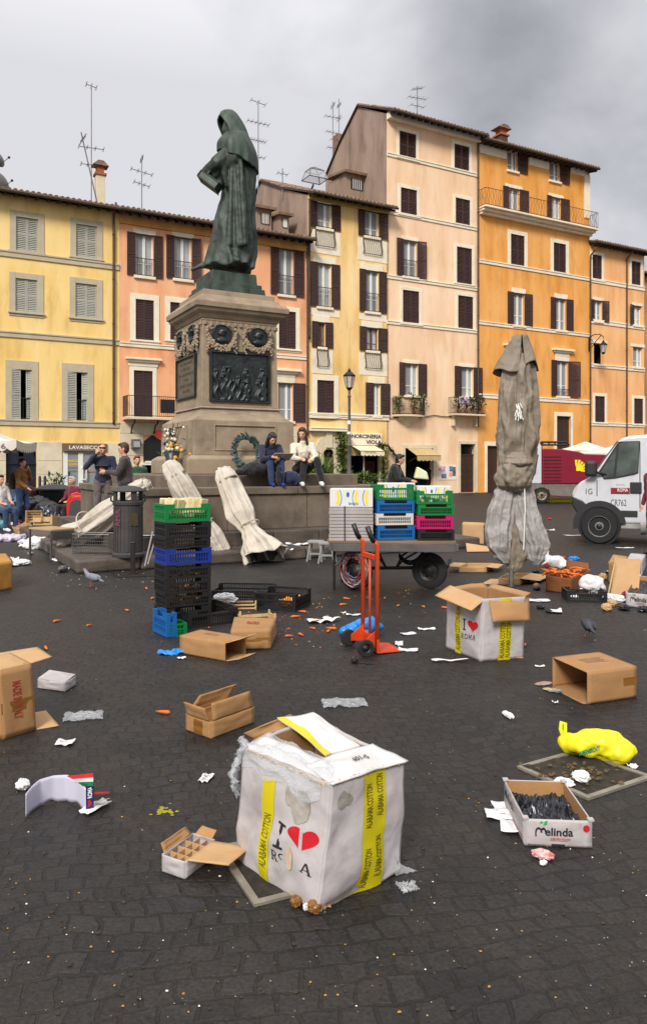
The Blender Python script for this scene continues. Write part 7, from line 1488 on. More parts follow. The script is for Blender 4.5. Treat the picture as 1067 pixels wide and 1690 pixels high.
tr = MB().grid(trayf, 60, 80).build('tray_liner', M_BTRAY, None, smooth=True); tr.location = o; tag(tr, 'glossy black crumpled tray liners inside the nearer apple box', 'liner')
t, P, o = fruit_box('white apple box with dark fruit trays in the rubbish heap at the right edge', (1032, 1001), (1080, 1006), (1050, 970), .16)
tr = MB().grid(trayf, 30, 30).build('tray_liner', M_BTRAY, None, smooth=True); tr.location = o + V((0, 0, .05)); tag(tr, 'black tray liners inside the apple box of the rubbish heap', 'liner')

# ---- iron hatch frames
M_ALU = mat('dull_metal_frame', lin(150, 142, 128), rough=.55, var=.2, scale=8, metal=.5, bump=.3, bscale=40)
M_DIRT = mat('muddy_rubbish', lin(18, 15, 13), rough=.95, c2=lin(58, 47, 34), scale=16, bump=1, bscale=24)
t, I = frame_flat('hatch', 'metal framed square hatch full of mud and scraps below the yellow bag', 'hatch', [G(969.6, 1322), G(1078, 1285), G(948, 1241), G(852, 1268)], .028, M_ALU, None, .014)
t2, _ = frame_flat('hatch', 'metal framed hatch partly hidden under the big battered box', 'hatch', [G(419, 1498), G(520, 1472), G(440, 1385), G(355, 1400)], .028, M_ALU, M_DIRT, .012, .004)
# ================================================================ HAND TRUCK, CART, RUBBISH
M_ORG = mat('orange_red_paint', lin(196, 64, 20), rough=.45, var=.12, scale=5, grime=.35, gcol=lin(110, 40, 20), gscale=8)
HT = flatG(622, 1080); t = thing('hand_truck', 'orange red hand truck with two black wheels and black grips standing before the cart', 'hand truck', HT, R(18.6)); m = MB()
for y in (0, .33): m.tube([(0, y, .02), (0, y, .93), (-.03, y, .97)], .019, 10)
fr = m.build('frame', M_ORG, t, smooth=True); m = MB()
for z in (.12, .82): m.bx(-.014, .014, .02, .31, z - .022, z + .022)
m.build('crossbar', M_ORG, t, bevel=.004); MB().tube([(0, .165, .13), (0, .165, .81)], .013, 8).build('centre_bar', M_ORG, t, smooth=True)
MB().add([(.0, -.02, .012), (.24, .0, .006), (.24, .32, .006), (.0, .35, .012), (0, -.02, .02), (.24, .0, .012), (.24, .32, .012), (0, .35, .02)], [(0, 3, 2, 1), (4, 5, 6, 7), (0, 1, 5, 4), (1, 2, 6, 5), (2, 3, 7, 6), (3, 0, 4, 7)]).bx(-.01, .012, -.02, .35, .015, .13).build('toe_plate', M_ORG, t)
for y in (0.02, .31): MB().prism([(0, .05), (0, .2), (-.12, .11), (-.12, .06)], y - .006, y + .006).build('wheel_bracket', M_ORG, t)
for y in (0, .33): MB().tube([(-.03, y, .96), (-.055, y, 1.0), (-.09, y, 1.09)], .022, 10).build('grip', M_BLACK, t, smooth=True)
wheel(t, (-.12, -.04, .072), .072, .04, (R(90), 0, 0), rim=M_IRON, holes=False); wheel(t, (-.12, .37, .072), .072, .04, (R(-90), 0, 0), rim=M_IRON, holes=False)
# ---- cart
M_CARTW = mat('weathered_planks', lin(98, 76, 56), rough=.9, c2=lin(132, 108, 84), scale=3, stretch=(.4, 6, 6), bump=.4, bscale=20); M_CARTS = mat('cart_steel', lin(84, 78, 76), rough=.7, var=.25, scale=5, grime=.5, gcol=lin(66, 44, 30))
CO = V((.90, 9.95, 0)); CRZ = R(-4); ct = thing('market_cart', 'flat wooden market cart on two black wheels carrying stacked crates and banana boxes', 'cart', CO, CRZ); BW, BD, BZ = .80, .5, .648
m = MB()
for i in range(9): y = -BD + i * (2 * BD / 9); m.bx(-BW - .02 * (i % 3), BW + .02 * (i % 2), y + .004, y + 2 * BD / 9 - .004, BZ - .028, BZ - .003 * (i % 2))
m.build('bed', M_CARTW, ct, bevel=.004); m = MB(); m.bx(-BW + .04, BW, -BD - .003, -BD + .04, BZ - .13, BZ - .03).bx(-BW + .04, BW, BD - .04, BD + .003, BZ - .13, BZ - .03).bx(-BW, -BW + .039, -BD, BD, BZ - .12, BZ - .03).bx(BW, BW + .04, -BD, BD, BZ - .12, BZ - .03)
m.build('chassis', M_CARTS, ct, bevel=.006); m = MB(); m.tube([(-.48, -.1, .25), (.5, .05, .25)], .022, 8)
for x in (-.35, .38):
    for y in (-.3, .35): m.tube([(x, y, BZ - .1), (x + .05, y * .6, .45), (x, 0, .26)], .018, 6).tube([(x, y, BZ - .12), (x * .4, y * .7, .38), (x * .2, 0, .26)], .014, 6)
for k in range(4): m.tube([(.1 + .3 * i / 8, -.05 - .01 * k, .30 + .018 * k + .1 * (i / 8 - .5) ** 2 * 4) for i in range(9)], .008, 4)
m.build('axle_and_springs', M_IRON, ct); m = MB().tube([(-.74, -.35, BZ - .1), (-.74, -.35, .0)], .018, 8).tube([(-.74, -.35, .3), (-.5, -.3, BZ - .12)], .014, 6).tube([(-.55, .4, BZ - .1), (-.68, .35, .0)], .018, 8); m.build('leg', M_IRON, ct)
wheel(ct, (.50, -.12, .235), .235, .085, (R(90), 0, R(-24)), rim=M_IRON); wl_ = wheel(ct, (-.46, -.32, .235), .235, .085, (R(90), 0, R(-30)), rim=M_IRON)
q = random.Random(41); strap = [mat('strap_grey', lin(150, 140, 136), rough=.7), mat('strap_red', lin(130, 46, 56), rough=.7), mat('strap_brown', lin(96, 66, 46), rough=.8), mat('strap_blue', lin(70, 90, 120), rough=.7)]
bun = thing('strap_bundle', 'tangle of grey, red and brown straps wrapped round the left cart wheel', 'straps', wl(CO, CRZ, (-.46, -.34, .27)), R(-30))
for k, mt_ in enumerate(strap):
    m = MB()
    for j in range(9):
        ph = q.uniform(0, 6.28); rr = q.uniform(.12, .25); n_ = 14; span = q.uniform(2, 6); m.tube([(math.cos(ph + span * i / n_) * rr * .8, q.uniform(-.03, .03) - .06, math.sin(ph + span * i / n_) * rr + .02) for i in range(n_)], q.uniform(.006, .012), 4)
    m.build('strap', mt_, bun, smooth=True)
top = lambda x, y, z=0: wl(CO, CRZ, (x, y, BZ + z))
# banana boxes, flat boxes, crates on the cart
M_FLAT = mat('grey_white_board', lin(150, 142, 138), rough=.8, c2=lin(172, 164, 160), scale=5, grime=.3)
fb = MB().bx(0, .56, 0, .4, 0, .036).bx(.01, .55, .01, .39, .0361, .042).build('flat_box', M_FLAT, None, bevel=.004)
for i in range(10):
    o = fb if i == 0 else fb.copy()
    if i: col.objects.link(o)
    o.location = top(-.80 + q.uniform(-.006, .006), -.44 + q.uniform(-.006, .006), i * .0428); o.rotation_euler = (0, 0, CRZ + q.uniform(-.01, .01)); tag(o, 'flat grey white box in the low pile at the left end of the cart', 'box', 'flat boxes piled at the left end of the cart')
m = MB(); o = m.tube([(.2, -.006, -.0), (.2, -.006, .44)], .006, 5).tube([(.2, -.006, .44), (.2, .41, .44)], .006, 5).build('cord', M_BLACK, None); o.location = top(-.8, -.45); o.rotation_euler = (0, 0, CRZ); tag(o, 'black cord tied over the pile of flat boxes on the cart', 'cord')
M_BANW = mat('banana_box_white', lin(210, 208, 204), rough=.6, var=.05, grime=.3, gcol=lin(150, 150, 150)); M_BLP = mat('blue_print', lin(24, 90, 150), rough=.6); M_ORC = mat('orange_card', lin(170, 100, 34), rough=.8, var=.15)
def banana_box(label, loc, rz, w, d, h, side=M_BANW):
    t = thing('banana_box', label, 'box', loc, rz); MB().bx(0, w, 0, d, 0, h).build('lid', M_BANW, t, bevel=.006); MB().bx(-.004, -.0005, .01, d - .01, .01, h - .01).build('end_panel', side, t); hm = MB().add([(-.006, d * .4, h * .5), (-.006, d * .4, h * .65), (-.006, d * .6, h * .65), (-.006, d * .6, h * .5)], [(0, 1, 2, 3)]); hm.build('hand_hole', M_DARK, t)
    f = Face(V((0, 0, 0)), V((w, 0, 0)), V((w, 0, h)), V((0, 0, h))); mb_ = MB()
    for cx, fl in ((.18, 1), (.62, -1), (.86, -1)):
        my = MB()
        for off, mm, th in ((0, my, .34), (.05, mb_, .08)):
            for pl in arc(cx - fl * (.12 - off), .5, .17, .62, (-.8 if fl > 0 else 2.35), (.8 if fl > 0 else 3.95), th, 10): f.poly(mm, [(max(0, min(1, a)), max(0.02, min(.98, b))) for a, b in pl], .002 if mm is my else .003)
        my.build('banana_print', YL, t)
    f.poly(mb_, [(.42 + .035 * math.cos(a * .5), .68 + .14 * math.sin(a * .5)) for a in range(13)], .003)
    mb_.build('blue_print', M_BLP, t); face_text(f, t, 'BANANA', M_BLP, .44, .66, .12, .26, lift=.003); return t
banana_box('white fruit box with an orange brown end on the pile of flat boxes', top(-.79, -.43, .432), CRZ, .55, .38, .235, M_ORC)
banana_box('white box with yellow shapes behind the left green crate on the cart', top(-.18, .02, .48), CRZ, .5, .38, .25); banana_box('white box with blue and yellow shapes behind the right crate pile on the cart', top(.35, .03, .45), CRZ, .45, .38, .24)
MB().bx(0, 1.0, 0, .4, 0, .45).build('crate_cover', M_CARD, None, bevel=.01)
o = bpy.data.objects['crate_cover']; o.name = 'large_carton'; o.location = top(-.2, .02, .0); o.rotation_euler = (0, 0, CRZ); tag(o, 'long brown carton on the back of the cart under the white fruit boxes', 'box')
RA = CRZ + R(14); q = random.Random(52)
for z, h_, mt_, lb in ((0.004, .185, K_BLU, 'blue crate at the bottom of the left crate pile on the cart'), (.195, .15, K_WHT, 'white crate between two blue crates on the cart'), (.35, .165, K_BLU, 'blue crate under the left green crate on the cart'), (.52, .2, K_GRN, 'green crate on top of the left crate pile on the cart')): crate(lb, top(-.19 + q.uniform(-.01, .01), -.36, z), RA, .5, .36, h_, mt_, 'crates on the cart')
for z, h_, mt_, lb in ((0.004, .135, K_BLK, 'black crate at the bottom of the right crate pile on the cart'), (.145, .17, K_MAG, 'magenta crate in the right crate pile on the cart'), (.322, .14, K_GRN, 'lower green crate of the right crate pile on the cart'), (.468, .17, K_GRN, 'green crate on top of the right crate pile on the cart')): crate(lb, top(.33 + q.uniform(-.012, .012), -.33, z), RA - R(8), .47, .36, h_, mt_, 'crates on the cart')
def lumps(label, loc, rz, w, d, n, r_, mt_, nm='scraps', seed=1, hz=.05):
    q = random.Random(seed); m = MB()
    for i in range(n): m.ball((q.uniform(0, w), q.uniform(0, d), q.uniform(0, hz)), q.uniform(r_ * .7, r_ * 1.2), 8, 5)
    o = m.fused(nm, mt_, None, voxel=r_ * .5); o.location = loc; o.rotation_euler = (0, 0, rz); return tag(o, label, 'scraps', kind='stuff')
lumps('leafy white and green scraps filling the top right green crate on the cart', top(.38, -.25, .53), RA, .36, .26, 26, .035, mat('cabbage_scraps', lin(150, 160, 110), rough=.7, c2=lin(206, 206, 180), scale=16), seed=3)
# two grey stools under the left end, boxes to the right of the cart
M_GRYS = mat('grey_painted_wood', lin(140, 138, 134), rough=.75, var=.15, scale=8, grime=.4)
for k, (px, lb) in enumerate(((521, 'small grey splay legged stool left of the cart, the left one of the pair'), (540, 'small grey splay legged stool left of the cart, the right one of the pair'))):
    t = thing('stool', lb, 'stool', flatG(px, 926 + k * 3), R(-10)); MB().bx(-.13, .13, -.12, .12, .31, .35).build('seat', M_GRYS, t, bevel=.008)
    for sx in (-1, 1):
        for sy in (-1, 1): MB().tube([(sx * .13, sy * .13, 0), (sx * .08, sy * .08, .31)], .016, 6).build('leg', M_GRYS, t)
    MB().bx(-.11, .11, -.105, -.085, .12, .15).build('rung', M_GRYS, t)
carton('pale brown carton standing on the kerb step behind the cart', [flatG(762, 897) + V((0, 0, 0)), flatG(797, 899), flatG(797, 899) + V((.1, .4, 0)), flatG(762, 897) + V((.1, .4, 0))], .42, '0123t', M_CARDL, flaps=((1, 't', (.12, 0, -.1), None),))
MB().slab([V((0, 0, 0)), V((.42, .05, 0)), V((.5, .4, .05)), V((.05, .38, .12))], .006).build('cardboard_sheet', M_CARDL, None); o = bpy.data.objects['cardboard_sheet']; o.location = flatG(770, 912) + V((0, 0, .02)); tag(o, 'loose cardboard sheet lying by the right cart wheel near the kerb', 'cardboard')

# ---- plastic bags
def bag(nm, label, px, py, balls, mt_, disp=.03, dscale=9, rz=0, voxel=.016, z=0):
    p = flatG(px, py) + V((0, 0, z)); return softbag(nm, label, 'bag', p, balls, mt_, disp, voxel, dscale, rz)
M_YBAG = mat('yellow_bag_plastic', lin(220, 204, 10), rough=.5, c2=lin(238, 228, 40), scale=5, bump=.3, bscale=16, crease=9, cd=.012); M_WBAG = mat('white_bag_plastic', lin(204, 202, 200), rough=.35, c2=lin(222, 220, 218), scale=6, bump=.3, bscale=16, crease=9, cd=.012); M_BBAG = mat('blue_bag_plastic', lin(10, 110, 186), rough=.35, c2=lin(40, 136, 206), scale=5, bump=.5, bscale=14)
def flatten(o, k): 
    for v in o.data.vertices: v.co.z = max(.001, v.co.z * k)
    return o
t = thing('carrier_bag', 'bright yellow plastic carrier bag with green writing on the corner of the muddy hatch', 'bag', flatG(985, 1254), R(-16)); m = MB(); m.ball((0, .02, .08), (.16, .11, .085)).ball((.11, -.0, .06), (.09, .1, .07)).ball((-.1, .03, .07), (.1, .08, .06)).cap((-.15, .06, .06), (-.2, .1, .05), .04, .018); yb = m.fused('bag_body', M_YBAG, t, voxel=.011, disp=.02, dscale=9)
for v in yb.data.vertices: v.co.z = max(.002, v.co.z)
MB().tube([(-.17, .08, .06), (-.19, .09, .12), (-.185, .1, .155), (-.165, .1, .15), (-.165, .09, .1), (-.15, .08, .07)], .012, 6).build('handle', M_YBAG, t, smooth=True)
o = text_on(t, 'SUPERMERCATI', mat('green_print', (0, 0, 0)), (0, 0, 0), XU, ZU, .13, .03, lift=0, bold=.03)
bv = [v.co.copy() for v in yb.data.vertices if v.co.y < .02]
for v in o.data.vertices:
    x = -.10 + v.co.x * .8; z = .035 + v.co.x * .35 + v.co.z; c = min(bv, key=lambda p: (p.x - x) ** 2 + (p.z - z) ** 2 + .02 * p.y); v.co = V((x, c.y - .006, z))
bag('blue_bag', 'crumpled bright blue plastic bag behind the wheels of the hand truck', 597, 1048, [((-.06, .02, .05), (.12, .09, .07)), ((.05, .0, .08), (.12, .1, .09)), ((.13, .03, .07), (.07, .07, .07)), ((-.15, 0, .03), (.07, .05, .035))], M_BBAG, .03)
o = bag('blue_bag', 'flat blue plastic scrap left of the long open carton', 280, 1080, [((0, 0, .012), (.1, .05, .02)), ((.07, .04, .015), (.06, .06, .02))], M_BBAG, .03, 16, voxel=.009)
bag('white_bag', 'knotted white plastic bag with two upright handles on the carton of carrots', 916, 952, [((0, 0, .22), (.15, .1, .09)), ((.12, -.05, .18), (.12, .08, .07)), ((-.1, .02, .26), (.06, .05, .05))] + [((-.12 + .012 * i, .02, .3 + .035 * i), .022 - .002 * i) for i in range(6)] + [((-.15 + .012 * i, .05, .3 + .037 * i), .02 - .002 * i) for i in range(6)] + [((-.14 - .02 * i, -.03, .22 - .014 * i), .026 - .002 * i) for i in range(5)], M_WBAG, .018)
bag('white_bag', 'round white plastic bag on the black tray in the rubbish heap', 975, 985, [((0, .02, .17), (.16, .13, .1)), ((.05, .0, .1), (.14, .1, .08))], M_WBAG, .025)
flatten(bag('white_bag', 'long white plastic sack with a pole lying near the metal topped table', 60, 906, [((0, 0, .1), (.25, .15, .14)), ((.2, 0, .08), (.18, .12, .1)), ((-.25, -.02, .06), (.1, .05, .04))], M_WBAG, .05), 1)
bag('lilac_bag', 'pale lilac plastic sheet bag at the left edge in front of the seated people', 14, 893, [((0, 0, .06), (.38, .2, .09)), ((.25, 0, .08), (.14, .12, .09))], mat('lilac_plastic', lin(170, 160, 176), rough=.35, c2=lin(196, 188, 200), scale=5, bump=.5), .05)
bag('teal_bag', 'teal plastic bag cut by the left edge of the photograph', 3, 872, [((0, 0, .1), (.2, .15, .12))], mat('teal_plastic', lin(90, 150, 160), rough=.4, bump=.4), .05)
for k, (px, py, rz, w_, l_, lb) in enumerate(((568, 1162, .1, .3, .18, 'sheet of clear crumpled plastic between the hand truck and the big box'), (138, 1184, .25, .24, .16, 'sheet of clear crumpled plastic right of the large left carton'), (1052, 998, .1, .36, .3, 'clear plastic sheet in the rubbish heap at the right edge'), (673, 1468, .3, .07, .06, 'small clear plastic scrap right of the big box'))):
    p = flatG(px, py); o = MB().grid(lambda u, v: V(((u - .5) * w_ + .02 * noise.noise(V((u * 4, v * 4, k))), (v - .5) * l_ + .02 * noise.noise(V((u * 4, v * 4, k + 9))), .006 + .022 * abs(noise.noise(V((u * 4, v * 4, k)))) + .010 * abs(noise.noise(V((u * 9, v * 8, k + 3)))))), 44, 32).build('plastic_sheet', M_CLEAR, None, smooth=False); o.location = p; o.rotation_euler = (0, 0, rz); tag(o, lb, 'plastic sheet')

# ---- papers
def paper(label, px, py, w_, l_, rz, mt_=M_PAPER, curl=.01, seed=0, name='paper', print_=None, z=.002, corners=None):
    p = flatG(px, py); f = lambda u, v: V(((u - .5) * w_, (v - .5) * l_, z + curl * (abs(noise.noise(V((u * 2.2 + seed, v * 2.2, seed)))) * 1.6 + (2 * u - 1) ** 2 * .6)))
    t = MB().grid(f, 12, 12).build(name, mt_, None, smooth=True, solid=.0012); t.location = p; t.rotation_euler = (0, 0, rz); tag(t, label, 'paper')
    if print_:
        q = random.Random(seed); m = MB()
        for i in range(print_): u = .15 + .7 * i / print_; pts = [f(a, u_) + V((0, 0, .0012)) for a, u_ in ((.2, u), (.2 + q.uniform(.2, .6), u), (.2 + q.uniform(.2, .6), u + .05), (.2, u + .05))]; pts[2].x = pts[1].x; m.add(pts, [(0, 1, 2, 3)])
        m.build('print', BKP, t)
    return t
PAP = [('small white card with faint print left of the big box', 341, 1286, .055, .1, -.25, 4), ('square white paper sheet right of the large left carton, above the flag box', 108, 1228, .1, .09, .1, 2), ('long white paper strip right of the flag box', 158, 1336, .06, .15, -.5, 0),
       ('white paper strip lying beside the toe of the hand truck, upper one', 658, 1063, .07, .16, -.1, 0), ('folded white paper lying right of the hand truck toe plate', 673, 1074, .17, .09, -.15, 0), ('long white paper strip in front of the open heart box', 742, 1092, .3, .05, .05, 0),
       ('white paper scrap between the hand truck and the heart box, right one', 703, 1039, .17, .07, .1, 0), ('white paper scrap between the hand truck and the heart box, left one', 673, 1047, .14, .08, .3, 0), ('lilac white leaflet left of the hand truck grips', 583, 1016, .16, .07, .0, 3), ('tiny white scrap left of the lilac leaflet', 566, 1012, .06, .04, .2, 0),
       ('crumpled printed newspaper page right of the black crates', 528, 1027, .26, .14, .2, 5), ('white paper behind the printed newspaper page', 546, 1025, .17, .07, -.2, 0), ('white paper under the left side of the apple box, upper sheet', 838, 1336, .13, .12, .1, 0), ('white paper under the left side of the apple box, middle sheet', 826, 1347, .14, .1, -.1, 0), ('white paper under the left side of the apple box, lowest sheet', 846, 1368, .11, .12, -.2, 0),
       ('white paper lying on the step left of the big leaning parasol', 243, 884, .3, .22, .1, 0), ('newspaper pages on the kerb step left of the two grey stools', 490, 899, .4, .25, .15, 6), ('white paper strip on the kerb near the newspaper pages', 478, 908, .12, .06, .4, 0), ('white crumpled tissue on the road behind the folded taupe parasol', 905, 876, .28, .12, .2, 0), ('long white paper in front of the van wheel', 952, 884, .6, .2, .1, 0), ('white strip on the road under the van', 1030, 905, .35, .06, 0, 0),
       ('small white scrap beside the blue plastic scrap', 300, 1087, .07, .05, .4, 0), ('white scrap on the right corner of the mud filled hatch', 1042, 1268, .05, .04, .5, 0), ('small white paper scrap above the mud filled hatch', 915, 1162, .04, .02, .0, 0), ('thin white strip left of the open carton lying on its side', 890, 1101, .08, .02, .1, 0),
       ('scrap of white paper near the foil by the litter bin', 112, 938, .2, .14, .3, 2), ('pale flat card leaning on the right side of the open souvenir box', 887, 992, .26, .16, -.1, 2)]
for i, (lb, px, py, w_, l_, rz, pr) in enumerate(PAP): paper(lb, px, py, w_, l_, rz, curl=.03 if 'crumpled' in lb or 'newspaper' in lb else .012, seed=i * 1.7, print_=pr or None, z=.205 if 'step' in lb or 'kerb' in lb else .002 + .003 * (i % 3))
for lb in ():
    pass
o = bpy.data.objects
for oo in list(col.objects):
    if oo.name.startswith('paper') and oo.get('label', '').find('step') >= 0 or (oo.name.startswith('paper') and oo.get('label', '').find('kerb near') >= 0):
        ppx = (oo.location.x / oo.location.y * FP + HX, HY + CH * FP / oo.location.y); pz = .205 if 'left of the big' not in oo['label'] else .435; g_n = G(ppx[0], ppx[1], pz); oo.location = (g_n.x, g_n.y, 0)
        if pz > .3: oo.location.z = .23
def crumple(label, px, py, r_, mt_=M_PAPER, seed=0, sc=(1, 1, .8), name='crumpled_paper', cat='paper', z=0):
    q = random.Random(seed)
    def f(u, v):
        th, ph = u * 2 * math.pi, v * math.pi; d = V((math.sin(ph) * math.cos(th), math.sin(ph) * math.sin(th), math.cos(ph))); e = 1 + .45 * abs(noise.noise(d * 2.6 + V((seed, 0, 0)))) - .4 * abs(noise.noise(d * 5.5 + V((0, seed, 0)))); return V((d.x * sc[0], d.y * sc[1], d.z * sc[2])) * r_ * e + V((0, 0, r_ * sc[2]))
    o = MB().grid(f, 20, 14, closed=True).build(name, mt_, None); o.location = flatG(px, py) + V((0, 0, z)); o.rotation_euler = (0, 0, seed); return tag(o, label, cat)
crumple('crumpled ball of white paper left of the flag box', 38, 1303, .032, seed=2); crumple('long crumpled white tissue on the cobbles above the mud filled hatch', 838, 1184, .028, seed=5, sc=(2.2, .7, .6)); crumple('crumpled white tissue lying in the mud filled hatch, left one', 930, 1300, .03, seed=6, sc=(1.6, 1, .6), z=.01); crumple('crumpled white tissue lying in the mud filled hatch, right one', 958, 1292, .035, seed=7, sc=(1.2, 1.2, .7), z=.01)
crumple('red and white food wrapper in front of the apple box', 895, 1417, .03, mat('red_white_wrapper', lin(190, 20, 24), rough=.5, c2=lin(220, 214, 206), scale=22), 9, (1.4, .8, .6), 'wrapper', 'wrapper'); crumple('small white wrapper corner just below the red one', 896, 1427, .012, seed=10, sc=(1.5, 1, .7))
crumple('yellow printed wrapper at the foot of the carton lying on its side', 911, 1141, .04, mat('yellow_wrapper', lin(214, 170, 30), rough=.4, c2=lin(60, 120, 160), scale=26), 12, (1.7, .8, .25), 'wrapper', 'wrapper'); crumple('brownish flattened wrapper left of the carton lying on its side', 896, 1129, .045, mat('pinkish_wrapper', lin(140, 110, 96), rough=.7, c2=lin(170, 150, 130), scale=12), 13, (1.6, .8, .12), 'wrapper', 'wrapper')
crumple('silvery foil on the ground left of the litter bin', 104, 944, .07, M_ANT, 14, (1.5, .9, .7), 'foil', 'foil'); crumple('white foam filling in the pale tray beside the tall stack', 375, 1000, .1, M_PAPER, 15, (1.4, .7, .6), z=.03); crumple('second lump of white foam in the pale tray', 362, 1000, .07, M_PAPER, 16, (1, .8, .8), z=.03); crumple('black wheel hub part lying before the hand truck', 585, 1094, .03, M_BLACK, 17, (1, 1, .9), 'hub_cap', 'part')
crumple('small red plastic piece on the road beyond the big parasol', 906, 858, .06, RDP, 3, (1, 1, .5), 'plastic_piece', 'plastic'); crumple('white roll of wrapping in the rubbish heap beside the apple box', 1012, 994, .07, M_WBAG, 21, (2.0, .8, .7), 'wrapping_roll', 'wrapping'); crumple('red and black tin in the rubbish heap', 1031, 995, .06, mat('red_tin', lin(150, 24, 16), rough=.4, c2=lin(40, 20, 20), scale=8), 22, (.8, .8, 1.1), 'tin', 'tin')
MB().tube([(0, 0, .01), (.07, -.02, .006), (.13, -.03, .006)], .006, 5).build('electric_cable', M_BLACK, None).location = flatG(588, 1095); tag(bpy.data.objects['electric_cable'], 'short black cable trailing from the wheel hub part', 'cord')
for k_, (px, py, s_) in enumerate(((488, 1496, .022), (519, 1506, .026), (505, 1502, .014))): o = crumple('x', px, py, s_, M_TAPEB if k_ < 2 else M_CTOP, 40 + k_, (1, .8, .9), 'torn_corner'); del o['label'], o['category']; o.parent = BX; o.location -= BX.location
q = random.Random(88)
for i in range(26):
    px, py = q.uniform(880, 1066), q.uniform(935, 1012); k_ = i % 3
    if k_ == 0: paper('white paper scrap strewn in the rubbish heap at the right edge', px, py, q.uniform(.08, .2), q.uniform(.05, .14), q.uniform(0, 3), curl=.03, seed=i, name='paper_scrap')['group'] = 'paper scraps in the right rubbish heap'
    elif k_ == 1: crumple('crumpled brown paper lump in the rubbish heap at the right edge', px, py, q.uniform(.03, .06), M_CARDL, i, name='brown_paper', cat='paper')['group'] = 'brown paper lumps in the right rubbish heap'
    else: crumple('black crumpled film lump in the rubbish heap at the right edge', px, py, q.uniform(.03, .07), M_BTRAY, i, (1.4, 1, .5), 'black_film', 'film')['group'] = 'black film lumps in the right rubbish heap'
for i in range(16):
    px, py = q.uniform(0, 130), q.uniform(878, 940)
    if i % 2: paper('white paper scrap strewn on the cobbles by the left crate pile', px, py, q.uniform(.12, .3), q.uniform(.08, .18), q.uniform(0, 3), curl=.04, seed=i, name='paper_scrap')['group'] = 'paper scraps by the left crate pile'
    else: crumple('small lump of mixed rubbish by the left crate pile', px, py, q.uniform(.04, .1), M_SCUF if i % 4 else M_WBAG, i + 3, (1.5, 1, .5), 'rubbish_lump', 'rubbish')['group'] = 'rubbish lumps by the left crate pile'
# flag box
fo_ = flatG(100, 1335); t = thing('flag_box', 'torn white souvenir carton standing curled on the ground with a striped green white red flap', 'box', fo_, 0)
gpt = [flatG(43, 1349), flatG(54, 1338), flatG(66, 1330), flatG(88, 1324), flatG(110, 1322), flatG(128, 1329), flatG(142, 1340)]; gpt = [p - fo_ for p in gpt]; n_ = 40
def cur_(u): k = u * (len(gpt) - 1); i = min(int(k), len(gpt) - 2); return gpt[i] + (gpt[i + 1] - gpt[i]) * (k - i)
MB().grid(lambda u, v: cur_(u) + V((0, 0, .002 + v * (.105 + .02 * math.sin(u * 3) - .0 ) + (1 - v) * .012 * max(0, math.sin(u * 17)) * (u > .35))), n_, 8).build('side_panel', mat('lilac_white_card', lin(190, 186, 200), rough=.7, var=.04), t, smooth=True, solid=.003)
sa, sb = flatG(142, 1340) - fo_, flatG(155, 1338) - fo_; sp = Face(sa + V((0, 0, .002)), sb + V((0, 0, .002)), sb + V((0, 0, .165)), sa + V((0, 0, .16))); sp.board(t, 'spine_panel', mat('dark_blue_card', lin(22, 34, 90), rough=.5, var=.1))
ft_down(sp, t, 'ROMA', WL, .25, .8, .48, .72, .0045) if False else None
o = text_on(t, 'ROMA', WL, (0, 0, 0), XU, ZU, 1, 1, lift=0, bold=.03)
for v in o.data.vertices: x, y = v.co.x, v.co.z; v.co = sp.pt(.8 - .6 * y, .38 + .32 * x, .0042)
o = text_on(t, 'I', WL, (0, 0, 0), XU, ZU, 1, 1, lift=0)
for v in o.data.vertices: x, y = v.co.x, v.co.z; v.co = sp.pt(.8 - .6 * y, .04 + .03 * x, .0042)
hm = MB(); sp.poly(hm, [(.2 + .6 * (1 - y), .14 + .2 * x) for x, y in heart()][::-1], .0045); hm.build('heart_print', M_HEART, t)
a, b, c = flatG(110, 1322) - fo_ + V((0, 0, .12)), sb + V((0, 0, .165)), None
for i, mt_ in enumerate((mat('flag_red', lin(206, 40, 34), rough=.6), M_PAPER, mat('flag_green', lin(20, 120, 66), rough=.6))):
    fq = ((110, 118, 1281, 1285), (118, 128, 1285, 1291), (128, 137, 1291, 1298))[i]; MB().slab([at(px_, py_, zz_) - fo_ for px_, py_, zz_ in ((fq[1], fq[3], 3.47), (154, 1283 + 7 * i, 3.42), (154, 1276 + 7 * i, 3.42), (fq[0], fq[2], 3.48))], .002).build('striped_flap', mt_, t)
o = MB().slab([V((0, 0, .02)), V((.07, .01, .035)), V((.05, .06, .01)), V((0, .05, .005))], .003).build('torn_corner', M_SCUF, t); o.location = sb + V((.0, 0, .02))
MB().slab([V((0, 0, .055)), V((.07, .0, .06)), V((.07, .0, .066)), V((0, 0, .064))], .003).build('red_edge', RDP, t).location = sb + V((0, 0.002, .02))
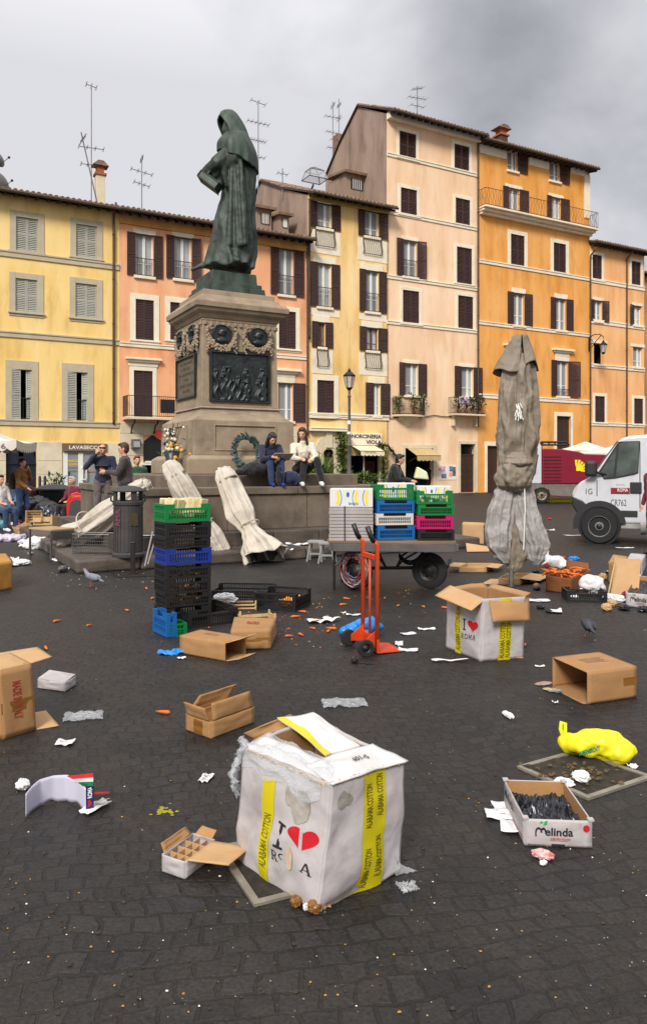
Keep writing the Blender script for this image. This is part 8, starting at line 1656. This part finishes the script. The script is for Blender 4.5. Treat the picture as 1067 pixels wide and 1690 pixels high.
# ---- rubbish heap at the right
t, _f, o_ = carton('opened flat beige tray carton on the cobbles behind the heart box', [(757, 945), (801, 945), (812, 938), (770, 938)], .085, '0123b', M_CARDL, flaps=((1, 't', (.18, 0, -.02), None), (3, 't', (-.2, 0, .01), None)))
carton('flattened light carton right behind the pole of the big parasol', [(822, 965), (856, 966), (876, 956), (838, 956)], .09, '0123', M_CARDL, flaps=((1, 't', (.3, .1, -.05), None), (3, 'b', (-.25, -.03, .01), None)))
t, _f, o_ = carton('dark brown open carton full of carrots in the rubbish heap', [(900, 975), (940, 981), (972, 966), (932, 958)], .2, '0123b', mat('dark_card', lin(120, 70, 32), rough=.85, var=.15), flaps=((2, 't', (.04, .12, .08), None),))
M_CARR = mat('carrot_orange', lin(196, 84, 12), rough=.6, c2=lin(210, 116, 34), scale=9, bump=.3)
q = random.Random(62); cm = MB(); cm.tube([(0, 0, 0), (.02, 0, .002), (.09, 0, 0), (.14, .002, 0)], [.006, .018, .012, .003], 8); cb0 = cm.build('carrot', M_CARR, None, smooth=True); first = True
def carrot(loc, rz, label, group=None, ry=0):
    global first
    o = cb0 if first else cb0.copy()
    if not first: col.objects.link(o)
    first = False; o.location = loc; o.rotation_euler = (0, ry, rz); tag(o, label, 'carrot', group); return o
for i in range(34): carrot(o_ + V((q.uniform(.08, .55), q.uniform(.02, .42) + .1, .16 + q.uniform(0, .07))), q.uniform(0, 6.3), 'carrot in the heap filling the dark brown open carton', 'carrots in the brown carton', q.uniform(-.4, .4))
o2 = flatG(966, 993); crate('black low crate under the round white bag in the rubbish heap', flatG(935, 993), R(-6), .46, .32, .13, K_BLK)
t, _f, _o = carton('brown carton standing on its side at the back of the rubbish heap', [(1003, 962), (1026, 966), (1034, 950), (1011, 946)], .28, '0123t', M_CARD, flaps=((0, 't', (.1, -.18, .04), None),))
MB().slab([V((0, 0, 0)), V((.32, -.06, .0)), V((.42, .1, .42)), V((.14, .16, .44))], .008).build('cardboard_tray', M_CARDL, None, solid=0); o = bpy.data.objects['cardboard_tray']; o.location = flatG(1006, 985) + V((0, 0, .02)); tag(o, 'light cardboard tray leaning upright in the rubbish heap', 'cardboard')
t, _f, _o = carton('white printed carton at the back right of the rubbish heap', [(1033, 948), (1058, 950), (1064, 938), (1040, 936)], .22, '0123t', M_CWHT, flaps=((0, 't', (-.05, -.12, .03), None),)); _f['0'].strip(t, 'blue_print', M_BLP, .55, .95, .1, .9, .004); _f['0'].strip(t, 'dark_print', BKP, .05, .4, .3, .75, .004)
carton('red low carton behind the dark brown carrot carton', [(898, 937), (928, 937), (932, 927), (902, 927)], .1, '0123t', mat('red_card', lin(160, 26, 34), rough=.6, var=.2)); crumple('light blue plastic scrap on the road behind the rubbish heap', 946, 926, .08, M_BBAG, 23, (1.5, 1, .5), 'plastic_piece', 'plastic')
for k, (px, py, rz, lb) in enumerate(((985, 968, .4, 'thin wooden stick leaning across the rubbish heap'),)):
    o = MB().tube([(0, 0, .02), (.14, .1, .5)], .01, 6).build('stick', mat('pale_wood', lin(186, 150, 100), rough=.8, c2=lin(206, 172, 122), scale=3, stretch=(8, 8, .6)), None); o.location = flatG(1002, 988); tag(o, lb, 'stick')
M_PWOOD = mat('pale_wood', (1, 1, 1))
def wood_crate(label, loc, rz, w_, d_, h_, tilt=(0, 0), solid_side=False):
    t = thing('wooden_crate', label, 'crate', loc, 0); t.rotation_euler = (*tilt, rz)
    for x in (0, w_ - .02):
        m = MB()
        for z in ([0, h_ * .36, h_ * .72] if not solid_side else [0]): m.bx(x, x + .008, .0, d_, z, z + (h_ * .24 if not solid_side else h_ * .97))
        m.build('end_panel', M_PWOOD, t)
    m = MB()
    for y in (0, d_ - .006):
        for z in (0, h_ * .5): m.bx(.01, w_ - .01, y, y + .005, z + .01, z + h_ * .34)
    m.build('side_slats', M_PWOOD, t); m = MB()
    for x in (.009, w_ - .028):
        for y in (.006, d_ - .026): m.bx(x, x + .018, y, y + .018, 0.002, h_ + .02)
    m.build('corner_posts', M_PWOOD, t); m = MB()
    for i in range(4): m.bx(.0, w_, i * d_ / 4 + .01, (i + 1) * d_ / 4 - .012, -.004, 0)
    m.build('bottom_slats', M_PWOOD, t); return t
wood_crate('pale wooden fruit crate behind the crumpled carton, with a hand slot', flatG(402, 1040), R(20), .34, .24, .12, solid_side=True)
wood_crate('pale low wooden tray with foam right behind the open black crate', flatG(347, 1008), R(6), .52, .2, .08)
wood_crate('pale wooden crate standing on its end at the left, behind the metal topped table', flatG(45, 884) + V((0, 0, .3)), R(10), .36, .26, .2, (R(80), 0)); wood_crate('brown sided wooden crate right of the one standing on end', flatG(55, 880) + V((0, 0, .12)), R(-8), .5, .36, .3, solid_side=True); wood_crate('wooden crate tipped on the pile nearest the red framed board', flatG(82, 876) + V((0, 0, .16)), R(18), .4, .3, .22, (R(-14), R(6))); wood_crate('wooden crate lying at the left foot of the crate pile', flatG(30, 884) + V((0, 0, .02)), R(35), .38, .26, .18, (0, R(-25)))
# ---- left clutter
tb = flatG(66, 922); t = thing('folding_table', 'low wooden topped metal table with a ribbed grey end, left of the fallen parasol', 'table', tb, R(-38)); MB().bx(-.28, .42, -.05, .4, .5, .53).build('table_top', mat('worn_plywood', lin(150, 124, 84), rough=.8, c2=lin(176, 150, 108), scale=4), t, bevel=.006); m = MB()
for i in range(6): m.bx(.421, .45, -.04, .39, .36 + i * .024, .374 + i * .024)
m.bx(.421, .43, -.04, .39, .35, .5); m.build('ribbed_end', M_ANT, t)
for x in (-.26, .4):
    for y in (-.03, .38): MB().bx(x - .015, x + .015, y - .015, y + .015, 0, .5).build('leg', M_ANT, t)
wc = thing('wire_basket', 'grey wire basket lying on its side on the kerb step beside the litter bin', 'basket', G(120, 915, .2) + V((0, 0, .002)), R(-10)); m = MB(); W_, D_, H_ = .62, .3, .32
for i in range(17): x = W_ * i / 16; m.tube([(x, 0, 0), (x * .96 + .01, 0, H_)], .005, 4).tube([(x, 0, .004), (x, D_, .004)], .004, 4)
for i in range(7): z = H_ * i / 6; m.tube([(0, 0, z), (W_, 0, z)], .005 if i in (0, 6) else .004, 4)
for i in range(8): y = D_ * i / 7; m.tube([(0, y, 0), (0, y, H_)], .004, 4).tube([(W_, y, 0), (W_, y, H_)], .004, 4)
m.build('wire_mesh', M_ANT, wc); MB().tube([(0, 0, H_), (W_, 0, H_), (W_, D_, H_), (0, D_, H_), (0, 0, H_)], .01, 6).build('rim', M_ANT, wc)
t = thing('wheelie_bin', 'dark plastic rubbish bin with a rounded grey lid beside the potted plant', 'bin', gp(91, 22.5), R(10)); MB().frus(.32, .4, 0, .88).build('bin_body', M_BLACK, t, bevel=.03); MB().lathe([(.52, .88), (.54, .93), (.46, 1.0), (.2, 1.06), (.001, 1.08)], 20).build('lid', mat('grey_lid', lin(62, 62, 66), rough=.5), t, smooth=True, auto=40)
for k, (px, Z, lb, s_) in enumerate(((62, 21.5, 'heap of black rubbish bags left of the rounded bin', 1.0), (80, 20.8, 'smaller black rubbish bag before the rounded bin', .8), (50, 22.5, 'brown red cloth bundle on the black bags', .6))):
    o = softbag('rubbish_bag', lb, 'bag', gp(px, Z), [((0, 0, .35 * s_), (.5 * s_, .35 * s_, .4 * s_)), ((.3 * s_, -.1, .3 * s_), (.35 * s_, .3 * s_, .3 * s_)), ((-.3 * s_, .05, .25 * s_), (.3 * s_, .3 * s_, .28 * s_))], mat('bin_bag_black', lin(30, 30, 36), rough=.3, c2=lin(52, 52, 60), scale=5, bump=.6, bscale=10) if k < 2 else mat('brown_cloth', lin(84, 48, 44), rough=.9, var=.4), .09, .03, 5)
    if k == 2: o.location.z = .55
t = thing('menu_board', 'rounded red framed board with a dark panel standing by the seated person with the cap', 'board', gp(127, 19.6), R(6)); pl = [(-.24, .05), (.24, .05), (.26, .5), (.24, .75), (.14, .88), (0, .93), (-.14, .88), (-.24, .75), (-.26, .5)]
MB().prism(pl, -.03, .03).build('frame', mat('red_plastic', lin(196, 30, 22), rough=.35, var=.08), t, bevel=.01); MB().prism([(x * .74, .05 + z * .74) for x, z in pl], -.04, -.031).build('panel', mat('dark_grey_panel', lin(60, 58, 60), rough=.6), t); text_on(t, 'CAFFE', mat('pink_letters', lin(230, 140, 130), rough=.6), (-.12, -.031, .79), XU, ZU, .24, .06)
o = MB().lathe([(.03, 0), (.033, .004), (.033, .11), (.03, .115), (.001, .116)], 14).build('can', mat('red_can', lin(170, 20, 30), rough=.3, c2=lin(190, 160, 60), scale=5, metal=.4), None, smooth=True, auto=40); o.location = flatG(92, 915) + V((0, 0, .033)); o.rotation_euler = (R(90), 0, R(80)); o.scale = (1.4, 1.4, 1.6); tag(o, 'red drink can lying under the metal topped table', 'can')
for k, (x_, lb) in enumerate(((.0, 'left metal rod of the folded rack leaning by the litter bin'), (.05, 'right metal rod of the folded rack leaning by the litter bin'))):
    o = MB().bx(-.012, .012, -.01, .01, 0, .5).build('metal_rod', M_ANT, None, bevel=.003); o.location = G(239 + k * 5, 935 - k * 3, .2) + V((0, 0, .003)); o.rotation_euler = (R(-14), R(10 + 4 * k), 0); tag(o, lb, 'rod')
# mud in the hatch
hp_ = [G(969.6, 1316), G(1070, 1285), G(948, 1245), G(860, 1268)]; ho = sum(hp_, V()) / 4
def mudf(u, v): p = (hp_[0] * (1 - u) + hp_[1] * u) * (1 - v) + (hp_[3] * (1 - u) + hp_[2] * u) * v - ho; return V((p.x, p.y, .004 + .02 * max(0, noise.noise(V((p.x * 9, p.y * 9, 1)))) + .012 * abs(noise.noise(V((p.x * 26, p.y * 26, 4))))))
o = MB().grid(mudf, 50, 50).build('mud', M_DIRT, None, smooth=True); o.location = (ho.x, ho.y, 0); tag(o, 'dark mud and scraps filling the metal framed hatch', 'mud', kind='stuff')
# ---- pigeons
M_PIG = mat('pigeon_grey', lin(92, 94, 104), rough=.7, c2=lin(140, 142, 150), scale=14, bump=.3, bscale=60); M_PIGD = mat('pigeon_dark', lin(38, 38, 44), rough=.6, c2=lin(66, 66, 74), scale=14)
def pigeon(label, px, py, rz, mt_, s_=1.0, peck=0):
    t = thing('pigeon', label, 'pigeon', flatG(px, py), rz); t.scale = (s_,) * 3; m = MB(); hz = .2 - .12 * peck; hx = .11 + .03 * peck
    m.ball((0, 0, .115), (.095, .05, .052), 14, 10, Matrix.Rotation(R(-18), 3, 'Y')).cap((.06, 0, .135), (hx - .01, 0, hz), .034, .022).ball((hx, 0, hz + .008), (.024, .02, .021)).cap((-.06, 0, .095), (-.15, 0, .07), .026, .012)
    m.fused('body', mt_, t, voxel=.007, smooth_it=2); MB().tube([(hx + .018, 0, hz + .006), (hx + .04, 0, hz)], [.006, .001], 6).build('beak', M_BLACK, t)
    for s__ in (-1, 1):
        MB().ball((-.02, .04 * s__, .12), (.085, .016, .034), 12, 8, Matrix.Rotation(R(-14), 3, 'Y')).build('wing', M_PIG if mt_ is M_PIG else M_PIGD, t, smooth=True); MB().tube([(.01, .02 * s__, .075), (.012, .022 * s__, .004), (.035, .024 * s__, .003)], .004, 5).build('leg', mat('pigeon_pink', lin(170, 80, 70)), t)
        MB().ball((hx + .008, .018 * s__, hz + .011), .004, 6, 4).build('eye', mat('pigeon_eye', lin(190, 90, 20), rough=.2), t)
pigeon('grey pigeon walking left on the cobbles in front of the litter bin', 153, 968, R(168), M_PIG, 1.05); pigeon('dark pigeon standing beside the right cart wheel', 733, 948, R(35), M_PIGD, 1.0); pigeon('dark pigeon seen end on, alone between the heart box and the rubbish heap', 969, 1051, R(95), M_PIGD, .95, .6)
# ---- small bits
q = random.Random(91); ORS = [(143, 1035), (88, 1028), (241, 972), (281, 1180), (250, 990), (212, 1010), (566, 989), (635, 988), (560, 1000), (555, 1040), (700, 1004), (728, 1004), (866, 1065), (75, 1070), (505, 1012), (520, 1040), (492, 1048), (540, 1045), (470, 1052), (480, 1020), (655, 1002)]
for i, (px, py) in enumerate(ORS):
    carrot(flatG(px, py) + V((0, 0, .014)), q.uniform(0, 6), 'orange carrot piece lying loose on the cobbles', 'loose carrot pieces on the cobbles').scale = (.55 + .3 * q.random(),) * 3
def bits(name, label, mt_, n, seed, smin, smax, zone=None, thickf=.3, density=1, zo=0):
    q = random.Random(seed); m = MB()
    for i in range(n):
        if zone: px, py = q.gauss(zone[0], zone[2]), q.gauss(zone[1], zone[3])
        else: px, py = q.uniform(-20, 1090), 880 + (q.random() ** density) * 800
        if py < 850: continue
        p = flatG(px, py); s_ = q.uniform(smin, smax); a = q.uniform(0, 6.28); k = q.randint(4, 6); h_ = s_ * thickf * q.uniform(.3, 1)
        ring_ = [(math.cos(a + 6.283 * j / k) * s_ * q.uniform(.5, 1), math.sin(a + 6.283 * j / k) * s_ * q.uniform(.35, .8)) for j in range(k)]
        m.add([(p.x + x, p.y + y, .002 + zo) for x, y in ring_] + [(p.x + x * .7, p.y + y * .7, h_ + .003 + zo) for x, y in ring_], [tuple(range(k, 2 * k))] + [(j, (j + 1) % k, k + (j + 1) % k, k + j) for j in range(k)])
    return tag(m.build(name, mt_), label, 'litter', kind='stuff')
bits('crumbs', 'tiny pale crumbs scattered over the cobbles', mat('crumb_pale', lin(130, 110, 78), rough=.8, c2=lin(170, 156, 130), scale=2), 300, 5, .002, .005); bits('crumbs', 'small yellow orange leaf and peel scraps scattered over the cobbles', mat('crumb_ochre', lin(170, 110, 30), rough=.7, c2=lin(196, 150, 60), scale=2), 110, 6, .003, .008, None, .3)
bits('crumbs', 'dark leaf litter scattered over the cobbles', mat('crumb_dark', lin(44, 36, 26), rough=.9, c2=lin(70, 56, 40), scale=2), 240, 7, .005, .014, None, .3); bits('paper_bits', 'tiny white paper bits scattered over the cobbles', M_PAPER, 40, 8, .003, .007)
bits('vegetable_bits', 'orange vegetable scraps around the loose black crates', M_CARR, 36, 9, .006, .018, (480, 1035, 60, 18), .5); bits('vegetable_bits', 'orange and brown scraps on the cobbles under the cart', mat('crumb_ochre', (0, 0, 0)), 40, 10, .006, .018, (620, 1000, 90, 25), .4); bits('rubbish_bits', 'mixed pale scraps around the rubbish heap', M_EAVE, 70, 11, .008, .022, (970, 990, 70, 14), .4)
bits('mud_scraps', 'leaves and scraps lying in the mud filled hatch', mat('mud_scraps', lin(110, 90, 50), rough=.9, c2=lin(60, 48, 34), scale=30), 110, 12, .005, .02, (950, 1283, 30, 10), .5, 1, .016); bits('rubbish_bits', 'pale scraps along the foot of the kerb steps', M_SCUF, 50, 13, .008, .022, (140, 950, 90, 10), .4)
# moss coloured paint stain on the cobbles
bits('paint_flecks', 'yellow green paint flecks on the cobbles below the white card', mat('yellow_green', lin(140, 132, 30), rough=.9), 26, 14, .008, .02, (272, 1338, 9, 4), .04)
bpy.data.scenes.remove(WS)
